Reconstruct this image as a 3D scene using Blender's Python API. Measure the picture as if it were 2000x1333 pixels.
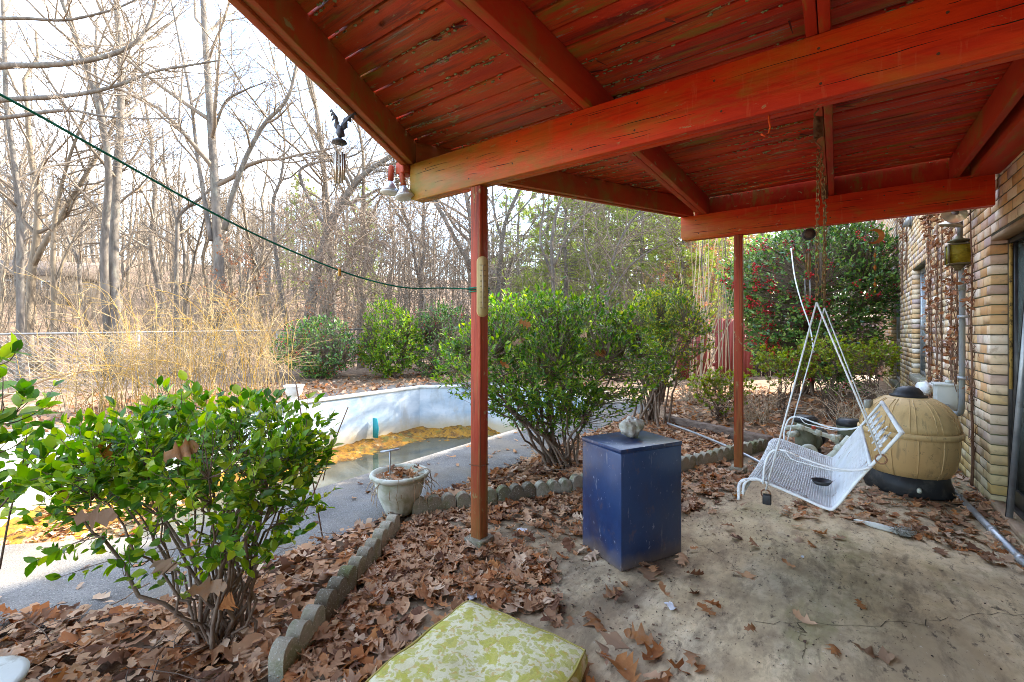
import bpy, math, random
import numpy as np
from math import radians, sin, cos, pi
rng = np.random.default_rng(7)
random.seed(7)
for o in list(bpy.data.objects): bpy.data.objects.remove(o)
scene = bpy.context.scene
COL = scene.collection

# ------------------------------------------------------------------ camera
CAM_H = 1.32
FPX = 881.0                      # focal length in pixels of the 2000 px wide photograph
YAW = math.atan2(635, 881)       # the camera looks this far left of the house wall's direction (+Y)
cd = bpy.data.cameras.new('camera'); cam = bpy.data.objects.new('camera', cd); COL.objects.link(cam)
cd.sensor_width = 36.0; cd.lens = 36.0 * FPX / 2000.0
cd.shift_y = -16.5 / 2000.0
cd.clip_start = 0.05; cd.clip_end = 1500.0
cam.location = (0, 0, CAM_H); cam.rotation_euler = (radians(90), 0, YAW)
scene.camera = cam

# ------------------------------------------------------------------ sky and sun
SUN = np.array([0.326, 0.77, 0.55]); SUN /= np.linalg.norm(SUN)
world = bpy.data.worlds.new('World'); scene.world = world; world.use_nodes = True
nt = world.node_tree; nt.nodes.clear()
wo = nt.nodes.new('ShaderNodeOutputWorld'); bg = nt.nodes.new('ShaderNodeBackground')
sky = nt.nodes.new('ShaderNodeTexSky'); sky.sky_type = 'NISHITA'; sky.sun_disc = False
sky.sun_elevation = math.asin(SUN[2]); sky.sun_rotation = math.atan2(SUN[0], SUN[1])
sky.air_density = 1.0; sky.dust_density = 1.0; sky.ozone_density = 1.0
tc = nt.nodes.new('ShaderNodeTexCoord'); mp = nt.nodes.new('ShaderNodeMapping'); mp.inputs['Scale'].default_value = (1.6, 1.6, 4.5)
nz = nt.nodes.new('ShaderNodeTexNoise'); nz.inputs['Scale'].default_value = 2.3; nz.inputs['Detail'].default_value = 9; nz.inputs['Roughness'].default_value = 0.62
nz.inputs['Distortion'].default_value = 0.4
cr = nt.nodes.new('ShaderNodeValToRGB'); cr.color_ramp.elements[0].position = 0.47; cr.color_ramp.elements[1].position = 0.73
cr.color_ramp.elements[0].color = (0.0, 0.0, 0.0, 1); cr.color_ramp.elements[1].color = (0.85, 0.85, 0.85, 1)
mx = nt.nodes.new('ShaderNodeMix'); mx.data_type = 'RGBA'
mx.inputs['B'].default_value = (5.2, 5.1, 5.0, 1)
nt.links.new(tc.outputs['Generated'], mp.inputs['Vector']); nt.links.new(mp.outputs[0], nz.inputs['Vector'])
nt.links.new(nz.outputs['Fac'], cr.inputs['Fac']); nt.links.new(cr.outputs['Color'], mx.inputs['Factor'])
nt.links.new(sky.outputs['Color'], mx.inputs['A']); nt.links.new(mx.outputs['Result'], bg.inputs['Color'])
bg.inputs['Strength'].default_value = 0.14
nt.links.new(bg.outputs[0], wo.inputs['Surface'])

sd = bpy.data.lights.new('sun', 'SUN'); sd.energy = 2.4; sd.angle = radians(0.6); sd.color = (1.0, 0.93, 0.82)
sun = bpy.data.objects.new('sun', sd); COL.objects.link(sun)
from mathutils import Vector, Matrix
sun.rotation_euler = Vector(tuple(-SUN)).to_track_quat('-Z', 'Y').to_euler(); sun.location = (3, 8, 12)

vs = scene.view_settings; vs.view_transform = 'Standard'; vs.look = 'None'; vs.gamma = 1.0; vs.use_curve_mapping = False
vs.exposure = 3.35
scene.render.engine = 'CYCLES'
cy = scene.cycles
cy.use_denoising = True
try: cy.denoiser = 'OPENIMAGEDENOISE'
except Exception: pass
cy.denoising_prefilter = 'NONE'; cy.filter_width = 0.9
cy.max_bounces = 5; cy.diffuse_bounces = 3; cy.glossy_bounces = 2; cy.transmission_bounces = 3; cy.transparent_max_bounces = 8
cy.caustics_reflective = False; cy.caustics_refractive = False; cy.sample_clamp_indirect = 6.0

# ------------------------------------------------------------------ measuring: photograph point -> place
RT = np.array([cos(YAW), sin(YAW), 0.0]); FW = np.array([-sin(YAW), cos(YAW), 0.0])
def ray(x, y): return (x - 1000.0) / FPX * RT + FW + np.array([0, 0, -(y - 650.0) / FPX])
def atz(x, y, z=0.0):                # where the sight line meets height z
    r = ray(x, y); return r * ((z - CAM_H) / r[2]) + np.array([0, 0, CAM_H])
def atX(x, y, X):
    r = ray(x, y); return r * (X / r[0]) + np.array([0, 0, CAM_H])
def atY(x, y, Y):
    r = ray(x, y); return r * (Y / r[1]) + np.array([0, 0, CAM_H])
def atd(x, y, d): return ray(x, y) * d + np.array([0, 0, CAM_H])
def view(P):
    P = np.asarray(P, float); d = P @ FW; l = P @ RT
    return 1000 + FPX * l / d, 650 - FPX * (P[..., 2] - CAM_H) / d, d

# ------------------------------------------------------------------ mesh helpers
class MB:
    """collects geometry in world coordinates; build() links it as one mesh object"""
    def __init__(s): s.V = []; s.F = []; s.n = 0
    def add(s, V, *Fs):
        V = np.asarray(V, float).reshape(-1, 3); s.V.append(V)
        for F in Fs:
            F = np.asarray(F, int)
            if F.size: s.F.append((F.reshape(-1, F.shape[-1]) + s.n))
        s.n += len(V); return s
    def box(s, lo, hi, rot=None, c=None):
        lo = np.array(lo, float); hi = np.array(hi, float)
        V = np.array([[x, y, z] for x in (lo[0], hi[0]) for y in (lo[1], hi[1]) for z in (lo[2], hi[2])])
        if rot is not None:
            m = np.array(rot) if not np.isscalar(rot) else rz(rot)
            cc = (lo + hi) / 2 if c is None else np.array(c); V = (V - cc) @ m.T + cc
        return s.add(V, [[0,1,3,2],[4,6,7,5],[0,4,5,1],[2,3,7,6],[0,2,6,4],[1,5,7,3]])
    def prism(s, poly, z0, z1):
        poly = np.asarray(poly, float); n = len(poly)
        V = np.vstack([np.c_[poly, np.full(n, z0)], np.c_[poly, np.full(n, z1)]])
        i = np.arange(n); j = (i + 1) % n
        return s.add(V, np.c_[i, j, j + n, i + n], [list(range(n, 2 * n))], [list(range(n - 1, -1, -1))])
    def extr(s, poly3, vec):
        poly3 = np.asarray(poly3, float); n = len(poly3); vec = np.asarray(vec, float)
        i = np.arange(n); j = (i + 1) % n
        return s.add(np.vstack([poly3, poly3 + vec]), np.c_[i, j, j + n, i + n], [list(range(n, 2 * n))], [list(range(n - 1, -1, -1))])
    def lathe(s, prof, c=(0, 0, 0), n=32, flute=None):
        prof = np.asarray(prof, float); k = len(prof); a = np.arange(n) * 2 * pi / n
        V = np.zeros((k, n, 3))
        for q, (r, z) in enumerate(prof):
            rr = r * (np.ones(n) if flute is None else 1 + flute(a, z))
            V[q] = np.c_[c[0] + rr * np.cos(a), c[1] + rr * np.sin(a), np.full(n, c[2] + z)]
        i = np.arange(n); j = (i + 1) % n
        F = np.vstack([np.c_[q * n + i, q * n + j, (q + 1) * n + j, (q + 1) * n + i] for q in range(k - 1)])
        caps = []
        if prof[0][0] > 1e-4: caps.append([list(range(n - 1, -1, -1))])
        if prof[-1][0] > 1e-4: caps.append([[(k - 1) * n + q for q in range(n)]])
        return s.add(V, F, *caps)
    def tube(s, P, r, n=8, closed=False):
        P = np.asarray(P, float); r = np.broadcast_to(np.asarray(r, float), (len(P),))
        V, F = tube_batch(P[None], r[None], n, caps=not closed); return s.add(V, *F)
    def tubes(s, P, R, n=4):
        V, F = tube_batch(P, R, n); return s.add(V, *F)
    def sphere(s, c, r, n=10, sc=(1, 1, 1), noise=0):
        a = np.linspace(0, pi, n // 2 + 1); prof = [(max(sin(t), 0.0), -cos(t)) for t in a]
        m = MB(); m.lathe(prof, n=n); V = m.V[0] * r * np.array(sc)
        if noise: V = V * (1 + rng.normal(0, noise, (len(V), 1)))
        return s.add(V + np.array(c), *m.F)
    def mesh(s, name='m', smooth=False, off=None):
        V = np.vstack(s.V) if s.V else np.zeros((0, 3))
        if off is not None: V = V - np.asarray(off)
        me = bpy.data.meshes.new(name); me.vertices.add(len(V)); me.vertices.foreach_set('co', V.ravel().astype(np.float32))
        tot = np.concatenate([np.full(len(F), F.shape[1]) for F in s.F]); idx = np.concatenate([F.ravel() for F in s.F])
        me.loops.add(len(idx)); me.loops.foreach_set('vertex_index', idx.astype(np.int32))
        me.polygons.add(len(tot)); st = np.concatenate([[0], np.cumsum(tot)[:-1]])
        me.polygons.foreach_set('loop_start', st.astype(np.int32)); me.polygons.foreach_set('loop_total', tot.astype(np.int32))
        if smooth: me.polygons.foreach_set('use_smooth', np.ones(len(tot), bool))
        me.update(calc_edges=True)
        return me
    def build(s, name, mat, parent=None, smooth=False, bevel=0):
        off = world_loc(parent); o = bpy.data.objects.new(name, s.mesh(name, smooth, off)); COL.objects.link(o)
        if mat: o.data.materials.append(mat)
        if parent: o.parent = parent
        if bevel:
            b = o.modifiers.new('bevel', 'BEVEL'); b.width = bevel; b.segments = 2; b.limit_method = 'ANGLE'; b.angle_limit = radians(35)
        return o
def rz(a): return np.array([[cos(a), -sin(a), 0], [sin(a), cos(a), 0], [0, 0, 1.0]])
def world_loc(o):
    p = np.zeros(3)
    while o is not None: p = p + np.array(o.location); o = o.parent
    return p
def norm(v): return v / np.maximum(np.linalg.norm(v, axis=-1, keepdims=True), 1e-9)
def tube_batch(P, R, n=4, caps=False):
    """P (B,k,3), R (B,k): B tubes of k rings with n sides"""
    B, k, _ = P.shape
    T = np.empty_like(P); T[:, 1:-1] = P[:, 2:] - P[:, :-2]; T[:, 0] = P[:, 1] - P[:, 0]; T[:, -1] = P[:, -1] - P[:, -2]; T = norm(T)
    mean = norm(P[:, -1] - P[:, 0] + 1e-6)
    ref = np.where(np.abs(mean[:, 2:3]) < 0.8, np.array([[0, 0, 1.0]]), np.array([[1.0, 0, 0]]))[:, None, :]
    U = norm(np.cross(T, ref)); W = np.cross(T, U)
    a = np.arange(n) * 2 * pi / n
    V = P[:, :, None, :] + R[:, :, None, None] * (U[:, :, None, :] * np.cos(a)[None, None, :, None] + W[:, :, None, :] * np.sin(a)[None, None, :, None])
    i = np.arange(n); j = (i + 1) % n
    q = np.concatenate([np.stack([m * n + i, m * n + j, (m + 1) * n + j, (m + 1) * n + i], 1) for m in range(k - 1)])
    F = (q[None] + (np.arange(B) * k * n)[:, None, None]).reshape(-1, 4)
    Fs = [F]
    if caps:
        Fs += [np.array([[b * k * n + m for m in range(n - 1, -1, -1)] for b in range(B)]), np.array([[b * k * n + (k - 1) * n + m for m in range(n)] for b in range(B)])]
    return V.reshape(-1, 3), Fs
def smoothpath(P, n=24):
    """Catmull-Rom through the points"""
    P = np.asarray(P, float); Q = np.vstack([2 * P[0] - P[1], P, 2 * P[-1] - P[-2]]); out = []
    for t in np.linspace(0, len(P) - 1 - 1e-6, n):
        i = int(t); u = t - i; a, b, c, d = Q[i:i + 4]
        out.append(0.5 * (2 * b + (c - a) * u + (2 * a - 5 * b + 4 * c - d) * u * u + (3 * b - a - 3 * c + d) * u ** 3))
    return np.array(out)

def thing(name, label, cat, loc=(0, 0, 0), group=None):
    o = bpy.data.objects.new(name, None); COL.objects.link(o); o.location = tuple(float(v) for v in loc); o.empty_display_size = 0.1
    return tag(o, label, cat, group)
def tag(o, label, cat, group=None):
    o['label'] = label; o['category'] = cat
    if group: o['group'] = group
    return o
def struct(o): o['kind'] = 'structure'; return o
def stuff(o, label=None, cat=None):
    o['kind'] = 'stuff'
    if label: o['label'] = label
    if cat: o['category'] = cat
    return o
def copy_tree(o, parent=None):
    c = o.copy(); COL.objects.link(c); c.parent = parent
    for ch in list(o.children): copy_tree(ch, c)
    return c

# ------------------------------------------------------------------ materials
def pm(name, cols, scale=5.0, rough=0.8, bump=0.0, stretch=(1, 1, 1), detail=6, marks=(), spec=0.3, metal=0.0, island=0.0, bscale=None, trans=0.0, coat=0.0, objrand=False, transmission=0.0, ior=1.45, distort=0.0, alpha=None):
    """procedural material: a noise ramp through cols, then marks = (colour, scale, lo, hi, stretch, amount)"""
    m = bpy.data.materials.new(name); m.use_nodes = True; t = m.node_tree; N = t.nodes; L = t.links
    b = N['Principled BSDF']; b.inputs['Roughness'].default_value = rough; b.inputs['Specular IOR Level'].default_value = spec; b.inputs['Metallic'].default_value = metal
    b.inputs['IOR'].default_value = ior
    if coat: b.inputs['Coat Weight'].default_value = coat
    if transmission: b.inputs['Transmission Weight'].default_value = transmission
    tcn = N.new('ShaderNodeTexCoord'); oi = N.new('ShaderNodeObjectInfo')
    w = N.new('ShaderNodeMath'); w.operation = 'MULTIPLY'; w.inputs[1].default_value = 37.0; L.new(oi.outputs['Random'], w.inputs[0])
    def noise(sc, st, det=6, dist=0.0):
        mpn = N.new('ShaderNodeMapping'); mpn.inputs['Scale'].default_value = st; L.new(tcn.outputs['Object'], mpn.inputs['Vector'])
        n = N.new('ShaderNodeTexNoise'); n.noise_dimensions = '4D'; n.inputs['Scale'].default_value = sc; n.inputs['Detail'].default_value = det; n.inputs['Distortion'].default_value = dist
        n.inputs['Roughness'].default_value = 0.6 if det < 8 else 0.68
        L.new(mpn.outputs[0], n.inputs['Vector']); L.new(w.outputs[0], n.inputs['W']); return n
    n = noise(scale, stretch, detail, distort)
    fac = n.outputs['Fac']
    if island:
        g = N.new('ShaderNodeNewGeometry'); ad = N.new('ShaderNodeMath'); ad.operation = 'ADD'; L.new(g.outputs['Random Per Island'], ad.inputs[0]); L.new(oi.outputs['Random'], ad.inputs[1])
        fr = N.new('ShaderNodeMath'); fr.operation = 'FRACT'; L.new(ad.outputs[0], fr.inputs[0])
        mi = N.new('ShaderNodeMix'); mi.inputs['Factor'].default_value = island; L.new(fac, mi.inputs['A']); L.new(fr.outputs[0], mi.inputs['B']); fac = mi.outputs['Result']
    elif objrand:
        mi = N.new('ShaderNodeMix'); mi.inputs['Factor'].default_value = 0.55; L.new(fac, mi.inputs['A']); L.new(oi.outputs['Random'], mi.inputs['B']); fac = mi.outputs['Result']
    r = N.new('ShaderNodeValToRGB'); e = r.color_ramp.elements; L.new(fac, r.inputs['Fac'])
    lo, hi = (0.32, 0.68) if not island else (0.15, 0.85)
    while len(e) < len(cols): e.new(0.5)
    for i, c in enumerate(cols):
        e[i].position = lo + (hi - lo) * i / max(len(cols) - 1, 1); e[i].color = (*c, 1)
    col = r.outputs['Color']
    for mk in marks:
        c, sc, l0, h0 = mk[:4]; st = mk[4] if len(mk) > 4 else (1, 1, 1); am = mk[5] if len(mk) > 5 else 1.0
        q = noise(sc, st, 8, 0.3); mr = N.new('ShaderNodeMapRange'); mr.inputs['From Min'].default_value = l0 - 0.05; mr.inputs['From Max'].default_value = h0 - 0.05; mr.inputs['To Max'].default_value = am
        L.new(q.outputs['Fac'], mr.inputs['Value']); mm = N.new('ShaderNodeMix'); mm.data_type = 'RGBA'; mm.inputs['B'].default_value = (*c, 1)
        L.new(mr.outputs[0], mm.inputs['Factor']); L.new(col, mm.inputs['A']); col = mm.outputs['Result']
    L.new(col, b.inputs['Base Color'])
    if bump:
        q = noise(bscale or scale * 3, stretch, 8); bp = N.new('ShaderNodeBump'); bp.inputs['Strength'].default_value = bump; bp.inputs['Distance'].default_value = 0.02
        L.new(q.outputs['Fac'], bp.inputs['Height']); L.new(bp.outputs[0], b.inputs['Normal'])
    if trans:
        tr = N.new('ShaderNodeBsdfTranslucent'); hs = N.new('ShaderNodeHueSaturation'); hs.inputs['Saturation'].default_value = 1.1; hs.inputs['Value'].default_value = 1.5
        L.new(col, hs.inputs['Color']); L.new(hs.outputs[0], tr.inputs['Color']); ms = N.new('ShaderNodeMixShader'); ms.inputs[0].default_value = trans
        L.new(b.outputs[0], ms.inputs[1]); L.new(tr.outputs[0], ms.inputs[2]); L.new(ms.outputs[0], N['Material Output'].inputs['Surface'])
    m['col_socket'] = 1
    return m

LICH = (0.34, 0.36, 0.16); MOSS = (0.20, 0.22, 0.02); WORN = (0.30, 0.27, 0.22)
M = {}
M['red_beam'] = pm('red_beam_paint', [(0.52, 0.022, 0.005), (0.68, 0.050, 0.007), (0.72, 0.10, 0.012)], 1.6, 0.5, 0.22, (0.7, 3, 3), marks=[
    ((0.40, 0.19, 0.018), 1.3, 0.55, 0.74, (0.8, 1, 2.2), 0.75), (MOSS, 2.4, 0.60, 0.72, (0.8, 1, 2.4), 0.5), ((0.30, 0.014, 0.005), 5, 0.56, 0.68, (0.35, 9, 9), 0.4), ((0.62, 0.16, 0.06), 8, 0.62, 0.72, (4, 4, 0.5), 0.4), (LICH, 22, 0.68, 0.73, (0.5, 1, 1), 0.8), ((0.06, 0.02, 0.01), 20, 0.69, 0.74, (0.6, 1, 2), 0.7)], bscale=9)
M['red_joist'] = pm('red_joist_paint', [(0.34, 0.018, 0.008), (0.50, 0.036, 0.010), (0.54, 0.060, 0.014)], 1.5, 0.65, 0.12, (3, 0.5, 3), marks=[
    ((0.26, 0.16, 0.03), 3, 0.56, 0.70, (4, 0.7, 1), 0.75), (MOSS, 5, 0.62, 0.72, (3, 0.6, 2), 0.7), (LICH, 14, 0.66, 0.72, (1, 0.5, 1), 0.9)], bscale=50)
M['red_board'] = pm('red_board_paint', [(0.42, 0.016, 0.007), (0.62, 0.038, 0.010), (0.68, 0.08, 0.016)], 1.6, 0.55, 0.35, (0.8, 6, 6), marks=[
    ((0.30, 0.15, 0.02), 2.2, 0.57, 0.70, (0.5, 4, 1), 0.7), ((0.08, 0.012, 0.014), 3.5, 0.57, 0.67, (0.4, 6, 1), 0.7), (MOSS, 4, 0.60, 0.71, (0.5, 3, 1), 0.75), (WORN, 10, 0.645, 0.68, (0.22, 5, 1), 0.9), (LICH, 13, 0.65, 0.70, (0.6, 1.6, 1), 0.9)], bscale=12)
M['red_post'] = pm('red_post_paint', [(0.28, 0.030, 0.014), (0.40, 0.060, 0.022), (0.36, 0.075, 0.03)], 3, 0.6, 0.35, (6, 6, 0.4), marks=[
    ((0.26, 0.17, 0.05), 4, 0.58, 0.68, (5, 5, 0.3), 0.7), ((0.09, 0.03, 0.015), 6, 0.58, 0.68, (8, 8, 0.25), 0.7), (LICH, 12, 0.65, 0.71, (1, 1, 0.6), 0.8)], bscale=10)
M['edge_lichen'] = pm('lichen', [(0.10, 0.11, 0.03), (0.40, 0.42, 0.22), (0.25, 0.30, 0.07)], 40, 0.95, 0.6)
M['dark_gap'] = pm('dark_gap', [(0.012, 0.008, 0.007), (0.03, 0.018, 0.012)], 8, 0.95)
M['dead_leaf_dark'] = pm('dark_dead_leaf', [(0.06, 0.03, 0.02), (0.14, 0.07, 0.04)], 8, 0.8, island=0.6)
# ================================================================== THE SETTING
M['dirt'] = pm('leafy_soil', [(0.07, 0.045, 0.028), (0.16, 0.10, 0.06), (0.26, 0.17, 0.10), (0.20, 0.14, 0.09)], 9, 0.95, 0.6, detail=10, marks=[((0.30, 0.20, 0.12), 25, 0.55, 0.68), ((0.09, 0.05, 0.03), 3, 0.55, 0.75)])
M['concrete'] = pm('patio_concrete', [(0.52, 0.375, 0.205), (0.66, 0.50, 0.30), (0.74, 0.59, 0.38)], 2.2, 0.85, 0.10, (1.6, 0.7, 1), detail=12, marks=[
    ((0.68, 0.56, 0.39), 3, 0.53, 0.66, (1.4, 0.8, 1), 0.6), ((0.25, 0.17, 0.09), 0.8, 0.55, 0.66, (1.1, 0.8, 1), 0.6), ((0.25, 0.225, 0.075), 1.5, 0.58, 0.67, (1.3, 0.8, 1), 0.6), ((0.36, 0.26, 0.15), 22, 0.55, 0.66, (1.4, 0.8, 1), 0.55),
    ((0.42, 0.35, 0.17), 1.1, 0.58, 0.74, (1.3, 0.8, 1), 0.4), ((0.14, 0.10, 0.06), 2.6, 0.58, 0.69, (2.0, 0.7, 1), 0.7), ((0.19, 0.135, 0.08), 9, 0.59, 0.69, (1.8, 0.7, 1), 0.6), ((0.44, 0.27, 0.14), 0.9, 0.60, 0.70, (1.2, 0.6, 1), 0.6), ((0.07, 0.045, 0.03), 14, 0.63, 0.70, (1.6, 0.8, 1), 0.85), ((0.08, 0.055, 0.035), 55, 0.66, 0.72, (1.4, 0.9, 1), 0.8), ((0.66, 0.60, 0.50), 40, 0.68, 0.73, (1, 1, 1), 0.7)], bscale=120)
M['aggregate'] = pm('pool_deck_aggregate', [(0.095, 0.088, 0.082), (0.15, 0.14, 0.127), (0.21, 0.195, 0.175)], 3, 0.9, 0.5, detail=8, marks=[((0.34, 0.31, 0.27), 160, 0.58, 0.66), ((0.06, 0.055, 0.05), 130, 0.60, 0.68), ((0.24, 0.19, 0.13), 1.2, 0.52, 0.7, (1, 1, 1), 0.7)], bscale=150)
M['scallop'] = pm('edging_concrete', [(0.16, 0.135, 0.095), (0.28, 0.24, 0.175), (0.36, 0.32, 0.245)], 12, 0.95, 0.5, objrand=True, marks=[((0.13, 0.15, 0.05), 6, 0.52, 0.66, (1, 1, 1), 0.7), ((0.5, 0.47, 0.4), 120, 0.62, 0.68)], bscale=120)
M['liner'] = pm('pool_liner', [(0.36, 0.44, 0.50), (0.52, 0.58, 0.61), (0.62, 0.66, 0.68)], 2.0, 0.45, 0.1, (0.6, 0.6, 1.5), marks=[((0.26, 0.37, 0.46), 1.6, 0.50, 0.66, (1, 1, 1), 0.75), ((0.30, 0.30, 0.27), 3, 0.58, 0.72, (1, 1, 0.35), 0.6), ((0.55, 0.40, 0.2), 5, 0.66, 0.75, (1, 1, 0.3), 0.6)])
# tide mark of the liner: tan below the old water line
def add_posmark(m, col, axis, a, b, amount, scale=3, wob=1.2, stretch=(1, 1, 1)):
    # growth that thickens towards the weather side of the timber: full at a, none past b, broken up by noise
    t = m.node_tree; N = t.nodes; L = t.links; bs = N['Principled BSDF']; src = bs.inputs['Base Color'].links[0].from_socket
    g = N.new('ShaderNodeNewGeometry'); sx = N.new('ShaderNodeSeparateXYZ'); L.new(g.outputs['Position'], sx.inputs[0]); mpn = N.new('ShaderNodeMapping'); mpn.inputs['Scale'].default_value = stretch; L.new(g.outputs['Position'], mpn.inputs['Vector'])
    n = N.new('ShaderNodeTexNoise'); n.inputs['Scale'].default_value = scale; n.inputs['Detail'].default_value = 8; n.inputs['Roughness'].default_value = 0.65; L.new(mpn.outputs[0], n.inputs['Vector'])
    ad = N.new('ShaderNodeMath'); ad.operation = 'MULTIPLY_ADD'; ad.inputs[1].default_value = -6.0; ad.inputs[2].default_value = 3.0; L.new(n.outputs['Fac'], ad.inputs[0])
    mr = N.new('ShaderNodeMapRange'); mr.clamp = True; mr.inputs['From Min'].default_value = a; mr.inputs['From Max'].default_value = b; mr.inputs['To Min'].default_value = amount; mr.inputs['To Max'].default_value = 0
    m2 = N.new('ShaderNodeMath'); m2.operation = 'MULTIPLY_ADD'; m2.inputs[1].default_value = wob * 0.33; L.new(ad.outputs[0], m2.inputs[0]); L.new(sx.outputs[axis], m2.inputs[2]); L.new(m2.outputs[0], mr.inputs['Value'])
    mm = N.new('ShaderNodeMix'); mm.data_type = 'RGBA'; mm.inputs['B'].default_value = (*col, 1); L.new(src, mm.inputs['A']); L.new(mr.outputs[0], mm.inputs['Factor']); L.new(mm.outputs['Result'], bs.inputs['Base Color'])
def add_zmark(m, col, z0, z1, amount, scale=4, wob=0.25):
    t = m.node_tree; N = t.nodes; L = t.links; b = N['Principled BSDF']; src = b.inputs['Base Color'].links[0].from_socket
    g = N.new('ShaderNodeNewGeometry'); sx = N.new('ShaderNodeSeparateXYZ'); L.new(g.outputs['Position'], sx.inputs[0])
    n = N.new('ShaderNodeTexNoise'); n.inputs['Scale'].default_value = scale; n.inputs['Detail'].default_value = 6; L.new(g.outputs['Position'], n.inputs['Vector'])
    ma = N.new('ShaderNodeMath'); ma.operation = 'MULTIPLY_ADD'; ma.inputs[1].default_value = wob; L.new(n.outputs['Fac'], ma.inputs[0]); L.new(sx.outputs['Z'], ma.inputs[2])
    mr = N.new('ShaderNodeMapRange'); mr.inputs['From Min'].default_value = z0 + wob / 2; mr.inputs['From Max'].default_value = z1 + wob / 2; mr.inputs['To Min'].default_value = amount; mr.inputs['To Max'].default_value = 0
    L.new(ma.outputs[0], mr.inputs['Value']); mm = N.new('ShaderNodeMix'); mm.data_type = 'RGBA'; mm.inputs['B'].default_value = (*col, 1); L.new(src, mm.inputs['A']); L.new(mr.outputs[0], mm.inputs['Factor']); L.new(mm.outputs['Result'], b.inputs['Base Color'])
add_zmark(M['liner'], (0.50, 0.36, 0.16), -0.95, -0.62, 0.75)
M['coping'] = pm('coping_white', [(0.6, 0.6, 0.56), (0.75, 0.75, 0.72)], 6, 0.6, marks=[((0.3, 0.28, 0.2), 8, 0.6, 0.72, (1, 1, 1), 0.6)])
M['silt'] = pm('orange_algae_silt', [(0.06, 0.03, 0.010), (0.20, 0.085, 0.010), (0.36, 0.17, 0.013), (0.13, 0.06, 0.012)], 3, 0.7, 0.6, detail=9, marks=[((0.12, 0.13, 0.03), 4, 0.58, 0.68, (1, 1, 1), 0.8), ((0.34, 0.27, 0.15), 9, 0.62, 0.7, (1, 1, 1), 0.7), ((0.05, 0.03, 0.015), 14, 0.56, 0.66, (1, 1, 1), 0.8)])
M['crack'] = pm('crack_dark', [(0.03, 0.022, 0.015), (0.06, 0.045, 0.03)], 20, 1.0)

POOL = np.array([(-3.6, 1.07), (-3.6, 7.55), (-4.75, 8.7), (-7.05, 8.7), (-8.2, 7.55), (-8.2, 1.07), (-7.05, -0.08), (-4.75, -0.08)])
def offset_poly(P, d):
    """grow a counter-clockwise convex polygon by d"""
    n = len(P); out = []
    for i in range(n):
        a, b, c = P[i - 1], P[i], P[(i + 1) % n]
        e1 = (b - a) / np.linalg.norm(b - a); e2 = (c - b) / np.linalg.norm(c - b)
        n1 = np.array([e1[1], -e1[0]]); n2 = np.array([e2[1], -e2[0]])
        out.append(b + d * (n1 + n2) / (1 + n1 @ n2))
    return np.array(out)
def inpoly(P, x, y):
    P = np.asarray(P); x = np.asarray(x); y = np.asarray(y); r = np.zeros(x.shape, bool); j = len(P) - 1
    for i in range(len(P)):
        xi, yi = P[i]; xj, yj = P[j]
        with np.errstate(divide='ignore', invalid='ignore'):
            r ^= ((yi > y) != (yj > y)) & (x < (xj - xi) * (y - yi) / (yj - yi) + xi)
        j = i
    return r
def sst(a, b, x): t = np.clip((x - a) / (b - a), 0, 1); return t * t * (3 - 2 * t)
def terr(x, y):
    u = np.hypot(np.asarray(x, float) + 3, np.asarray(y, float) - 4)
    az = np.arctan2(y - 0.0, -np.asarray(x, float) + 1e-6)
    hill = 0.19 * np.clip(u - 21, 0, 80) * (0.75 + 0.25 * np.sin(2.1 * az + 0.6))
    return -0.03 + 0.13 * sst(6.5, 9.5, u) - 0.5 * sst(11, 17, u) + hill + 0.05 * np.sin(x * 0.9) * np.cos(y * 0.7) * sst(9, 14, u)

# ground: one sheet, rings growing outwards from the pool to the horizon
base = offset_poly(POOL, 0.02); seg = np.vstack([base, base[:1]]); per = np.concatenate([[0], np.cumsum(np.linalg.norm(np.diff(seg, axis=0), axis=1))])
NA = 200; tt = np.linspace(0, per[-1], NA, endpoint=False)
ring0 = np.c_[np.interp(tt, per, seg[:, 0]), np.interp(tt, per, seg[:, 1])]
ctr = POOL.mean(0); dirs = ring0 - ctr; rad = np.linalg.norm(dirs, axis=1, keepdims=True); dirs = dirs / rad
ext = np.concatenate([[0, 0.15, 0.4, 0.8], np.arange(1.3, 14, 0.6), np.geomspace(14, 600, 30)])
rings = [ring0 + dirs * e for e in ext]
GV = np.vstack([np.c_[r, terr(r[:, 0], r[:, 1]) - (0.0 if e > 0.5 else 0.0)] for r, e in zip(rings, ext)])
i = np.arange(NA); j = (i + 1) % NA
GF = np.vstack([np.c_[k * NA + i, k * NA + j, (k + 1) * NA + j, (k + 1) * NA + i][:, ::-1] for k in range(len(ext) - 1)])
ground = struct(MB().add(GV, GF).build('ground', M['dirt'], smooth=True))

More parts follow.
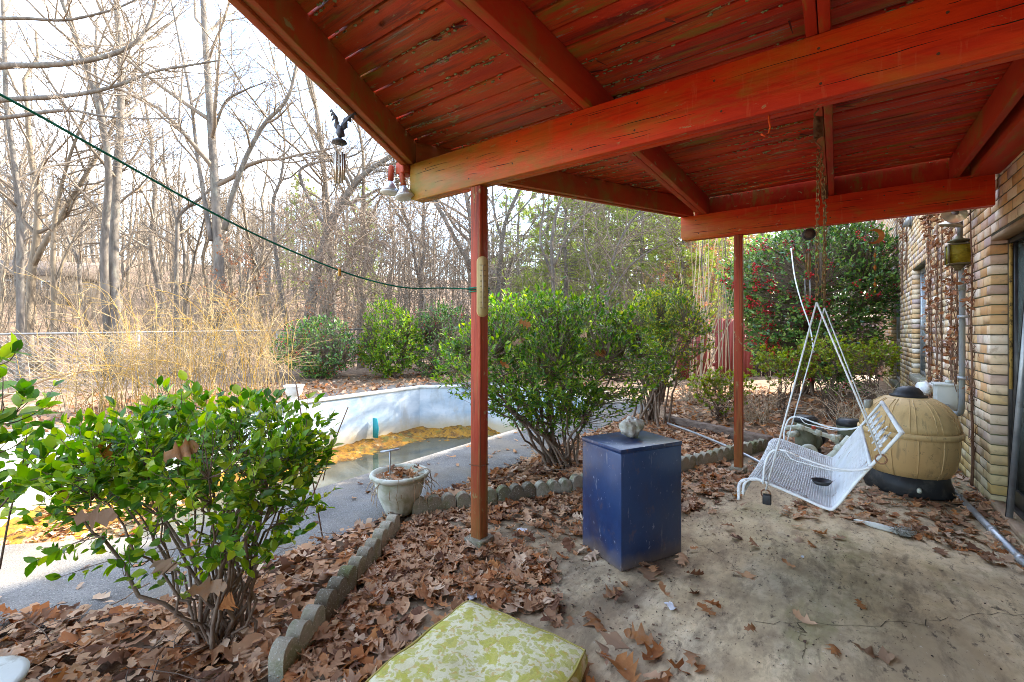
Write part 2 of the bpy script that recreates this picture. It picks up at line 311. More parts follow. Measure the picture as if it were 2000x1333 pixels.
# patio slab under the deck, its edge turning with the deck above
E_PATH = np.array([(0.05, -2.1), (-1.72, 0.86), (-2.50, 2.19), (-1.74, 3.37), (-1.19, 4.45), (-0.88, 5.22), (-0.62, 5.9)])
SLAB = np.vstack([E_PATH, [(0.955, 5.9), (1.35, 5.9), (1.35, -3.0), (0.5, -3.0)]])
patio = MB().prism(SLAB[::-1], -0.12, 0.0).build('patio', M['concrete']); struct(patio)
def crack(P):
    P = np.array(P, float); Q = smoothpath(np.c_[P, np.full(len(P), 0.0015)], 26); Q[:, :2] += rng.normal(0, 0.012, (26, 2)); m = MB()
    for a, b in zip(Q[:-1], Q[1:]):
        t = (b - a)[:2]; nn = np.array([-t[1], t[0]]); nn = nn / (np.linalg.norm(nn) + 1e-9) * rng.uniform(0.0004, 0.0012)
        a2, b2 = a[:2] - t * 0.12, b[:2] + t * 0.12
        m.add([[*(a2 - nn), 0.0015], [*(b2 - nn), 0.0015], [*(b2 + nn), 0.0015], [*(a2 + nn), 0.0015]], [[0, 1, 2, 3]])
    return m.build('crack', M['crack'], patio)
for pts in ([(1570, 1290), (1572, 1240), (1560, 1225)], [(1480, 1215), (1620, 1220), (1780, 1216), (1900, 1205), (1990, 1195)], [(1345, 1050), (1395, 1080), (1440, 1115)]):
    crack([atz(*p)[:2] for p in pts])

# pool
pool = thing('swimming_pool', 'half drained pool with stained pale blue liner and cut corners', 'pool', (*ctr, 0))
NP = len(POOL)
for k in range(NP):
    a, b = POOL[k], POOL[(k + 1) % NP]; e = (b - a) / np.linalg.norm(b - a); nrm = np.array([e[1], -e[0]]); L = np.linalg.norm(b - a)
    nx = max(int(L / 0.18), 4); nzv = 12
    U, Z = np.meshgrid(np.linspace(0, 1, nx), np.linspace(0, 1, nzv)); wob = 0.012 * rng.normal(size=U.shape) * np.sin(pi * U) * np.sin(pi * Z)
    V = np.stack([a[0] + (b - a)[0] * U + nrm[0] * (wob + 0.0), a[1] + (b - a)[1] * U + nrm[1] * wob, -0.015 - 1.75 * Z], -1).reshape(-1, 3)
    q = np.arange(nx - 1)
    F = np.vstack([np.c_[r * nx + q, r * nx + q + 1, (r + 1) * nx + q + 1, (r + 1) * nx + q] for r in range(nzv - 1)])
    MB().add(V, F).build('wall_panel', M['liner'], pool, smooth=True)
    if k not in (0, 7):
        A, B = a - e * 0.02, b + e * 0.02; m = MB()
        m.extr([[*(A - nrm * 0.02), -0.03], [*(A + nrm * 0.10), -0.03], [*(A + nrm * 0.10), 0.03], [*(A + nrm * 0.0), 0.042], [*(A - nrm * 0.02), 0.025]], [*(B - A), 0])
        m.build('coping', M['coping'], pool)
# silt: heightfield, banked up against the far wall and the shallow end
gx = np.linspace(-8.35, -3.45, 70); gy = np.linspace(-0.2, 8.85, 110); X, Y = np.meshgrid(gx, gy)
far = np.minimum(np.abs(X + 8.2), np.minimum(np.abs(Y - 8.7), (8.2 + 7.55 + X - Y + 0.0) / 1.414 * 1.0 + 0.0 * X))
far = np.minimum(np.abs(X + 8.2), np.abs((Y - 7.55) - (X + 8.2)) / 1.414)
Zs = -1.26 + 0.28 * np.exp(-far / 0.8) + 0.10 * sst(2.6, 0.6, Y) + 0.035 * np.sin(5.1 * X + 2 * np.sin(3 * Y)) * np.cos(4.3 * Y) + 0.02 * rng.normal(size=X.shape)
Zs -= 0.25 * sst(-6.8, -5.5, X) * sst(2.0, 3.0, Y)
nx = len(gx); q = np.arange(nx - 1)
F = np.vstack([np.c_[r * nx + q, r * nx + q + 1, (r + 1) * nx + q + 1, (r + 1) * nx + q] for r in range(len(gy) - 1)])
MB().add(np.stack([X, Y, Zs], -1).reshape(-1, 3), F).build('silt_bed', M['silt'], pool, smooth=True)
# a torn flap of liner standing off the far wall
p0 = atX(728, 855, -8.15); fl = MB()
w, hh = 0.16, 0.42
fl.extr([p0 + np.array([0.0, 0, 0]), p0 + np.array([0.13, 0.02, 0.0]), p0 + np.array([0.15, 0.02, hh * 0.5]), p0 + np.array([0.11, 0.02, hh]), p0 + np.array([0.0, 0, hh])], (0.004, 0.02, 0))
fl.build('wall_step', pm('turquoise_plastic', [(0.02, 0.24, 0.26), (0.04, 0.34, 0.36)], 5, 0.5), pool)
wm = pm('pool_water', [(0.06, 0.055, 0.03), (0.09, 0.085, 0.05)], 1.2, 0.02, 0.015, spec=1.0, transmission=0.35, ior=1.36)
water = struct(MB().add([[*p, -1.12] for p in offset_poly(POOL, 0.01)], [list(range(NP))]).build('water', wm))
# pool deck
D0, D1 = offset_poly(POOL, 0.03), offset_poly(POOL, 0.97)
dk = MB()
for k in range(NP):
    a, b, c, d = D0[k], D0[(k + 1) % NP], D1[(k + 1) % NP], D1[k]
    dk.add([[*a, 0.0], [*b, 0.0], [*c, 0.0], [*d, 0.0]], [[0, 3, 2, 1]])
    dk.add([[*d, 0.0], [*c, 0.0], [*c, -0.1], [*d, -0.1]], [[0, 1, 2, 3]]); dk.add([[*a, 0.0], [*b, 0.0], [*b, -0.12], [*a, -0.12]], [[0, 1, 2, 3]])
struct(dk.build('pool_deck', M['aggregate']))

# scalloped concrete edging: short cast sections set end to end along the slab
ORD = ['first', 'second', 'third', 'fourth', 'fifth', 'sixth', 'seventh', 'eighth', 'ninth', 'tenth', 'eleventh', 'twelfth']
def edging_run(P, lab, grp, start=0.0, stop=None):
    P = np.asarray(P, float); L = np.concatenate([[0], np.cumsum(np.linalg.norm(np.diff(P, axis=0), axis=1))]); s = start; n = 0
    pitch, per = 0.108, 3
    while s + pitch * per < (stop or L[-1]):
        A = np.array([np.interp(s, L, P[:, 0]), np.interp(s, L, P[:, 1])]); s2 = s + pitch * per; B = np.array([np.interp(s2, L, P[:, 0]), np.interp(s2, L, P[:, 1])])
        e = (B - A) / np.linalg.norm(B - A); nr = np.array([-e[1], e[0]]); ln = np.linalg.norm(B - A) - 0.006
        prof = [(0, -0.03)]; pt = ln / per
        for k in range(per):
            for a in np.linspace(pi, 0, 9):
                prof.append((pt * (k + 0.5) + pt * 0.49 * cos(a), 0.078 + 0.056 * sin(a)))
        prof += [(ln, -0.03)]
        dz = rng.uniform(-0.012, 0.008); tilt = rng.uniform(-0.01, 0.01)
        poly = [[A[0] + e[0] * u - nr[0] * (0.03 + tilt * z), A[1] + e[1] * u - nr[1] * (0.03 + tilt * z), z + dz] for u, z in prof]
        o = MB().extr(poly[::-1], (nr[0] * 0.062, nr[1] * 0.062, 0)).build('edging_section', M['scallop'], None, bevel=0.005)
        c = world_loc(o); me = o.data; base = np.array([*((A + B) / 2), 0.0])
        co = np.empty(len(me.vertices) * 3, np.float32); me.vertices.foreach_get('co', co); co = co.reshape(-1, 3) - base; me.vertices.foreach_set('co', co.ravel().astype(np.float32)); o.location = base
        tag(o, ORD[min(n, 11)] + ' ' + lab, 'garden edging', grp); s = s2; n += 1
edging_run(E_PATH[1:3][::1] + np.array([0, 0]), 'scalloped edging section from the bottom in the row beside the near bush', 'scalloped edging left row', 0.0)
edging_run(np.array([(-0.9, -0.5), (-1.72, 0.86)]), 'scalloped edging section at the bottom edge of the photo', 'scalloped edging front end', 0.0)
edging_run(np.vstack([E_PATH[2], E_PATH[3], (-1.3, 4.25)]), 'scalloped edging section from the planter toward the blue pedestal', 'scalloped edging middle row', 0.03)
edging_run(np.array([(-1.26, 4.32), (-0.88, 5.22), (-0.62, 5.95)]), 'mossy scalloped edging section right of the blue pedestal behind the rear post', 'scalloped edging rear row', 0.0)

# ------------------------------------------------------------------ dead oak leaves
OAK = np.array([(0, 0.010), (0.10, 0.03), (0.19, 0.21), (0.26, 0.13), (0.36, 0.15), (0.53, 0.40), (0.56, 0.21), (0.64, 0.20), (0.81, 0.36), (0.80, 0.19), (0.90, 0.19), (1.0, 0.02)])
OAK_S = np.array([(0, 0.02), (0.18, 0.22), (0.28, 0.14), (0.52, 0.36), (0.58, 0.2), (0.8, 0.30), (1.0, 0.02)])
def oak_template(prof, curl, arch, twist, seed):
    r = np.random.default_rng(seed); n = len(prof); x = prof[:, 0] + r.normal(0, 0.025, n) * (prof[:, 0] > 0.05) * (prof[:, 0] < 0.95); wd = r.uniform(0.75, 1.1); w1 = wd * prof[:, 1] * r.uniform(0.6, 1.3, n); w2 = wd * prof[:, 1] * r.uniform(0.6, 1.3, n)
    sx = np.maximum.accumulate(np.clip(x, 0, 1)); spine = np.c_[sx * 0.98, np.zeros(n), np.zeros(n)]
    V = np.vstack([spine, np.c_[x, w1, np.zeros(n)], np.c_[x, -w2, np.zeros(n)]])
    z = curl * (V[:, 1] ** 2) * 0.75 + arch * 0.7 * (V[:, 0] - 0.5) ** 2 + 0.6 * twist * V[:, 1] * (V[:, 0] - 0.4) + r.normal(0, 0.012, len(V))
    V[:, 2] = z - arch * 0.1
    i = np.arange(n - 1)
    return V - np.array([0.5, 0, 0]), np.vstack([np.c_[i, i + 1, n + i + 1, n + i], np.c_[i + 1, i, 2 * n + i, 2 * n + i + 1]])
OAKS = [oak_template(OAK, c, a, t, s) for s, (c, a, t) in enumerate([(0.9, 0.2, 0.2), (-0.9, 0.4, -0.3), (1.9, -0.4, 0.5), (0.4, 0.8, 0.7), (2.6, 0.5, -0.6), (0.2, 0.2, 0.1), (-1.6, -0.3, 0.6), (3.6, 0.9, 0.3), (1.2, 1.2, -0.8), (0.6, -0.6, 0.9)])]
OAKS_S = [oak_template(OAK_S, c, a, t, s) for s, (c, a, t) in enumerate([(0.9, 0.2, 0.3), (-0.8, 0.3, -0.3), (1.6, -0.3, 0.4), (0.3, 0.6, 0.6), (2.6, 0.5, -0.5), (-1.5, -0.2, 0.5), (1.1, 0.9, -0.7)])]
def place(tmpl, pos, ax, nor, scale):
    """instances of a flat template: x along ax, z along nor"""
    V, F = tmpl; B = len(pos); ax = norm(ax); sd = norm(np.cross(nor, ax)); nr = np.cross(ax, sd)
    W = pos[:, None, :] + scale[:, None, None] * (V[None, :, 0:1] * ax[:, None] + V[None, :, 1:2] * sd[:, None] + V[None, :, 2:3] * nr[:, None])
    return W.reshape(-1, 3), (F[None] + (np.arange(B) * len(V))[:, None, None]).reshape(-1, F.shape[1])
def litter(m, pts, zlo, zhi, smin, smax, tilt, tm):
    n = len(pts); which = rng.integers(0, len(tm), n)
    z = rng.uniform(zlo, zhi, n); a = rng.uniform(0, 2 * pi, n)
    nor = norm(np.c_[rng.normal(0, tilt, n), rng.normal(0, tilt, n), np.ones(n)]); ax = np.c_[np.cos(a), np.sin(a), np.zeros(n)]; ax = norm(ax - nor * (ax * nor).sum(1, keepdims=True))
    sc = rng.uniform(smin, smax, n); P = np.c_[pts, z]
    for k in range(len(tm)):
        s = which == k
        if s.any(): m.add(*place(tm[k], P[s], ax[s], nor[s], sc[s]))
def scatter(poly, n, keep=None):
    poly = np.asarray(poly); lo, hi = poly.min(0), poly.max(0); out = np.zeros((0, 2))
    while len(out) < n:
        p = rng.uniform(lo, hi, (n * 2, 2)); k = inpoly(poly, p[:, 0], p[:, 1])
        if keep is not None: k &= keep(p)
        out = np.vstack([out, p[k]])
        if keep is not None and k.sum() == 0: break
    return out[:n]
LEAFC = [(0.13, 0.055, 0.027), (0.39, 0.205, 0.105), (0.54, 0.345, 0.21), (0.42, 0.17, 0.05), (0.60, 0.43, 0.29), (0.24, 0.12, 0.065), (0.48, 0.29, 0.16), (0.33, 0.12, 0.038)]
M['oak_leaf'] = pm('dry_oak_leaf', LEAFC, 4, 0.75, 0.2, island=0.8, trans=0.18)
M['oak_leaf_rust'] = pm('rusty_oak_leaf', [(0.26, 0.09, 0.025), (0.38, 0.16, 0.05), (0.32, 0.20, 0.12)], 6, 0.7, 0.2, objrand=True, trans=0.2)
def dist_path(p, P):
    d = np.full(len(p), 1e9)
    for a, b in zip(P[:-1], P[1:]):
        ab = b - a; t = np.clip(((p - a) @ ab) / (ab @ ab), 0, 1); d = np.minimum(d, np.linalg.norm(p - (a + t[:, None] * ab), axis=1))
    return d
BED = np.vstack([E_PATH[:6], [(-1.2, 6.6), (-2.55, 6.9), (-2.62, 0.8), (-2.9, 0.55), (-3.3, 0.1), (-4.0, -0.75), (-2.5, -2.2)]])
lm = MB()
clear_edge = lambda p: dist_path(p, E_PATH) > 0.05
litter(lm, scatter(BED, 6600, clear_edge), -0.01, 0.045, 0.05, 0.14, 0.36, OAKS_S)
litter(lm, scatter(BED, 1500, clear_edge), 0.02, 0.055, 0.07, 0.155, 0.32, OAKS)
# drifted on the slab inside the edging
inside = lambda p: (dist_path(p, E_PATH) > 0.05) & (rng.random(len(p)) < np.exp(-(dist_path(p, E_PATH[1:4]) - 0.05) / 0.30))
litter(lm, scatter(SLAB, 1500, inside), 0.004, 0.03, 0.045, 0.13, 0.28, OAKS)
FRONT = np.array([(-2.0, 1.25), (-1.45, 1.72), (-1.0, 1.75), (-1.35, 2.3), (-2.3, 2.2)])
litter(lm, scatter(FRONT, 460), 0.004, 0.03, 0.06, 0.14, 0.3, OAKS)
BOXB = np.array([(-1.4, 3.6), (-0.9, 3.3), (-0.6, 4.6), (-0.95, 5.0)])
litter(lm, scatter(BOXB, 260), 0.004, 0.03, 0.07, 0.13, 0.3, OAKS)
FILT = np.array([(-0.35, 3.75), (0.25, 3.95), (0.93, 3.6), (0.95, 5.85), (-0.6, 5.85), (-0.75, 4.9), (-0.25, 4.3)])
keepf = lambda p: np.hypot(p[:, 0] - 0.49, p[:, 1] - 5.08) > 0.33
litter(lm, scatter(FILT, 650, keepf), 0.004, 0.03, 0.05, 0.12, 0.3, OAKS)
CUSH = np.array([(-0.85, 1.35), (-0.45, 1.55), (-0.30, 1.25), (-0.55, 0.95)])
litter(lm, scatter(CUSH, 60), 0.004, 0.03, 0.09, 0.15, 0.35, OAKS)
tw = MB(); tp_ = scatter(BED, 420, clear_edge); ta_ = rng.uniform(0, 2 * pi, 420); tl_ = rng.uniform(0.05, 0.30, 420); tz_ = rng.uniform(0.03, 0.075, 420); s3 = np.linspace(-0.5, 0.5, 4)[None, :, None]
TP = np.c_[tp_, tz_][:, None, :] + s3 * tl_[:, None, None] * np.c_[np.cos(ta_), np.sin(ta_), rng.normal(0, 0.12, 420)][:, None, :] + rng.normal(0, 0.006, (420, 4, 3)); tw.tubes(TP, np.full((420, 4), 0.0022) * rng.uniform(0.6, 1.6, (420, 1)), 4)
stuff(tw.build('fallen_twigs', pm('fallen_twig', [(0.10, 0.065, 0.045), (0.24, 0.17, 0.12)], 6, 0.9, island=0.8)), 'small dead twigs lying on the leaf litter', 'twigs')
fg = MB(); fp_ = scatter(BED, 6000, clear_edge); fa_ = rng.uniform(0, 2 * pi, 6000); fg.add(*place((np.array([[-0.5, -0.2, 0], [0.1, -0.35, 0.1], [0.5, 0.1, 0], [0.1, 0.2, 0.12], [-0.3, 0.3, 0.05]]), np.array([[0, 1, 2, 3, 4]])), np.c_[fp_, rng.uniform(0.01, 0.065, 6000)], np.c_[np.cos(fa_), np.sin(fa_), np.zeros(6000)], norm(np.c_[rng.normal(0, 0.5, (6000, 2)), np.ones(6000)]), rng.uniform(0.012, 0.05, 6000)))
lm.add(np.vstack(fg.V), *fg.F)
stuff(lm.build('leaf_litter', M['oak_leaf']), 'thick drift of dry brown oak leaves over bed and patio edge', 'leaf litter')
# crumbs of leaf, bark and grit swept over the concrete
cm = MB(); pts_ = scatter(SLAB, 14000, lambda p: (rng.random(len(p)) < 0.10 + 0.9 * np.exp(-dist_path(p, E_PATH[1:6]) / 0.45) + 0.35 * (np.sin(2.3 * p[:, 0] + 1.7 * p[:, 1]) * np.sin(3.1 * p[:, 1] - 1.1 * p[:, 0]) > 0.35)) & (p[:, 1] > 0.3))
a_ = rng.uniform(0, 2 * pi, len(pts_)); P_ = np.c_[pts_, rng.uniform(0.002, 0.006, len(pts_))]; nn_ = norm(np.c_[rng.normal(0, 0.35, (len(pts_), 2)), np.ones(len(pts_))])
cm.add(*place((np.array([[-0.5, -0.2, 0], [0.3, -0.3, 0.08], [0.5, 0.15, 0], [-0.2, 0.3, 0.05]]), np.array([[0, 1, 2, 3]])), P_, norm(np.c_[np.cos(a_), np.sin(a_), np.zeros(len(a_))]), nn_, rng.gamma(1.3, 0.0035, len(pts_)) + 0.003))
stuff(cm.build('leaf_crumbs', pm('leaf_crumb', [(0.05, 0.03, 0.02), (0.14, 0.08, 0.05), (0.30, 0.20, 0.13), (0.10, 0.06, 0.04)], 5, 0.9, island=0.9)), 'dark crumbs of leaf and bark scattered over the concrete', 'debris')
# beyond the patio
lf = MB()
litter(lf, scatter([(-1.6, 6.3), (-0.4, 5.95), (0.9, 5.95), (0.9, 15), (-4, 16), (-2.5, 8)], 3400), -0.01, 0.05, 0.07, 0.15, 0.5, OAKS_S)
keepp = lambda p: ~inpoly(offset_poly(POOL, 0.12), p[:, 0], p[:, 1])
litter(lf, scatter([(-8.2, -3), (-8.2, 9.5), (-5, 9.5), (-4, 14), (-12.6, 16), (-13.5, -3)], 5600, keepp), 0.0, 0.10, 0.08, 0.17, 0.5, OAKS_S)
litter(lf, scatter([(-3.55, -2), (-3.55, 7.2), (-2.6, 7.2), (-2.6, -2)], 130, keepp), 0.006, 0.012, 0.04, 0.10, 0.2, OAKS_S)
stuff(lf.build('fallen_leaves', M['oak_leaf']), 'brown fallen leaves spread over ground around the pool', 'leaf litter')
# leaves lying in the shallow end of the pool
lp = MB(); pp = scatter([(-8.1, 1.2), (-7.0, 0.1), (-4.8, 0.05), (-4.2, 0.8), (-5.2, 1.8), (-8.1, 3.0)], 1600)
zi = np.array([Zs[np.abs(gy - b).argmin(), np.abs(gx - a).argmin()] for a, b in pp])
for zl in np.unique(np.round(zi, 2)): litter(lp, pp[np.round(zi, 2) == zl], zl + 0.0, zl + 0.06, 0.08, 0.15, 0.35, OAKS_S)
stuff(lp.build('pool_leaves', M['oak_leaf']), 'orange brown leaves heaped in the shallow end of the pool', 'leaf litter')
# ================================================================== THE DECK OVERHEAD
A3_ = np.array
deck = thing('wooden_deck', 'peeling red painted wooden deck overhead on two posts', 'deck', (-0.8, 2.2, 0))
JB, DZ = 2.484, 2.657           # underside of joists, underside of boards
def beam(x0, x1, y0, y1, z0, z1, cut=0.05):
    m = MB(); ym = (y0 + y1) / 2
    for a, b in ((y0, ym - 0.002), (ym + 0.002, y1)):
        m.extr([[x0, a, z0 + cut], [x0 + 0.012, a, z0 + 0.012], [x0 + cut, a, z0], [x1, a, z0], [x1, a, z1], [x0, a, z1]], (0, b - a, 0))
    return m.build('beam', M['red_beam'], deck, bevel=0.004)
beam(-2.40, 0.95, 2.12, 2.205, 2.228, 2.482); beam(-1.28, 0.93, 4.69, 4.775, 2.245, 2.482, 0.03)
for a, b in ((-1.12, -1.077), (-1.073, -1.03), (-0.10, -0.062), (-0.058, -0.02), (0.70, 0.742)):
    MB().box((a, -2.2, JB), (b, 4.79, DZ - 0.002)).build('joist', M['red_joist'], deck, bevel=0.003)
MB().box((0.80, -2.2, JB - 0.02), (0.95, 4.685, DZ - 0.002)).build('ledger', M['red_joist'], deck, bevel=0.003)
K = np.array([-2.44, 2.17]); R1 = np.array([-0.20, -2.13]); R2 = np.array([-1.20, 4.74])
def rim(a, b, w0, w1, z0, z1, name, mat):
    e = (b - a) / np.linalg.norm(b - a); n = np.array([-e[1], e[0]])
    return MB().extr([[*(a + n * w0), z0], [*(a + n * w1), z0], [*(a + n * w1), z1], [*(a + n * w0), z1]], [*(b - a), 0]).build(name, mat, deck, bevel=0.003)
rim(R1, K, -0.042, 0.0, JB, DZ - 0.002, 'rim_joist', M['red_joist']); rim(R1, K, 0.004, 0.042, JB - 0.012, 2.71, 'fascia', M['red_joist'])
rim(K, R2, -0.042, 0.0, JB, DZ - 0.003, 'rim_joist', M['red_joist']); rim(K, R2, 0.004, 0.040, JB - 0.008, 2.71, 'fascia', M['red_joist'])
MB().box((-1.17, 4.795, JB), (0.95, 4.835, 2.71)).build('rim_joist', M['red_joist'], deck, bevel=0.003)
def xl(y): return np.interp(y, [-2.13, 2.17, 4.74], [-0.20, -2.44, -1.20])
y = -2.0; gaps = []
while y < 4.70:
    x0 = max(xl(y), xl(y + 0.13)) + 0.0; dz = rng.uniform(0, 0.004); sg = rng.uniform(-0.003, 0.003)
    a0, a1 = xl(y) + 0.005, xl(y + 0.126) + 0.005
    MB().extr([[a0, y, DZ + dz], [0.95, y + sg, DZ + dz], [0.95, y + 0.126 + sg, DZ + dz], [a1, y + 0.126, DZ + dz]][::-1], (0, 0, 0.03)).build('deck_board', M['red_board'], deck, bevel=0.004)
    gaps.append(y + 0.1322); y += 0.1385
MB().prism([(-0.15, -2.1), (0.94, -2.1), (0.94, 4.6), (-1.1, 4.6), (-2.3, 2.17)], 2.695, 2.705).build('gap_light_block', M['dark_gap'], deck)  # dark sheet added over the debris-filled gaps so no sky light leaks through
# lichen and peeling paint along the board edges
ch = MB(); pf = MB()
for g in gaps:
    x = xl(g) + 0.08
    while x < 0.9:
        dens = (0.5 + 0.5 * math.sin(3.1 * x + 7.7 * g)) * (0.5 + 0.5 * math.sin(5.3 * x - 2.9 * g + 1)); big = rng.random() < (1.5 * dens if x < -0.05 else 0.25 * dens)
        L = rng.uniform(0.006, 0.035); w = rng.uniform(0.002, 0.008) if big else 0.002; s = rng.choice([-1, 1])
        n = 7; a = np.arange(n) * 2 * pi / n; rr = rng.uniform(0.6, 1.2, n)
        poly = [[x + L / 2 * cos(t) * q, g + s * (0.009 + w * 0.6) + w * sin(t) * q, DZ - 0.0005] for t, q in zip(a, rr)]
        if big: ch.extr(poly, (0, 0, -rng.uniform(0.002, 0.006)))
        x += L * rng.uniform(0.4, 1.4)
stuff(ch.build('lichen', M['edge_lichen'], deck))
for k in range(70):
    yy = rng.uniform(0.6, 4.5); xx = rng.uniform(xl(yy) + 0.15, 0.1 if k % 4 else 0.8); L = rng.uniform(0.02, 0.10); a = rng.normal(0, 0.5); d = np.array([cos(a), sin(a) * 0.6, 0]); sd = np.array([-d[1], d[0], 0]) * rng.uniform(0.004, 0.014); dz = rng.uniform(0.01, 0.045)
    p = np.array([xx, yy, DZ - 0.001]); q = p + d * L * 0.5 + np.array([0, 0, -dz * 0.5]); r = p + d * L + np.array([0, 0, -dz])
    pf.add([p - sd, p + sd, q + sd * 0.8, q - sd * 0.8, r + sd * 0.2, r - sd * 0.2], [[0, 1, 2, 3], [3, 2, 4, 5]])
stuff(pf.build('peeling_paint', pm('curled_paint', [(0.07, 0.012, 0.01), (0.22, 0.05, 0.03), (0.16, 0.09, 0.05)], 6, 0.8, island=0.8), deck))
def post(x0, x1, y0, y1, z1):
    p = MB().box((x0, y0, 0.045), (x1, y1, z1)).build('post', M['red_post'], deck, bevel=0.006)
    MB().box((x0 - 0.03, y0 - 0.03, 0.0), (x1 + 0.03, y1 + 0.03, 0.05)).build('footing', M['scallop'], p, bevel=0.008)
    return p
p1 = post(-1.85, -1.772, 2.125, 2.203, 2.226); p2 = post(-0.795, -0.722, 4.695, 4.772, 2.243)
add_zmark(M['red_post'], (0.18, 0.13, 0.035), 0.10, 0.7, 0.5, 9, 0.5)
add_posmark(M['red_beam'], (0.30, 0.19, 0.025), 'X', -2.5, -0.8, 0.6, 3.5, 1.9, (1, 1, 2.6)); add_posmark(M['red_beam'], (0.15, 0.15, 0.015), 'X', -2.7, -1.3, 0.75, 6, 1.8, (1, 1, 2.0))
add_posmark(M['red_joist'], (0.26, 0.20, 0.035), 'X', -2.3, -0.9, 0.42, 4, 1.2, (1, 1, 1)); add_posmark(M['red_board'], (0.22, 0.17, 0.025), 'X', -2.5, -0.5, 0.32, 3, 1.5, (0.6, 3, 1))
ckm = MB(); nl_ = MB()
for (bx0, bx1, by, bz0, bz1, nck) in ((-2.35, 0.9, 2.12, 2.235, 2.475, 26), (-1.25, 0.9, 4.69, 2.25, 2.475, 16)):
    for k in range(nck):                       # drying checks along the grain
        x = rng.uniform(bx0, bx1 - 0.4); z = rng.uniform(bz0 + 0.02, bz1 - 0.02); L = rng.gamma(2.0, 0.09); w = rng.uniform(0.0008, 0.0022); n = 9; xs = np.linspace(x, x + L, n); zs = z + np.cumsum(rng.normal(0, 0.0012, n)); ws = w * np.sin(np.linspace(0.15, pi - 0.15, n))
        V = np.vstack([np.c_[xs, np.full(n, by - 0.0006), zs - ws], np.c_[xs, np.full(n, by - 0.0006), zs + ws]]); i_ = np.arange(n - 1); ckm.add(V, np.c_[i_, i_ + 1, n + i_ + 1, n + i_])
    for x in np.arange(bx0 + 0.12, bx1, 0.36):
        for z in (bz0 + 0.05, bz1 - 0.05):
            c_ = A3_([x + rng.normal(0, 0.015), by - 0.0012, z + rng.normal(0, 0.008)]); a_ = np.arange(8) * pi / 4; nl_.add(np.c_[c_[0] + 0.0055 * np.cos(a_), np.full(8, c_[1]), c_[2] + 0.0055 * np.sin(a_)], [list(range(8))])
stuff(ckm.build('wood_checks', M['dark_gap'], deck)); stuff(nl_.build('nail_heads', pm('rusty_nail', [(0.06, 0.03, 0.02), (0.12, 0.06, 0.03)], 8, 0.7), deck))
add_posmark(M['concrete'], (0.17, 0.115, 0.07), 'X', -1.6, 0.1, 0.8, 5, 2.4, (1.3, 0.9, 1)); add_posmark(M['concrete'], (0.15, 0.11, 0.065), 'Y', 5.6, 3.2, 0.7, 5, 2.2, (1.3, 0.9, 1))
hk = atz(1500, 222, 2.228); hk[1] = 2.16
MB().tube([hk + np.array(q) for q in [(0, 0, 0.01), (0, 0, -0.02), (0.006, 0, -0.05), (0.0, 0, -0.075), (-0.015, 0, -0.082), (-0.028, 0, -0.07)]], 0.004, 6).build('hook', M['red_beam'], deck, smooth=True)
wr = MB(); z = 0.50
wr.tube([(-1.855, 2.12, z), (-1.767, 2.12, z + 0.004), (-1.767, 2.208, z - 0.003), (-1.855, 2.208, z), (-1.855, 2.12, z)], 0.0025, 5); wr.build('wire_loop', pm('rusty_wire', [(0.12, 0.06, 0.03), (0.2, 0.1, 0.05)], 10, 0.8), p1)

# ================================================================== THE HOUSE
XW = 0.955
M['mortar'] = pm('mortar', [(0.10, 0.085, 0.058), (0.17, 0.15, 0.105)], 12, 0.95, 0.2, marks=[((0.14, 0.15, 0.05), 1.4, 0.5, 0.7, (1, 1, 1), 0.7)], bscale=80)
M['brick'] = pm('buff_brick', [(0.64, 0.36, 0.16), (0.74, 0.50, 0.26), (0.78, 0.58, 0.38), (0.52, 0.38, 0.34), (0.76, 0.48, 0.23), (0.82, 0.68, 0.53)], 6, 0.9, 0.10, island=0.78, marks=[((0.44, 0.30, 0.20), 18, 0.58, 0.72, (1, 1, 1), 0.7), ((0.28, 0.30, 0.10), 1.1, 0.60, 0.76, (1, 1, 1), 0.5)], bscale=70)
M['house_wall'] = pm('house_siding', [(0.40, 0.30, 0.2), (0.5, 0.38, 0.26)], 3, 0.9)
M['roof'] = pm('shadow_roof_shingle', [(0.06, 0.055, 0.05), (0.10, 0.09, 0.08)], 8, 0.9)
M['alu_dark'] = pm('dark_aluminium', [(0.045, 0.042, 0.04), (0.09, 0.085, 0.08)], 10, 0.45, metal=0.6)
M['alu'] = pm('dull_aluminium', [(0.30, 0.31, 0.32), (0.48, 0.49, 0.50)], 10, 0.45, metal=0.7, marks=[((0.25, 0.2, 0.14), 12, 0.62, 0.72, (1, 1, 1), 0.6)])
add_zmark(M['brick'], (0.30, 0.30, 0.08), 0.05, 0.95, 0.5, 3, 0.9)
house = thing('brick_house', 'buff brick house wall with recessed sliding door and clinging vines', 'house', (XW, 5, 0))
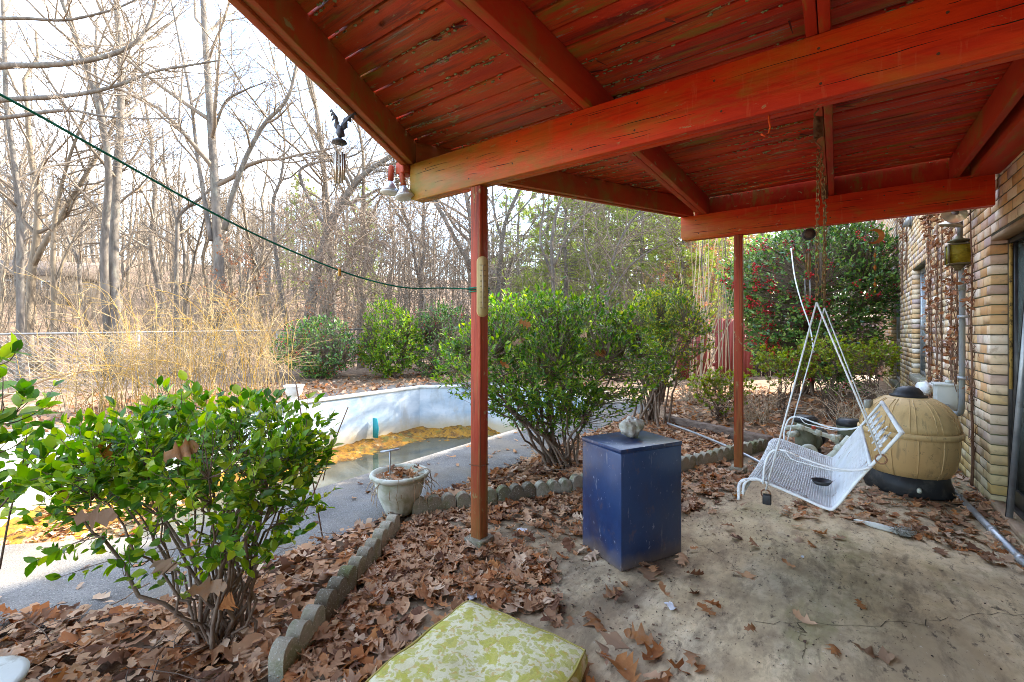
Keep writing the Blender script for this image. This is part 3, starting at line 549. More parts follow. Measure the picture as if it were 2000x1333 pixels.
# openings in the brick face: (y0, y1, z0, z1)
OPEN = [(2.45, 4.96, 0.0, 2.052), (8.10, 9.33, 0.66, 2.28), (11.1, 12.75, 0.3, 2.15)]
YB0, YB1, ZT = 2.2, 15.05, 5.0
def solid_rects():
    ys = sorted({YB0, YB1} | {v for o in OPEN for v in o[:2]}); zs = sorted({0.0, ZT} | {v for o in OPEN for v in o[2:]}); out = []
    for a, b in zip(ys[:-1], ys[1:]):
        for c, d in zip(zs[:-1], zs[1:]):
            ym, zm = (a + b) / 2, (c + d) / 2
            if not any(o[0] < ym < o[1] and o[2] < zm < o[3] for o in OPEN): out.append((a, b, c, d))
    return out
wm_ = MB()
for a, b, c, d in solid_rects():
    g0 = 0.009 if any(abs(a - o[1]) < 1e-6 and c < o[3] - 1e-6 and d > o[2] + 1e-6 for o in OPEN) else 0.0; g1 = 0.009 if any(abs(b - o[0]) < 1e-6 and c < o[3] - 1e-6 and d > o[2] + 1e-6 for o in OPEN) else 0.0
    wm_.box((XW + 0.005, a + g0, c), (XW + 0.10, b - g1, d))
wm_.build('wall', M['mortar'], house)
MB().box((XW + 0.20, -4.0, 0.0), (9.0, 15.04, 6.8)).build('house_shadow_body', M['house_wall'], house)  # unseen volume behind the brick, sized for the shadow it casts
MB().box((XW + 0.014, -4.0, 5.0), (XW + 0.199, 15.04, 6.8)).build('upper_shadow_wall', M['house_wall'], house)  # out-of-view strip, its height set by where the shadow should reach
MB().extr([[0.55, -4.4, 6.8], [9.4, -4.4, 6.8], [5.0, -4.4, 8.6]], (0, 19.9, 0)).build('roof', M['roof'], house)  # unseen gable, added only for its shadow
bricks = []
CP, BL = 0.0766, 0.2035
for r in range(int(ZT / CP)):
    z0 = r * CP + 0.006; z1 = z0 + CP - 0.0095; zm = (z0 + z1) / 2
    cuts = sorted([(YB0, YB1)] + []); segs = [(YB0, YB1)]
    for o in OPEN:
        if o[2] - 0.03 < zm < o[3] + 0.0:
            ns = []
            for a, b in segs:
                if o[0] <= a and o[1] >= b: continue
                if o[0] > a and o[0] < b: ns.append((a, o[0]))
                if o[1] > a and o[1] < b: ns.append((o[1], b))
                if not (o[0] < b and o[1] > a): ns.append((a, b))
            segs = ns
    for a, b in segs:
        y = a - (BL / 2 if r % 2 else 0)
        while y < b - 0.01:
            ya, yb = max(y + 0.0065, a), min(y + BL - 0.0065, b)
            if ya < a + 0.01: ya = a
            if yb > b - 0.01: yb = b
            if yb - ya > 0.03: bricks.append((ya, yb, z0, z1))
            y += BL
bricks = np.array(bricks); cen = np.c_[np.full(len(bricks), XW), bricks[:, :2].mean(1), bricks[:, 2:].mean(1)]
vx, vy, vd = view(cen); size = (bricks[:, 3] - bricks[:, 2]) / np.maximum(vd, 0.1) * ((vx > 1700) & (vx < 2030) & (vy > -20) & (vy < 1340) & (vd > 0.3))
hidden = (bricks[:, 1] < 4.9) & (bricks[:, 2] > 2.60)
size[hidden] = 0
order = np.argsort(-size); single = set(order[:300].tolist()); rest = MB(); cache = {}
def brick_mb(lo, hi):
    m = MB(); m.box(lo, hi); V = m.V[0]; V += rng.normal(0, 0.0012, V.shape); return m
for k, (ya, yb, z0, z1) in enumerate(bricks):
    dx = rng.uniform(-0.002, 0.0025)
    if k in single:
        Lk = round(yb - ya, 2); key = (Lk, rng.integers(0, 3))
        if key not in cache:
            mb_ = MB(); h = (CP - 0.0105) / 2; w2 = Lk / 2
            c = 0.0022; prof = [(-0.004 + 0.0, c)]
            # chamfered front face: 12 vertices keep the arris soft
            Vx = []
            for (xx, yy, zz) in [(0.095, w2, h), (c, w2, h), (0.0, w2 - c, h - c)]:
                Vx += [[xx, -yy, -zz], [xx, yy, -zz], [xx, yy, zz], [xx, -yy, zz]]
            Vx = np.array(Vx) + rng.normal(0, 0.0011, (12, 3)); q = []
            for t in (0, 4):
                for s in range(4): q.append([t + s, t + (s + 1) % 4, t + 4 + (s + 1) % 4, t + 4 + s])
            q.append([8, 9, 10, 11]); mb_.add(Vx, np.array(q)[:, ::-1]); me = mb_.mesh('brick'); me.materials.append(M['brick']); cache[key] = me
        o = bpy.data.objects.new('brick', cache[key]); COL.objects.link(o); o.parent = house
        o.location = (dx, (ya + yb) / 2 - 5, (z0 + z1) / 2); o.scale = (1, (yb - ya) / Lk, 1)
    else:
        rest.add(brick_mb((XW + dx, ya, z0), (XW + 0.095, yb, z1)).V[0], [[0,1,3,2],[4,6,7,5],[0,4,5,1],[2,3,7,6],[0,2,6,4],[1,5,7,3]])
stuff(rest.build('brickwork', M['brick'], house))
# far corner return and door head
MB().box((XW + 0.012, 15.04, 0), (3, 15.06, 5)).build('end_wall', M['mortar'], house)
# sliding door in its recess
M['pane'] = pm('dusty_glass', [(0.16, 0.20, 0.17), (0.26, 0.31, 0.27)], 2.5, 0.12, marks=[((0.45, 0.48, 0.44), 14, 0.56, 0.75, (1, 1, 1), 0.4), ((0.09, 0.12, 0.10), 1.2, 0.5, 0.65, (1, 1, 0.5), 0.6)], spec=0.6)
door = MB().box((XW + 0.118, 2.46, 0.06), (XW + 0.135, 4.86, 2.02)).build('sliding_door', M['pane'], house)
fr = MB(); X0, X1 = XW + 0.09, XW + 0.15
fr.box((X0, 4.905, 0.045), (X1, 4.955, 2.046)); fr.box((X0, 2.46, 1.985), (X1, 4.904, 2.046)); fr.box((X0 - 0.02, 2.46, 0.03), (X1, 4.904, 0.055))
fr.build('door_frame', M['alu_dark'], door)
MB().box((X0 + 0.012, 4.84, 0.07), (X1 - 0.008, 4.90, 1.98)).build('door_stile', M['alu_dark'], door); MB().box((X0 + 0.01, 2.46, 0.06), (X1 - 0.01, 4.84, 0.17)).build('bottom_rail', M['alu_dark'], door)
MB().box((X0 - 0.006, 4.868, 0.9), (X0 + 0.008, 4.898, 1.98)).build('rust_strip', pm('yellowed_trim', [(0.45, 0.27, 0.06), (0.5, 0.33, 0.1)], 12, 0.8, marks=[((0.08, 0.05, 0.02), 20, 0.55, 0.65)]), door)
MB().box((XW - 0.012, 2.46, 0.0), (XW + 0.075, 4.955, 0.042)).build('threshold', pm('threshold_wood', [(0.30, 0.20, 0.12), (0.42, 0.30, 0.2)], 8, 0.85, 0.3, marks=[((0.25, 0.26, 0.1), 4, 0.55, 0.7, (1, 1, 1), 0.5)]), door, bevel=0.006)
MB().box((XW + 0.001, 2.46, 2.02), (XW + 0.098, 4.955, 2.051)).build('steel_lintel', pm('rusty_lintel', [(0.42, 0.28, 0.16), (0.34, 0.2, 0.1)], 8, 0.9), door)
# windows
for (a, b, c, d) in OPEN[1:]:
    w = MB(); X = XW + 0.085
    w.box((X, a, c + 0.02), (X + 0.03, a + 0.05, d)); w.box((X, b - 0.06, c + 0.02), (X + 0.03, b, d)); w.box((X, a + 0.051, d - 0.06), (X + 0.03, b - 0.061, d)); w.box((X, a + 0.051, (c + d) / 2 - 0.1), (X + 0.03, b - 0.061, (c + d) / 2 - 0.04)); w.box((X, a + 0.051, c + 0.02), (X + 0.03, b - 0.061, c + 0.08))
    wo_ = w.build('window', M['alu'], house)
    MB().box((X + 0.012, a + 0.051, (c + d) / 2 - 0.04), (X + 0.016, b - 0.061, d - 0.06)).build('pane', M['pane'], wo_); MB().box((X + 0.008, a + 0.051, c + 0.08), (X + 0.012, b - 0.061, (c + d) / 2 - 0.1)).build('pane', M['pane'], wo_)
    MB().box((XW - 0.045, a - 0.03, c - 0.06), (XW + 0.084, b + 0.03, c + 0.018)).build('sill', M['scallop'], wo_, bevel=0.006)
M['pink_metal'] = pm('faded_downspout', [(0.42, 0.25, 0.2), (0.5, 0.32, 0.26)], 6, 0.6)
t = thing('downspout', 'faded pinkish downspout at the far corner of the brick house', 'downspout', (0.93, 15.18, 0))
MB().box((0.86, 15.12, 0.0), (0.97, 15.21, 6.6)).build('pipe', M['pink_metal'], t, bevel=0.01)
for z in (1.4, 3.4): MB().box((0.85, 15.10, z), (0.99, 15.225, z + 0.03)).build('bracket', M['pink_metal'], t)
c = atX(1780, 430, XW); t = thing('wall_vent', 'small grey metal vent hood high on the brick wall', 'vent', c)
MB().extr([c + np.array([-0.003, -0.10, -0.09]), c + np.array([-0.11, -0.10, -0.09]), c + np.array([-0.003, -0.10, 0.16])], (0, 0.20, 0)).build('hood', M['alu'], t)
MB().box(c + np.array([-0.012, -0.12, -0.11]), c + np.array([-0.0035, 0.12, 0.18])).build('flange', M['alu'], t)
# dead vines on the brick
M['vine'] = pm('dead_vine_stem', [(0.14, 0.08, 0.05), (0.24, 0.14, 0.09)], 14, 0.9, 0.3)
M['vine_leaf'] = pm('dead_vine_leaf', [(0.18, 0.07, 0.03), (0.32, 0.13, 0.05), (0.24, 0.13, 0.09)], 6, 0.8, island=0.8, trans=0.15)
LEAF4 = (np.array([[0, 0, 0], [0.45, 0.28, 0.06], [1, 0, -0.05], [0.45, -0.28, 0.06]]), np.array([[0, 2, 1], [0, 3, 2]]))
VN = [(1899, 0.0, 2.6, 0.3), (1867, 0.0, 2.9, 0.7), (1857, 0.05, 2.9, 0.5), (1838, 0.0, 3.3, 0.7), (1829, 0.1, 3.6, 0.6), (1819, 0.0, 3.6, 1.2), (1813, 0.1, 3.3, 0.6), (1770, 2.2, 4.6, 1.4), (1762, 2.0, 4.8, 1.5), (1752, 2.2, 4.8, 1.2)]
VL = ['dead vine climbing the brick beside the sliding door', 'thin dead vine just left of the grey conduit', 'dead vine behind the grey conduit and meter box', 'dead vine up the brick left of the conduit', 'slender dead vine between conduit and brick window', 'leafy dead vine along the near side of the brick window', 'thin dead vine hugging the brick window opening', 'dead vine mat high on the far brick wall near the vent', 'dead vine tangle left of the wall vent', 'dead vine tangle at the far top of the brick wall']
for (px, z0, z1, lf), lab in zip(VN, VL):
    Y = atX(px, 650, XW - 0.015)[1]; t = thing('dead_vine', lab, 'vine', (XW - 0.01, Y, z0)); m = MB(); lv = MB()
    n = 22; zz = np.linspace(z0, z1, n); yy = Y + np.cumsum(rng.normal(0, 0.012, n)); P = np.c_[np.full(n, XW - 0.008) - rng.uniform(0, 0.012, n), yy, zz]; m.tube(P, np.linspace(0.012, 0.004, n), 6)
    for q in range(int(14 * (z1 - z0))):
        b = P[rng.integers(2, n)]; ang = rng.normal(0, 0.9); L = rng.uniform(0.08, 0.35); k = np.linspace(0, 1, 5)[:, None]
        d = np.array([-rng.uniform(0, 0.12), sin(ang), cos(ang)]); S = b + k * L * d + rng.normal(0, 0.008, (5, 3)); S[:, 0] = np.minimum(S[:, 0], XW - 0.004); m.tube(S, np.linspace(0.004, 0.0015, 5), 4)
    m.build('stem', M['vine'], t, smooth=True)
    nl = int(180 * lf * (z1 - z0) / 3); zt = z0 + (z1 - z0) * rng.beta(2, 1.3, nl) ** 0.8; clus = rng.choice(zt, max(nl // 9, 3)); zt = rng.choice(clus, nl) + rng.normal(0, 0.05, nl)
    zt = np.clip(zt, z0 + 0.1, z1); pos = np.c_[XW - 0.015 - rng.uniform(0, 0.05, nl), np.interp(zt, zz, yy) + rng.normal(0, 0.035, nl), zt]
    ax = norm(rng.normal(0, 1, (nl, 3)) + np.array([-0.3, 0, -0.6])); lv.add(*place(LEAF4, pos, ax, norm(rng.normal(0, 1, (nl, 3)) + np.array([-1.0, 0, 0])), rng.uniform(0.03, 0.075, nl)))
    if nl: stuff(lv.build('dry_leaves', M['vine_leaf'], t))
# ================================================================== THINGS ON THE PATIO
A3 = np.array
M['white_paint'] = pm('white_enamel', [(0.70, 0.71, 0.70), (0.82, 0.83, 0.82)], 6, 0.45, marks=[((0.26, 0.14, 0.07), 14, 0.64, 0.70, (1, 1, 1), 0.8), ((0.46, 0.46, 0.36), 3, 0.55, 0.7, (1, 1, 1), 0.5)])
M['rust'] = pm('rusty_steel', [(0.13, 0.06, 0.035), (0.25, 0.12, 0.06), (0.33, 0.2, 0.1)], 20, 0.75, metal=0.3)
M['chain'] = pm('brassy_chain', [(0.24, 0.13, 0.05), (0.42, 0.27, 0.12)], 20, 0.5, metal=0.6)
M['black'] = pm('black_plastic', [(0.015, 0.015, 0.016), (0.035, 0.035, 0.035)], 6, 0.45, marks=[((0.16, 0.14, 0.11), 9, 0.6, 0.8, (1, 1, 1), 0.5)])
M['pvc'] = pm('pvc_pipe', [(0.52, 0.53, 0.42), (0.66, 0.67, 0.58)], 5, 0.5, marks=[((0.25, 0.28, 0.12), 5, 0.52, 0.7, (1, 1, 1), 0.7)])
# ---- hanging bench
YN, YF = 2.79, 3.93
sw = thing('porch_swing', 'white metal mesh swing bench hanging on rods and chains', 'swing', (-0.08, 3.36, 0.42))
PROF = smoothpath([(-0.425, 0, 0.42), (-0.415, 0, 0.485), (-0.37, 0, 0.517), (-0.30, 0, 0.503), (-0.16, 0, 0.463), (-0.045, 0, 0.428), (-0.005, 0, 0.447), (0.07, 0, 0.575), (0.155, 0, 0.708), (0.245, 0, 0.85)], 44)
def prof_at(Y, sag=0): P = PROF.copy(); P[:, 1] = Y; return P
for Y in (YN, YF): MB().tube(prof_at(Y), 0.0082, 8).build('side_rail', M['white_paint'], sw, smooth=True)
MB().tube([(0.245, YN, 0.85), (0.245, YF, 0.85)], 0.012, 8).build('top_rail', M['white_paint'], sw, smooth=True)
k74 = 37; MB().tube([(PROF[k74, 0], YN, PROF[k74, 2]), (PROF[k74, 0], YF, PROF[k74, 2])], 0.009, 8).build('back_rail', M['white_paint'], sw, smooth=True)
MB().tube([(PROF[1, 0], YN, PROF[1, 2]), (PROF[1, 0], YF, PROF[1, 2])], 0.010, 8).build('front_rail', M['white_paint'], sw, smooth=True)
seat = MB(); ns = 84; Pm = PROF[1:k74 + 1]
sagf = lambda t: -0.022 * np.sin(pi * t)
for q in range(1, ns):
    P = Pm.copy(); P[:, 1] = YN + (YF - YN) * q / ns; P[:, 2] += sagf(q / ns); seat.tube(P[::2], 0.0042, 4)
L = np.concatenate([[0], np.cumsum(np.linalg.norm(np.diff(Pm, axis=0), axis=1))])
for s in np.linspace(0.01, L[-1] - 0.01, 64):
    p = A3([np.interp(s, L, Pm[:, 0]), 0, np.interp(s, L, Pm[:, 2])]); tq = np.linspace(0, 1, 9); P = np.tile(p, (9, 1)); P[:, 1] = YN + (YF - YN) * tq; P[:, 2] += sagf(tq) + 0.003; seat.tube(P, 0.0034, 4)
seat.build('mesh_seat', M['white_paint'], sw, smooth=True)
# cast leaf ornaments in the top panel
p0, p1_ = PROF[k74], PROF[-1]; up = norm(p1_ - p0)
orn = MB()
nrm_ = norm(np.cross(up, A3([0, 1.0, 0])))
for q in range(1, 6):
    yc = YN + (YF - YN) * q / 6; c0 = p0 * 0.5 + p1_ * 0.5; c0 = A3([c0[0], yc, c0[2]])
    for a in np.linspace(-1.25, 1.25, 5):
        d = up * cos(a) + A3([0, 1, 0]) * sin(a); s = np.cross(nrm_, d); b = c0 - up * 0.035; L_ = 0.085
        orn.extr([b, b + d * L_ * 0.5 + s * 0.016, b + d * L_, b + d * L_ * 0.5 - s * 0.016], nrm_ * 0.006)
    orn.tube([c0 - up * 0.062, c0 + up * 0.062], 0.004, 5)
orn.build('leaf_ornament', M['white_paint'], sw)
for Y in (YN - 0.012, YF + 0.012):
    MB().tube(smoothpath([(-0.325, Y, 0.50), (-0.318, Y, 0.60), (-0.285, Y, 0.682), (-0.22, Y, 0.695), (-0.13, Y, 0.665), (-0.03, Y, 0.642), (0.07, Y, 0.644), (0.135, Y, 0.672)], 26), 0.0056, 8).build('armrest', M['white_paint'], sw, smooth=True)
    MB().tube(smoothpath([(-0.22, Y, 0.69), (-0.19, Y, 0.655), (-0.11, Y, 0.640), (-0.02, Y, 0.628), (0.06, Y, 0.638)], 14), 0.0032, 6).build('arm_scroll', M['white_paint'], sw, smooth=True)
# hooked front foot of the near rail
MB().tube(smoothpath([(-0.36, YN, 0.515), (-0.42, YN, 0.50), (-0.445, YN, 0.465), (-0.447, YN, 0.385)], 12), 0.0085, 8).build('front_foot', M['white_paint'], sw, smooth=True)
apex = {YN: A3([-0.085, 2.78, 1.475]), YF: A3([-0.075, 4.0, 1.50])}
for Y, ap in apex.items():
    for q in ((-0.312, Y - 0.02 if Y == YN else Y + 0.02, 0.47), (0.17, Y - 0.02 if Y == YN else Y + 0.02, 0.735)):
        MB().tube([ap, q], 0.0044, 8).build('hanger_rod', M['white_paint'], sw, smooth=True)
        MB().tube(smoothpath([A3(q) + A3([0.022 * cos(a), 0, 0.022 * sin(a) - 0.018]) for a in np.linspace(0, 2 * pi, 9)], 16), 0.004, 6).build('eye_ring', M['rust'], sw, smooth=True)
MB().box((-0.325, YN - 0.045, 0.40), (-0.285, YN - 0.012, 0.452)).build('clamp', M['black'], sw, bevel=0.004)
# springs, hooks and chains
lk = MB(); a = np.linspace(0, 2 * pi, 15); lk.tube(np.c_[0.008 * np.cos(a) * 1.0, np.zeros(15), 0.008 * np.sin(a) + 0.012 * np.sign(np.sin(a)) * (np.abs(np.sin(a)) > 0.1)], 0.0026, 5)
lme = lk.mesh('chain_link', True); lme.materials.append(M['chain'])
def chain(a, b, mat=None, bow=0.0):
    a, b = A3(a), A3(b); d = b - a; L = np.linalg.norm(d); n = max(int(L / 0.031), 2)
    for k in range(n):
        o = bpy.data.objects.new('chain_link', lme); COL.objects.link(o); o.parent = sw
        t = (k + 0.5) / n; p = a + d * t + A3([bow * sin(pi * t), 0, 0]); o.location = tuple(p - A3(sw.location)); o.rotation_euler = (0, 0, 0.5 + (pi / 2 if k % 2 else 0) + rng.normal(0, 0.15))
def helix(c, z0, z1, r, turns, wr):
    t = np.linspace(0, 1, turns * 9); return MB().tube(np.c_[c[0] + r * np.cos(t * turns * 2 * pi), c[1] + r * np.sin(t * turns * 2 * pi), z0 + (z1 - z0) * t], wr, 5)
for Y, (hx, hy) in zip((YN, YF), ((-0.078, 2.78), (-0.075, 4.08))):
    c = (hx, hy)
    MB().tube(smoothpath([(hx, hy, 2.485), (hx - 0.002, hy, 2.455), (hx - 0.016, hy, 2.44), (hx - 0.012, hy, 2.424), (hx + 0.004, hy, 2.420)], 12), 0.0045, 6).build('eye_hook', M['rust'], sw, smooth=True)
    helix(c, 2.415, 2.315, 0.019, 16, 0.0036).build('spring', M['rust'], sw, smooth=True)
    MB().tube(smoothpath([(hx, hy, 2.315), (hx - 0.012, hy, 2.295), (hx + 0.004, hy, 2.275), (hx + 0.014, hy, 2.255), (hx, hy, 2.243)], 12), 0.004, 6).build('s_hook', M['rust'], sw, smooth=True)
    chain((hx, hy, 2.25), apex[Y] + A3([0, 0, 0.01])); 
chain((-0.066, 2.80, 2.24), (-0.06, 2.80, 1.50), bow=0.012)
# ---- small black dish left on the seat
dp = A3([0.5 * (-0.045 - 0.16) + 0.03, 3.12, 0.455]); t = thing('saucer', 'small black plastic saucer lying on the swing seat', 'saucer', dp)
MB().lathe([(0.0, 0.004), (0.03, 0.004), (0.048, 0.022), (0.052, 0.024), (0.036, 0.0), (0.0, 0.0)], dp, 20).build('dish', M['black'], t, smooth=True)
# ---- sand filter
fc = A3([0.49, 5.08, 0.0]); t = thing('pool_filter', 'tan domed pool sand filter tank on black base beside brick wall', 'pool filter', fc)
M['tan_tank'] = pm('tan_fibreglass', [(0.56, 0.36, 0.15), (0.66, 0.465, 0.22)], 2.5, 0.55, 0.06, marks=[((0.34, 0.22, 0.09), 5, 0.54, 0.70, (1, 1, 0.4), 0.6), ((0.12, 0.10, 0.05), 22, 0.64, 0.70, (1, 1, 1), 0.6), ((0.20, 0.15, 0.08), 9, 0.60, 0.68, (3, 3, 0.3), 0.5)])
MB().lathe([(0.285, 0.0), (0.30, 0.01), (0.27, 0.09), (0.255, 0.17), (0.0, 0.17)], fc, 48, lambda a, z: 0.012 * np.sign(np.sin(24 * a)) if 0.005 < z < 0.16 else 0 * a).build('base', M['black'], t)
MB().lathe([(0.20, 0.125), (0.262, 0.15), (0.30, 0.22), (0.318, 0.32), (0.325, 0.44), (0.326, 0.475)], fc, 56).build('tank_body', M['tan_tank'], t, smooth=True)
MB().lathe([(0.322, 0.465), (0.344, 0.470), (0.346, 0.505), (0.335, 0.512), (0.315, 0.512)], fc, 56).build('clamp_band', M['tan_tank'], t, smooth=False)
MB().lathe([(0.330, 0.512), (0.322, 0.56), (0.295, 0.64), (0.245, 0.715), (0.17, 0.765), (0.10, 0.785), (0.0, 0.788)], fc, 56).build('dome', M['tan_tank'], t, smooth=True)
for a in np.linspace(0, 2 * pi, 12, endpoint=False):
    for dlt in (-0.06, 0.06):
        b = a + dlt; P = [(r * cos(b) + fc[0], r * sin(b) + fc[1], z) for r, z in ((0.331, 0.515), (0.324, 0.56), (0.297, 0.64), (0.247, 0.715), (0.172, 0.765))]
        MB().tube(P, 0.003, 5).build('rib', M['tan_tank'], t, smooth=True)
    b = a + 0.1; MB().tube([(r * cos(b) + fc[0], r * sin(b) + fc[1], z) for r, z in ((0.327, 0.465), (0.319, 0.33), (0.30, 0.22), (0.262, 0.15))], 0.0045, 5).build('rib', M['tan_tank'], t, smooth=True)
MB().lathe([(0.125, 0.778), (0.125, 0.792), (0.10, 0.797), (0.095, 0.82), (0.07, 0.85), (0.03, 0.865), (0.0, 0.867)], fc, 32).build('cap', M['black'], t, smooth=True)
dd = -norm(fc[:2]); pc = fc + A3([*(rz(0.25)[:2, :2] @ dd) * 0.27, 0.07]); MB().tube([pc, pc + A3([*dd * 0.05, -0.004])], 0.016, 10).build('drain_spout', M['pvc'], t, smooth=True)
gp = fc + A3([*(rz(-1.15)[:2, :2] @ dd) * 0.285, 0.70]); MB().box(gp - A3([0.03, 0.012, 0.035]), gp + A3([0.03, 0.012, 0.035]), rz(0.6)).build('label_plate', pm('faded_plate', [(0.3, 0.3, 0.25), (0.42, 0.42, 0.36)], 20, 0.6), t)
# ---- two pumps
for k, (px, py, lab) in enumerate(((-0.27, 5.62, 'grey green pool pump with black lid left of the other pump'), (0.10, 5.66, 'grey green pool pump with black lid nearest the tan filter'))):
    c = A3([px, py, 0.0]); t = thing('pool_pump', lab, 'pump', c)
    M.setdefault('pump', pm('dirty_pump', [(0.10, 0.105, 0.07), (0.19, 0.20, 0.13)], 6, 0.7, 0.1, marks=[((0.28, 0.27, 0.2), 10, 0.6, 0.75, (1, 1, 1), 0.6)]))
    MB().lathe([(0.06, 0.0), (0.085, 0.02), (0.088, 0.14), (0.095, 0.2), (0.098, 0.36), (0.105, 0.365), (0.105, 0.385), (0.0, 0.385)], c, 28).build('strainer_pot', M['pump'], t, smooth=False)
    MB().lathe([(0.11, 0.387), (0.112, 0.43), (0.095, 0.44), (0.09, 0.45), (0.0, 0.452)], c, 28, lambda a, z: 0.03 * np.sign(np.sin(10 * a)) if 0.38 < z < 0.435 else 0 * a).build('lid', M['black'], t)
    MB().tube([c + A3([0.02, 0.05, 0.16]), c + A3([0.05, 0.20, 0.16]), c + A3([0.06, 0.24, 0.16])], [0.10, 0.10, 0.08], 20).build('housing', M['pump'], t, smooth=True)
    MB().tube([c + A3([0.06, 0.25, 0.16]), c + A3([0.12, 0.52, 0.16])], 0.085, 20).build('motor', M['black'], t, smooth=True)
    MB().box(c + A3([-0.07, 0.02, 0.0]), c + A3([0.13, 0.42, 0.04])).build('foot', M['black'], t)
    MB().tube([c + A3([-0.07, -0.08, 0.27]), c + A3([-0.13, -0.17, 0.27])], 0.032, 12).build('port', M['pvc'], t, smooth=True)
def pipe(pts, r, lab, mat='pvc', fit=()):
    P = smoothpath(pts, 8 * len(pts)); t = thing('pvc_pipe', lab, 'pipe', (pts[0][0], pts[0][1], 0)); MB().tube(P, r, 12).build('pipe_run', M[mat], t, smooth=True)
    for f in fit:
        a = A3(pts[f]); b = A3(pts[f + 1]) if f + 1 < len(pts) else A3(pts[f - 1]); d = norm(b - a); MB().tube([a - d * 0.03, a + d * 0.03], r * 1.35, 12).build('fitting', M[mat], t, smooth=True)
    return t
v = pipe([(-0.42, 5.30, 0.36), (-0.30, 5.33, 0.375), (-0.16, 5.36, 0.335), (-0.03, 5.40, 0.29), (0.0, 5.44, 0.24)], 0.022, 'pale pvc pipe with red valve handle by the pumps', fit=(1, 2, 3))
MB().box((-0.205, 5.325, 0.37), (-0.17, 5.36, 0.40)).build('valve_handle', pm('red_valve', [(0.35, 0.04, 0.02), (0.45, 0.07, 0.03)], 6, 0.5), v, bevel=0.004)
pipe([(-0.14, 5.24, 0.03), (-0.08, 5.28, 0.09), (0.02, 5.34, 0.20), (0.10, 5.40, 0.31)], 0.036, 'thick pale pvc pipe slanting up between the pumps', fit=(1, 2))
pipe([(-0.33, 5.28, 0.02), (-0.30, 5.29, 0.14), (-0.24, 5.31, 0.20), (-0.18, 5.33, 0.17), (-0.16, 5.33, 0.06)], 0.022, 'bent pale pvc pipe low in front of the left pump')
pipe([(0.14, 5.5, 0.24), (0.20, 5.35, 0.24), (0.26, 5.28, 0.23), (0.30, 5.25, 0.20)], 0.030, 'short pale pvc pipe joining the right pump to the filter', fit=(1,))
pipe([(0.78, 6.75, 0.70), (0.86, 6.80, 0.71), (0.95, 6.85, 0.71)], 0.055, 'white pvc stub sticking out of the brick wall', 'white_paint', fit=(0,))
# ---- conduit, meter box, lantern, floodlights on the wall
M['conduit'] = pm('grey_conduit', [(0.17, 0.18, 0.18), (0.25, 0.26, 0.26)], 6, 0.6, marks=[((0.2, 0.22, 0.12), 4, 0.5, 0.7, (1, 1, 1), 0.5)])
CY = 5.66
t = thing('conduit', 'grey electrical conduit running up the brick wall under the lantern', 'conduit', (0.91, CY, 0.55))
MB().tube(smoothpath([(0.87, 6.07, 0.60), (0.88, CY + 0.26, 0.565), (0.905, CY + 0.06, 0.585), (0.91, CY, 0.70), (0.912, CY, 1.2), (0.912, CY, 1.80), (0.90, CY, 1.90)], 40), 0.022, 12).build('tube', M['conduit'], t, smooth=True)
MB().tube([(0.912, CY, 1.70), (0.912, CY, 1.78)], 0.028, 12).build('coupling', M['conduit'], t, smooth=True)
for z in (0.9, 1.45): MB().box((0.885, CY - 0.045, z), (0.957, CY + 0.045, z + 0.025)).build('strap', M['alu'], t)
MB().tube([(0.90, CY, 2.19), (0.90, CY, 2.36)], 0.018, 10).build('upper_tube', M['conduit'], t, smooth=True)
t = thing('electrical_box', 'pale grey electrical box fixed to the brick wall behind the filter', 'electrical box', (0.87, 6.22, 0.5))
M['greybox'] = pm('pale_grey_enamel', [(0.42, 0.43, 0.38), (0.52, 0.53, 0.48)], 4, 0.55, marks=[((0.22, 0.14, 0.07), 9, 0.62, 0.72, (1, 1, 0.4), 0.7)])
MB().box((0.80, 6.08, 0.52), (0.953, 6.30, 0.80)).build('cabinet', M['greybox'], t, bevel=0.006); MB().box((0.785, 6.07, 0.795), (0.953, 6.31, 0.815)).build('hood', M['greybox'], t, bevel=0.004)
MB().box((0.83, 6.32, 0.50), (0.952, 6.52, 0.74)).build('timer_box', M['greybox'], t, bevel=0.015); MB().tube([(0.90, 6.19, 0.815), (0.90, 6.19, 0.845)], 0.025, 12).build('hub', M['greybox'], t, smooth=True)
lc = A3([0.89, CY, 1.90]); t = thing('wall_lantern', 'weathered brass lantern with yellow glass on the brick wall', 'lantern', lc)
M['brass'] = pm('old_brass', [(0.10, 0.09, 0.05), (0.20, 0.17, 0.09)], 15, 0.55, metal=0.6)
M['amber'] = pm('amber_glass', [(0.38, 0.32, 0.02), (0.55, 0.48, 0.06)], 14, 0.25, 0.5, marks=[((0.25, 0.2, 0.02), 20, 0.55, 0.65, (1, 1, 3), 0.7)], trans=0.45)
MB().lathe([(0.024, -0.02), (0.03, 0.0), (0.045, 0.02), (0.05, 0.03)], lc, 16).build('socket', M['brass'], t, smooth=True)
q = 0.075
MB().box(lc + A3([-q, -q, 0.03]), lc + A3([q, q, 0.045])).build('base_plate', M['brass'], t, bevel=0.003); MB().box(lc + A3([-q - .004, -q - .004, 0.205]), lc + A3([q + .004, q + .004, 0.218])).build('top_plate', M['brass'], t, bevel=0.003)
for sx in (-1, 1):
    for sy in (-1, 1): MB().box(lc + A3([sx * q - 0.008, sy * q - 0.008, 0.044]), lc + A3([sx * q + 0.008, sy * q + 0.008, 0.206])).build('corner_bar', M['brass'], t)
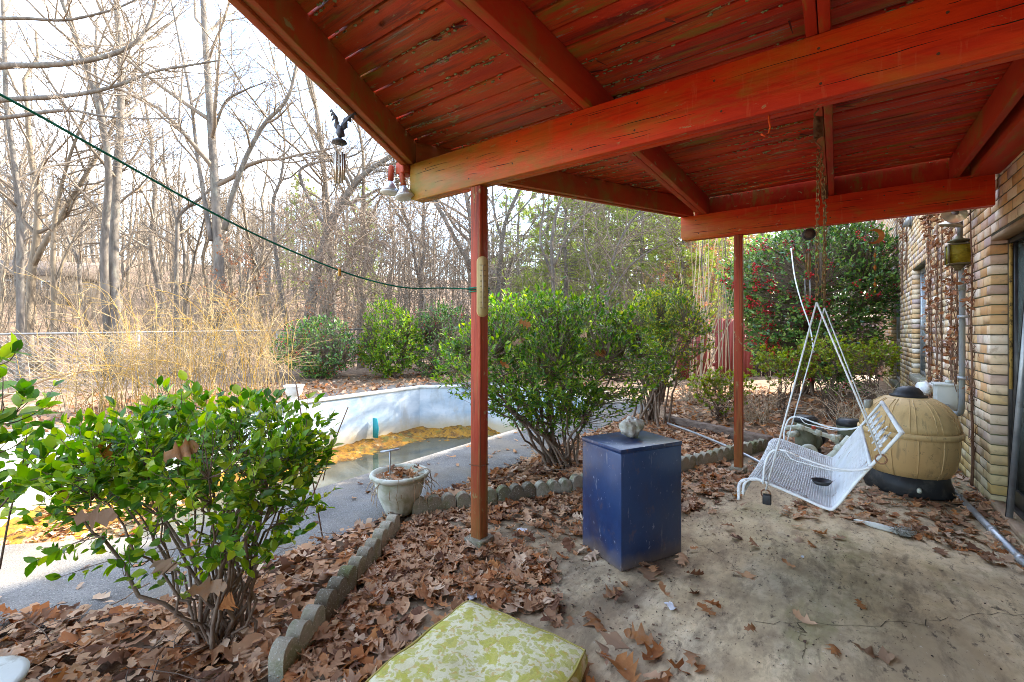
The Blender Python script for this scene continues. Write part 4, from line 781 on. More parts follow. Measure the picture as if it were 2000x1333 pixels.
for s in (-1, 1):
    MB().box(lc + A3([s * (q - 0.002) - 0.0015, -q + 0.01, 0.046]), lc + A3([s * (q - 0.002) + 0.0015, q - 0.01, 0.204])).build('pane', M['amber'], t); MB().box(lc + A3([-q + 0.01, s * (q - 0.002) - 0.0015, 0.046]), lc + A3([q - 0.01, s * (q - 0.002) + 0.0015, 0.204])).build('pane', M['amber'], t)
MB().lathe([(0.05, 0.218), (0.045, 0.235), (0.075, 0.24), (0.078, 0.248), (0.03, 0.27), (0.022, 0.29), (0.0, 0.292)], lc, 20).build('cap', M['brass'], t, smooth=True)
# floodlights
M['reflector'] = pm('bronze_reflector', [(0.42, 0.35, 0.25), (0.58, 0.5, 0.38)], 8, 0.28, metal=0.85)
M['brown_metal'] = pm('brown_socket', [(0.10, 0.07, 0.05), (0.17, 0.12, 0.09)], 14, 0.6, metal=0.3)
def cone_lamp(p, d, t, rmat, rr=0.085, L=0.13):
    d = norm(A3(d)); k = [(0.0, 0.026), (0.07, 0.03), (0.085, 0.024), (0.10, 0.035), (0.12, rr * 0.6), (0.145, rr), (0.15, rr), (0.147, rr * 0.97), (0.122, rr * 0.3)]
    MB().tube([p + d * a for a, _ in k[:3]], [r for _, r in k[:3]], 16).build('socket', M['brown_metal'], t, smooth=True)
    MB().tube([p + d * a for a, _ in k[3:7]], [r for _, r in k[3:7]], 24, closed=True).build('shade', M[rmat], t, smooth=True)
    MB().tube([p + d * a for a, _ in k[6:]], [r for _, r in k[6:]], 24, closed=True).build('reflector_face', M[rmat], t, smooth=True)
fp = A3([0.93, 5.42, 2.43]); t = thing('floodlight', 'twin bronze floodlight on the brick wall under the deck beam', 'floodlight', fp)
MB().tube([(0.953, 5.42, 2.43), (0.90, 5.42, 2.43), (0.87, 5.42, 2.43)], [0.06, 0.06, 0.035], 20).build('junction_box', M['brown_metal'], t, smooth=True)
MB().tube(smoothpath([(0.88, 5.48, 2.45), (0.86, 5.56, 2.44), (0.87, 5.62, 2.36), (0.90, 5.65, 2.31)], 14), 0.016, 10).build('loop_conduit', M['conduit'], t, smooth=True)
cone_lamp(A3([0.86, 5.40, 2.42]), (-0.35, -0.65, -0.62), t, 'reflector'); cone_lamp(A3([0.85, 5.50, 2.41]), (-0.25, 0.05, -1.0), t, 'reflector')
fp = A3([-2.45, 2.10, 2.46]); t = thing('floodlight', 'twin floodlight with red holders at the outer end of the deck beam', 'floodlight', fp)
MB().box((-2.49, 2.07, 2.42), (-2.41, 2.17, 2.50)).build('bracket', M['red_post'], t, bevel=0.006)
M['bulb'] = pm('frosted_bulb', [(0.55, 0.55, 0.5), (0.68, 0.68, 0.62)], 10, 0.25, marks=[((0.4, 0.38, 0.25), 12, 0.55, 0.7, (1, 1, 1), 0.6)])
M['silver'] = pm('silvered_bulb', [(0.5, 0.53, 0.58), (0.66, 0.69, 0.74)], 10, 0.25, metal=0.7)
for p, d in ((A3([-2.51, 2.05, 2.47]), A3([-0.05, -0.02, -1.0])), (A3([-2.45, 2.09, 2.43]), A3([0.18, 0.02, -1.0]))):
    d = norm(d); MB().tube([p + d * -0.01, p, p + d * 0.045, p + d * 0.05, p + d * 0.10], [0.012, 0.02, 0.022, 0.02, 0.02], 12).build('lamp_holder', M['red_post'], t, smooth=True)
    MB().tube([p + d * 0.10, p + d * 0.105, p + d * 0.125, p + d * 0.175], [0.018, 0.024, 0.036, 0.068], 20).build('bulb_body', M['silver'], t, smooth=True)
    MB().tube([p + d * 0.175, p + d * 0.183, p + d * 0.19], [0.069, 0.066, 0.036], 20).build('bulb_lens', M['bulb'], t, smooth=True)
# ---- blue pedestal and stone
a = A3([-0.965, 2.365]); dv = norm(A3([0.21, 0.41])); v_ = dv * 0.47; u = A3([-dv[1], dv[0]]) * 0.365
quad = A3([a, a + v_, a + v_ + u, a + u])
M['blue_box'] = pm('navy_cabinet_paint', [(0.004, 0.012, 0.040), (0.007, 0.022, 0.075), (0.011, 0.034, 0.105)], 2.2, 0.3, 0.06, marks=[((0.05, 0.03, 0.03), 2.4, 0.56, 0.70, (1, 1, 0.6), 0.7), ((0.03, 0.06, 0.16), 5, 0.56, 0.68, (1, 1, 0.5), 0.5), ((0.30, 0.31, 0.36), 45, 0.67, 0.70, (1, 1, 0.5), 0.9), ((0.26, 0.25, 0.25), 11, 0.66, 0.71, (2.5, 2.5, 0.35), 0.8), ((0.12, 0.06, 0.03), 12, 0.63, 0.71, (1, 1, 0.7), 0.7), ((0.02, 0.05, 0.13), 1.5, 0.5, 0.65, (1, 1, 1), 0.6)], spec=0.55, bscale=14)
add_zmark(M['blue_box'], (0.16, 0.115, 0.075), 0.0, 0.10, 0.75, 16, 0.10)
t = thing('pedestal', 'navy blue painted metal pedestal standing on the concrete patio', 'pedestal', (*quad.mean(0), 0))
sh = lambda P, k: P.mean(0) + (P - P.mean(0)) * k
MB().prism(sh(quad, 0.985), 0.0, 0.648).build('body', M['blue_box'], t, bevel=0.004); MB().prism(quad, 0.649, 0.672).build('top', M['blue_box'], t, bevel=0.003)
rc = A3([*(quad.mean(0) + A3([-0.02, 0.03])), 0.672]); t = thing('stone', 'rough pale stone resting on top of the blue pedestal', 'stone', rc)
M['stone'] = pm('pale_limestone', [(0.25, 0.22, 0.15), (0.45, 0.42, 0.35), (0.62, 0.60, 0.55)], 14, 0.95, 0.4, marks=[((0.17, 0.17, 0.06), 8, 0.52, 0.66, (1, 1, 1), 0.6)])
def rock(c, r, sc, seed, n=22):
    rr = np.random.default_rng(seed); th = np.linspace(0, pi, n // 2 + 1); ph = np.arange(n) * 2 * pi / n; V = []
    D = norm(rr.normal(size=(16, 3))); H = rr.uniform(0.72, 1.0, 16)
    for t_ in th:
        for p in ph:
            d = A3([sin(t_) * cos(p), sin(t_) * sin(p), -cos(t_)]); k = min([h / max(d @ q, 0.05) for q, h in zip(D, H)] + [1.25]); V.append(d * k * (1 + rr.normal(0, 0.035) + 0.10 * sin(7 * d[0] + 5 * d[2] + seed) * sin(6 * d[1] - 4 * d[2])))
    V = A3(V) * r * A3(sc); V[:, 2] -= V[:, 2].min(); i = np.arange(n); j = (i + 1) % n; F = np.vstack([np.c_[q * n + i, q * n + j, (q + 1) * n + j, (q + 1) * n + i] for q in range(len(th) - 1)])
    return MB().add(V + c, F)
rock(rc + A3([-0.008, -0.01, -0.004]), 0.056, (1.15, 1.0, 0.95), 3, 30).build('lump', M['stone'], t); rock(rc + A3([0.02, 0.022, 0.004]), 0.05, (1.0, 1.1, 1.25), 19, 30).build('lump', M['stone'], t)
# ---- cushion
ca, cb, cc = atz(922, 1180, 0.085)[:2], atz(1157, 1276, 0.085)[:2], atz(722, 1338, 0.085)[:2]
ca, cb = A3([-1.385, 1.575]), A3([-0.785, 1.60]); ex = norm(cb - ca); ey = A3([ex[1], -ex[0]])
t = thing('seat_cushion', 'faded yellow floral seat cushion lying on leaf strewn concrete', 'cushion', (*(ca + ex * 0.30 + ey * 0.30), 0))
S = 0.60; n = 41; uu = np.linspace(0, 1, n); Ux, Uy = np.meshgrid(uu, uu)
edge = np.minimum(np.minimum(Ux, 1 - Ux), np.minimum(Uy, 1 - Uy)); puff = 0.020 * (1 - np.exp(-edge / 0.05)) + 0.003 * np.sin(11 * Ux + 3 * Uy) * np.sin(9 * Uy) - 0.014 * np.exp(-((Ux - 0.5) ** 2 + (Uy - 0.5) ** 2) / 0.02)
def sqr(u, v): a, b = 2 * np.asarray(u) - 1, 2 * np.asarray(v) - 1; return (a * np.sqrt(1 - 0.06 * b ** 8) + 1) / 2 + 0.006 * np.sin(9 * b), (b * np.sqrt(1 - 0.06 * a ** 8) + 1) / 2 + 0.006 * np.sin(8 * a + 1)
def cush(zf): 
    a_, b_ = sqr(Ux, Uy); X = ca[0] + ex[0] * a_ * S + ey[0] * b_ * S; Y = ca[1] + ex[1] * a_ * S + ey[1] * b_ * S; return np.stack([X, Y, zf], -1).reshape(-1, 3)
q = np.arange(n - 1); FQ = np.vstack([np.c_[r * n + q, r * n + q + 1, (r + 1) * n + q + 1, (r + 1) * n + q] for r in range(n - 1)])
def floral():
    m = pm('yellow_floral_fabric', [(0.58, 0.53, 0.30), (0.70, 0.65, 0.45)], 18, 0.95, 0.35, detail=9, bscale=260, marks=[((0.40, 0.33, 0.16), 5, 0.58, 0.72, (1, 1, 1), 0.5)]); T = m.node_tree; N = T.nodes; L = T.links; b = N['Principled BSDF']; src = b.inputs['Base Color'].links[0].from_socket
    tcn = N.new('ShaderNodeTexCoord'); ds = N.new('ShaderNodeTexNoise'); ds.inputs['Scale'].default_value = 16; ds.inputs['Detail'].default_value = 3; L.new(tcn.outputs['Object'], ds.inputs['Vector'])
    vm = N.new('ShaderNodeVectorMath'); vm.operation = 'MULTIPLY_ADD'; vm.inputs[1].default_value = (0.10, 0.10, 0); L.new(ds.outputs['Color'], vm.inputs[0]); L.new(tcn.outputs['Object'], vm.inputs[2])
    for sc, thr, col, am in ((8.5, 0.25, (0.44, 0.40, 0.04), 0.8), (13, 0.22, (0.40, 0.38, 0.06), 0.7), (26, 0.24, (0.42, 0.41, 0.07), 0.7), (21, 0.15, (0.50, 0.33, 0.08), 0.6), (34, 0.16, (0.36, 0.34, 0.10), 0.6)):
        mpn = N.new('ShaderNodeMapping'); mpn.inputs['Location'].default_value = (sc * 0.13, sc * 0.07, 0); L.new(vm.outputs[0], mpn.inputs['Vector'])
        vo = N.new('ShaderNodeTexVoronoi'); vo.voronoi_dimensions = '2D'; vo.inputs['Scale'].default_value = sc; L.new(mpn.outputs[0], vo.inputs['Vector'])
        n2 = N.new('ShaderNodeTexNoise'); n2.inputs['Scale'].default_value = 85; L.new(tcn.outputs['Object'], n2.inputs['Vector']); ad = N.new('ShaderNodeMath'); ad.operation = 'MULTIPLY_ADD'; ad.inputs[1].default_value = 0.35; L.new(n2.outputs['Fac'], ad.inputs[0]); L.new(vo.outputs['Distance'], ad.inputs[2])
        mr = N.new('ShaderNodeMapRange'); mr.inputs['From Min'].default_value = thr + 0.175 + 0.05; mr.inputs['From Max'].default_value = thr + 0.175 - 0.03; mr.inputs['To Min'].default_value = 0; mr.inputs['To Max'].default_value = am; L.new(ad.outputs[0], mr.inputs['Value'])
        mm = N.new('ShaderNodeMix'); mm.data_type = 'RGBA'; mm.inputs['B'].default_value = (*col, 1); L.new(mr.outputs[0], mm.inputs['Factor']); L.new(src, mm.inputs['A']); src = mm.outputs['Result']
    L.new(src, b.inputs['Base Color']); return m
M['floral'] = floral()
MB().add(cush(0.082 + puff), FQ).build('top_panel', M['floral'], t, smooth=True)
bu = np.concatenate([np.linspace(0, 1, 24, endpoint=False), np.ones(24), np.linspace(1, 0, 24, endpoint=False), np.zeros(24)]); bv = np.concatenate([np.zeros(24), np.linspace(0, 1, 24, endpoint=False), np.ones(24), np.linspace(1, 0, 24, endpoint=False)])
ra, rb = sqr(bu, bv); RB = ca + ra[:, None] * S * ex + rb[:, None] * S * ey; cc_ = ca + ex * S / 2 + ey * S / 2; sb = MB(); zz = np.linspace(0.002, 0.082, 7); nb = len(RB)
V = np.vstack([np.c_[RB + norm(RB - cc_) * 0.012 * sin(pi * (z - 0.002) / 0.08), np.full(nb, z)] for z in zz]); i = np.arange(nb); j = (i + 1) % nb
sb.add(V, np.vstack([np.c_[q * nb + i, q * nb + j, (q + 1) * nb + j, (q + 1) * nb + i] for q in range(6)])); sb.build('side_panel', M['floral'], t, smooth=True)
for z in (0.083, 0.005): MB().tube(np.vstack([np.c_[RB, np.full(nb, z)], [[*RB[0], z]]]), 0.005, 6).build('piping', pm('olive_piping', [(0.30, 0.24, 0.06), (0.40, 0.34, 0.1)], 10, 0.9), t, smooth=True)
# ---- planters
M['planter'] = pm('mossy_white_planter', [(0.36, 0.35, 0.26), (0.52, 0.51, 0.42), (0.58, 0.57, 0.5)], 4, 0.8, 0.15, marks=[((0.20, 0.21, 0.09), 5, 0.52, 0.68, (1, 1, 1.0), 0.7)])
pc = A3([-2.60, 2.20, 0.0]); t = thing('planter', 'large mossy white fluted planter full of dead stems beside pool deck', 'planter', pc)
fl_ = lambda a, z: (0.035 * np.abs(np.sin(9 * a)) if 0.03 < z < 0.125 else 0 * a)
MB().lathe([(0.085, 0.0), (0.10, 0.01), (0.115, 0.05), (0.145, 0.12), (0.152, 0.13), (0.158, 0.14), (0.172, 0.20), (0.182, 0.26)], pc, 72, fl_).build('bowl', M['planter'], t, smooth=True)
MB().lathe([(0.182, 0.262), (0.205, 0.268), (0.214, 0.285), (0.208, 0.30), (0.192, 0.302), (0.178, 0.285), (0.172, 0.255), (0.0, 0.25)], pc, 56).build('rim', M['planter'], t, smooth=True)
st = thing('dead_plant', 'tangle of dry curled stems and leaves in the large planter', 'dead plant', pc + A3([0, 0, 0.25])); m = MB(); M['straw'] = pm('dry_straw', [(0.30, 0.21, 0.12), (0.46, 0.36, 0.24), (0.36, 0.24, 0.15)], 8, 0.85, island=0.7)
for k in range(75):
    a = rng.uniform(0, 2 * pi); r0 = rng.uniform(0, 0.15); p = pc + A3([r0 * cos(a), r0 * sin(a), 0.25]); b = rng.uniform(0, 2 * pi); P = [p]; d = A3([cos(b) * 0.6, sin(b) * 0.6, 1.0])
    for s in range(7): d = norm(d + A3([cos(b) * 0.35, sin(b) * 0.35, -0.45]) + rng.normal(0, 0.25, 3)); P.append(P[-1] + d * 0.03)
    m.tube(smoothpath(P, 14), 0.0028, 4)
for k in range(14):
    a = rng.uniform(0, 2 * pi); p = pc + A3([0.2 * cos(a), 0.2 * sin(a), 0.305]); P = [pc + A3([0.12 * cos(a), 0.12 * sin(a), 0.29]), p, p + A3([0.03 * cos(a), 0.03 * sin(a), -0.08]), p + A3([0.03 * cos(a), 0.03 * sin(a), -0.2])]; m.tube(smoothpath(P, 10) + rng.normal(0, 0.004, (10, 3)), 0.0022, 4)
m.build('stems', M['straw'], st, smooth=True)
lv = MB(); nn_ = 40; a = rng.uniform(0, 2 * pi, nn_); rr_ = rng.uniform(0, 0.17, nn_); litter(lv, np.c_[pc[0] + rr_ * np.cos(a), pc[1] + rr_ * np.sin(a)], 0.27, 0.31, 0.06, 0.11, 0.6, OAKS); stuff(lv.build('dry_leaves', M['oak_leaf'], st))
tp = A3([-2.66, 2.16, 0.25]); t = thing('garden_tool', 'small grey metal tool handle standing up out of the planter', 'tool', tp)
MB().tube([tp, tp + A3([0, 0, 0.2])], 0.006, 8).build('shaft', M['alu'], t, smooth=True); MB().tube([tp + A3([-0.055, -0.04, 0.195]), tp + A3([0.055, 0.04, 0.215])], 0.008, 8).build('crossbar', M['alu'], t, smooth=True)
uc = atz(574, 788, 0.02); t = thing('urn', 'small white pedestal urn on the far side of the pool', 'urn', uc)
MB().lathe([(0.12, 0), (0.125, 0.02), (0.07, 0.045), (0.05, 0.08), (0.07, 0.11), (0.13, 0.17), (0.155, 0.25), (0.16, 0.30), (0.175, 0.315), (0.175, 0.335), (0.15, 0.335), (0.14, 0.28), (0, 0.26)], uc, 28).build('bowl', M['coping'], t, smooth=True)
bc = A3([-2.34, 0.14, -0.06]); t = thing('bucket', 'dirty white plastic bucket at the bottom left corner', 'bucket', bc)
M['dirty_white'] = pm('dirty_white_plastic', [(0.55, 0.54, 0.48), (0.68, 0.67, 0.62)], 5, 0.5, marks=[((0.25, 0.2, 0.13), 9, 0.6, 0.7, (1, 1, 1), 0.7)])
MB().lathe([(0.13, 0.0), (0.15, 0.19), (0.158, 0.192), (0.16, 0.205), (0.14, 0.21), (0.0, 0.204)], bc, 40).build('tub', M['dirty_white'], t, smooth=True)
MB().tube(smoothpath([bc + A3([0.158 * cos(a), 0.158 * sin(a), 0.185 - 0.05 * sin(a - 2.0)]) for a in np.linspace(2.0, 2.0 + pi, 9)], 20), 0.003, 6).build('handle', M['alu'], t, smooth=True)
# ---- loose poles, rods and scraps
t = thing('aluminium_pole', 'long dull aluminium pole lying along the foot of the brick wall', 'pole', (0.8, 4.7, 0)); 
P0, P1 = A3([0.735, 5.75, 0.026]), A3([0.88, 3.3, 0.026]); MB().tube([P0, P1], 0.021, 12).build('tube', M['alu'], t, smooth=True)
for f in (0.33, 0.62, 0.80): c = P0 + (P1 - P0) * f; e = norm(P1 - P0); MB().tube([c - e * 0.03, c + e * 0.03], 0.0245, 12).build('collar', M['alu'], t, smooth=True)
t = thing('screen_frame', 'loose aluminium screen frame bar leaning by the sliding door', 'frame bar', (0.95, 4.42, 0)); 
e0, e1 = atX(1972, 1045, 0.97), A3([1.03, 4.30, 2.0]); e0[2] = 0.003
MB().extr([e0 + A3([-0.02, -0.012, 0]), e0 + A3([0.012, -0.012, 0]), e0 + A3([0.012, 0.012, 0]), e0 + A3([-0.02, 0.012, 0])], e1 - e0).build('bar', M['alu'], t); MB().extr([e0 + A3([-0.024, -0.003, 0.004]), e0 + A3([-0.0205, -0.003, 0.004]), e0 + A3([-0.0205, 0.003, 0.004]), e0 + A3([-0.024, 0.003, 0.004])], e1 - e0).build('spline', M['black'], t)
o = MB().tube(smoothpath([(-1.85, 6.15, 0.10), (-1.4, 5.78, 0.09), (-0.85, 5.25, 0.07), (-0.55, 4.98, 0.03)], 16), 0.014, 8).build('grey_pipe', M['alu'], None, smooth=True); tag(o, 'thin grey pipe lying over leaves behind the rear post', 'pipe')
t = thing('landscape_timber', 'weathered brown landscape timber edging the leafy bed', 'timber', (-1.2, 6.2, 0)); M['timber'] = pm('weathered_timber', [(0.09, 0.06, 0.045), (0.17, 0.12, 0.09), (0.24, 0.18, 0.14)], 4, 0.95, 0.5, (1, 6, 6), bscale=20)
ta, tb = A3([-2.02, 6.62]), A3([-0.62, 5.98]); e = norm(tb - ta); nn2 = A3([-e[1], e[0]]) * 0.06
MB().extr([[*(ta - nn2), -0.02], [*(ta + nn2), -0.02], [*(ta + nn2), 0.12], [*(ta - nn2), 0.12]], [*(tb - ta), 0]).build('beam_log', M['timber'], t, bevel=0.02)
o = MB().tube(smoothpath([atz(585, 1022, 0.02), atz(585, 1022, 0.02) * 0.5 + atd(640, 905, 3.15) * 0.5, atd(680, 795, 3.2)], 14), np.linspace(0.006, 0.004, 14), 6).build('garden_stake', M['vine'], None, smooth=True); tag(o, 'thin dark rod stuck in the bed leaning over the pool deck', 'stake')
o = MB().tube([atd(630, 1010, 2.9) * A3([1, 1, 0]) + A3([0, 0, 0.0]), atd(577, 745, 2.9)], 0.005, 6).build('garden_stake', M['vine'], None, smooth=True); tag(o, 'thin upright dark rod behind the near bush', 'stake')
M['paper'] = pm('pale_scrap', [(0.55, 0.56, 0.58), (0.7, 0.71, 0.73)], 12, 0.7)
def scrap(px, py, s, lab, mat='paper', name='paper_scrap', cat='litter'):
    p = atz(px, py, 0.004); n = 7; g = np.linspace(-1, 1, n); X, Y = np.meshgrid(g, g); r = np.hypot(X, Y); Z = 0.004 + np.abs(rng.normal(0, 0.25, X.shape)) * s * 0.5; ang = rng.uniform(0, 3); V = np.stack([X * s * (1 + rng.normal(0, .1, X.shape)), Y * s * 0.6 * (1 + rng.normal(0, .15, X.shape)), Z], -1).reshape(-1, 3) @ rz(ang).T
    q = np.arange(n - 1); o = MB().add(V, np.vstack([np.c_[r_ * n + q, r_ * n + q + 1, (r_ + 1) * n + q + 1, (r_ + 1) * n + q] for r_ in range(n - 1)])).build(name, M[mat], None); o.location = p; tag(o, lab, cat); return o
scrap(790, 1092, 0.05, 'crumpled pale blue plastic scrap beside the scalloped edging'); scrap(1020, 1037, 0.035, 'crumpled pale scrap near the front post', ); scrap(925, 1168, 0.03, 'small pale blue scrap at the cushion corner'); scrap(980, 1157, 0.03, 'small grey fluff scrap beside the yellow cushion'); scrap(1310, 1186, 0.03, 'white fluff scrap right of the blue pedestal'); scrap(1567, 1089, 0.014, 'tiny white chip on the open patio concrete')
fa, fb = atz(1668, 1015, 0.012), atz(1785, 1048, 0.014); t = thing('feather_duster', 'old white feather duster lying on the leafy patio', 'duster', (*((fa + fb) / 2)[:2], 0)); e = norm(fb - fa); m = MB()
m.tube([fa, fa + e * 0.12, fa + e * 0.3, fb - e * 0.1], [0.006, 0.02, 0.024, 0.012], 8); m.build('plume', M['dirty_white'], t, smooth=True); m = MB()
for k in range(160):
    d = norm(e * 0.4 + rng.normal(0, 0.6, 3)); d[2] = abs(d[2]) * 0.6; p = fb - e * 0.05 + rng.normal(0, 0.02, 3); p[2] = max(p[2], 0.012); m.tube([p, p + d * rng.uniform(0.02, 0.05)], [0.003, 0.001], 3)
stuff(m.build('fluff', pm('grey_fluff', [(0.3, 0.28, 0.24), (0.45, 0.43, 0.38)], 10, 0.95), t))
# ---- thermometer on the post, green clothes line
tcx = A3([-1.768, 2.135, 1.60]); t = thing('thermometer', 'tan outdoor thermometer fixed to the front post', 'thermometer', tcx + A3([0, 0, -0.18]))
M['tan_plastic'] = pm('tan_plastic', [(0.50, 0.36, 0.13), (0.58, 0.43, 0.18)], 6, 0.5); M['cream'] = pm('cream_dial', [(0.52, 0.40, 0.17), (0.60, 0.47, 0.22)], 6, 0.6)
# it hangs at the post's corner, facing the camera
fd = norm(-tcx[:2]); fd = norm(A3([0.85, -0.55])); sd_ = A3([-fd[1], fd[0]])
def plate(w, h, d0, d1, name, mat, par, dz=0):
    prof = []; r = w
    for a in np.linspace(0, pi, 13): prof.append((r * cos(a), h - r + r * sin(a)))
    for a in np.linspace(pi, 2 * pi, 13): prof.append((r * cos(a), -h + r + r * sin(a)))
    P = [[*(tcx[:2] + fd * d0 + sd_ * u), tcx[2] + v + dz] for u, v in prof]
    return MB().extr(P, (*(fd * (d1 - d0)), 0)).build(name, mat, par)
plate(0.034, 0.185, 0.006, 0.022, 'case', M['tan_plastic'], t); plate(0.027, 0.175, 0.0225, 0.0235, 'dial', M['cream'], t)
MB().tube([[*(tcx[:2] + fd * 0.026), tcx[2] - 0.13], [*(tcx[:2] + fd * 0.026), tcx[2] + 0.13]], 0.0022, 6).build('glass_tube', M['bulb'], t); 
ink = pm('dark_ink', [(0.05, 0.045, 0.04), (0.07, 0.06, 0.05)], 5, 0.8)
def text(body, size, name, mat, par, p, right, up_):
    cu = bpy.data.curves.new(name, 'FONT'); cu.body = body; cu.size = size; cu.align_x = 'CENTER'; cu.align_y = 'CENTER'; cu.resolution_u = 2; tmp = bpy.data.objects.new(name, cu); COL.objects.link(tmp)
    me = bpy.data.meshes.new_from_object(tmp); bpy.data.objects.remove(tmp); o = bpy.data.objects.new(name, me); COL.objects.link(o); me.materials.clear(); me.materials.append(mat)
    r, u = Vector(right), Vector(up_); nrm2 = r.cross(u); mm = Matrix((r, u, nrm2)).transposed().to_4x4(); mm.translation = Vector(tuple(p)); o.parent = par; o.matrix_parent_inverse = Matrix.Translation(Vector(par.location)).inverted(); o.matrix_basis = mm; return o
for k, (F_, C_) in enumerate([('120', '50'), ('100', '40'), ('80', '30'), ('60', '20'), ('40', '10'), ('20', '0'), ('0', '-20'), ('-20', '-30'), ('-40', '-40')]):
    z = tcx[2] + 0.13 - k * 0.0325
    for s, txt in ((1, F_), (-1, C_)):
        p = A3([*(tcx[:2] + fd * 0.0245 + sd_ * (-s) * 0.0125), z]); text(txt, 0.013, 'scale_number', ink, t, p, (*sd_, 0), (0, 0, 1))
M['green_cord'] = pm('green_cord', [(0.0, 0.11, 0.06), (0.01, 0.19, 0.11)], 20, 0.55)
cl0 = atd(-330, 20, 1.05); cl1 = A3([-1.80, 2.115, 1.585]); mid = [atd(x, y, d) for x, y, d in ((0, 185, 1.28), (200, 296, 1.48), (400, 408, 1.75), (550, 482, 2.02), (690, 538, 2.32), (790, 562, 2.55), (870, 563, 2.72))]
t = thing('clothes_line', 'sagging green clothes line tied to the front post', 'clothes line', cl1)
MB().tube(smoothpath([cl0] + mid + [cl1], 90), 0.0042, 8).build('cord', M['green_cord'], t, smooth=True)
for z in (-0.012, 0, 0.012): MB().tube([(-1.856, 2.119, cl1[2] + z), (-1.766, 2.119, cl1[2] + z + 0.003), (-1.766, 2.209, cl1[2] + z), (-1.856, 2.209, cl1[2] + z), (-1.856, 2.119, cl1[2] + z)], 0.0035, 6).build('knot', M['green_cord'], t, smooth=True)
pg = atd(663, 528, 2.25); o = MB().box(pg + A3([-0.006, -0.006, -0.03]), pg + A3([0.006, 0.006, 0.006])).build('clothes_peg', pm('orange_peg', [(0.5, 0.24, 0.03), (0.6, 0.3, 0.05)], 10, 0.6), None, bevel=0.002); tag(o, 'single orange clothes peg clipped on the green line', 'clothes peg')
# ---- wind chimes
ep = atd(663, 262, 2.35); t = thing('wind_chime', 'eagle wind chime with metal tubes hanging from the deck edge', 'wind chime', ep + A3([0, 0, -0.2]))
M['pewter'] = pm('dark_pewter', [(0.05, 0.05, 0.055), (0.12, 0.11, 0.11)], 16, 0.5, metal=0.4, bump=0.3)
b = ep; R_, U_ = RT, A3([0, 0, 1.0])
MB().tube(smoothpath([b + U_ * -0.02, b + U_ * 0.0 + R_ * 0.004, b + U_ * 0.025 + R_ * 0.002, b + U_ * 0.05 - R_ * 0.006], 12), [0.006, 0.012, 0.017, 0.02, 0.021, 0.021, 0.02, 0.018, 0.015, 0.011, 0.008, 0.004], 10).build('eagle_body', M['pewter'], t, smooth=True)
MB().sphere(b + U_ * -0.005 + R_ * 0.016, 0.011, 10).build('eagle_head', M['pewter'], t, smooth=True)
def wing(s, tip, name):
    a = b + U_ * 0.03; T_ = R_ * tip[0] + U_ * tip[1]; P = [a, a + T_ * 0.35 + U_ * 0.022 - R_ * s * 0.006, a + T_ * 0.75 + U_ * 0.012, a + T_, a + T_ * 0.90 + R_ * s * 0.010 - U_ * 0.010, a + T_ * 0.86, a + T_ * 0.74 + R_ * s * 0.014 - U_ * 0.014, a + T_ * 0.68, a + T_ * 0.55 + R_ * s * 0.016 - U_ * 0.018, a + T_ * 0.48, a + T_ * 0.3 + R_ * s * 0.016 - U_ * 0.02, a + R_ * s * 0.014 - U_ * 0.014]
    MB().extr(P, FW * 0.006).build(name, M['pewter'], t)
wing(-1, (-0.045, 0.105), 'wing'); wing(1, (0.085, 0.085), 'wing')
dc = b + U_ * -0.035; MB().lathe([(0.0, 0.012), (0.016, 0.010), (0.036, -0.004), (0.038, -0.012), (0.0, -0.012)], dc, 24).build('perch_disc', M['pewter'], t, smooth=True)
for k, a in enumerate(np.linspace(0, 2 * pi, 5, endpoint=False)):
    o_ = A3([cos(a), sin(a), 0]) * 0.024; L = (0.16, 0.135, 0.15, 0.14, 0.165)[k]
    MB().tube([dc + o_ + U_ * -0.065, dc + o_ + U_ * (-0.065 - L)], 0.0055, 8).build('chime_tube', M['reflector'], t, smooth=True); MB().tube([dc + o_ * 0.7 + U_ * -0.012, dc + o_ + U_ * -0.065], 0.0008, 4).build('string', M['straw'], t)
MB().tube([b + U_ * 0.05, b + U_ * 0.22], 0.001, 4).build('string', M['straw'], t); MB().tube([b + U_ * 0.05 - R_ * 0.0, b + U_ * 0.12 - R_ * 0.02, b + U_ * 0.22], 0.001, 4).build('string', M['straw'], t)
# round disc chime on the rear beam
sc_ = A3([-0.28, 4.66, 2.14]); cpx = atd(1580, 458, 3.95); t = thing('wind_chime', 'dark round disc wind chime with pale tubes near the swing chains', 'wind chime', cpx + A3([0, 0, -0.6])); v2 = norm(-cpx * A3([1, 1, 0]))
MB().tube([cpx - v2 * 0.006, cpx + v2 * 0.006], 0.052, 28).build('disc', M['pewter'], t); MB().tube([cpx + v2 * 0.0065, cpx + v2 * 0.010], [0.036, 0.024], 20).build('face', M['brown_metal'], t); MB().tube([cpx + U_ * 0.052, A3([cpx[0], cpx[1], 2.43])], 0.001, 4).build('string', M['straw'], t)
for k, (dx, z0, z1) in enumerate(((-0.025, -0.17, -0.36), (-0.012, -0.165, -0.31), (0.0, -0.17, -0.33), (0.015, -0.165, -0.40), (-0.045, -0.39, -0.55), (-0.02, -0.39, -0.58), (0.0, -0.39, -0.56), (0.022, -0.39, -0.565))):
    p = cpx + RT * dx + FW * (0.02 if k % 2 else -0.02); MB().tube([p + U_ * z0, p + U_ * z1], 0.0045, 8).build('chime_tube', M['chain' if k < 4 else 'alu'], t, smooth=True)
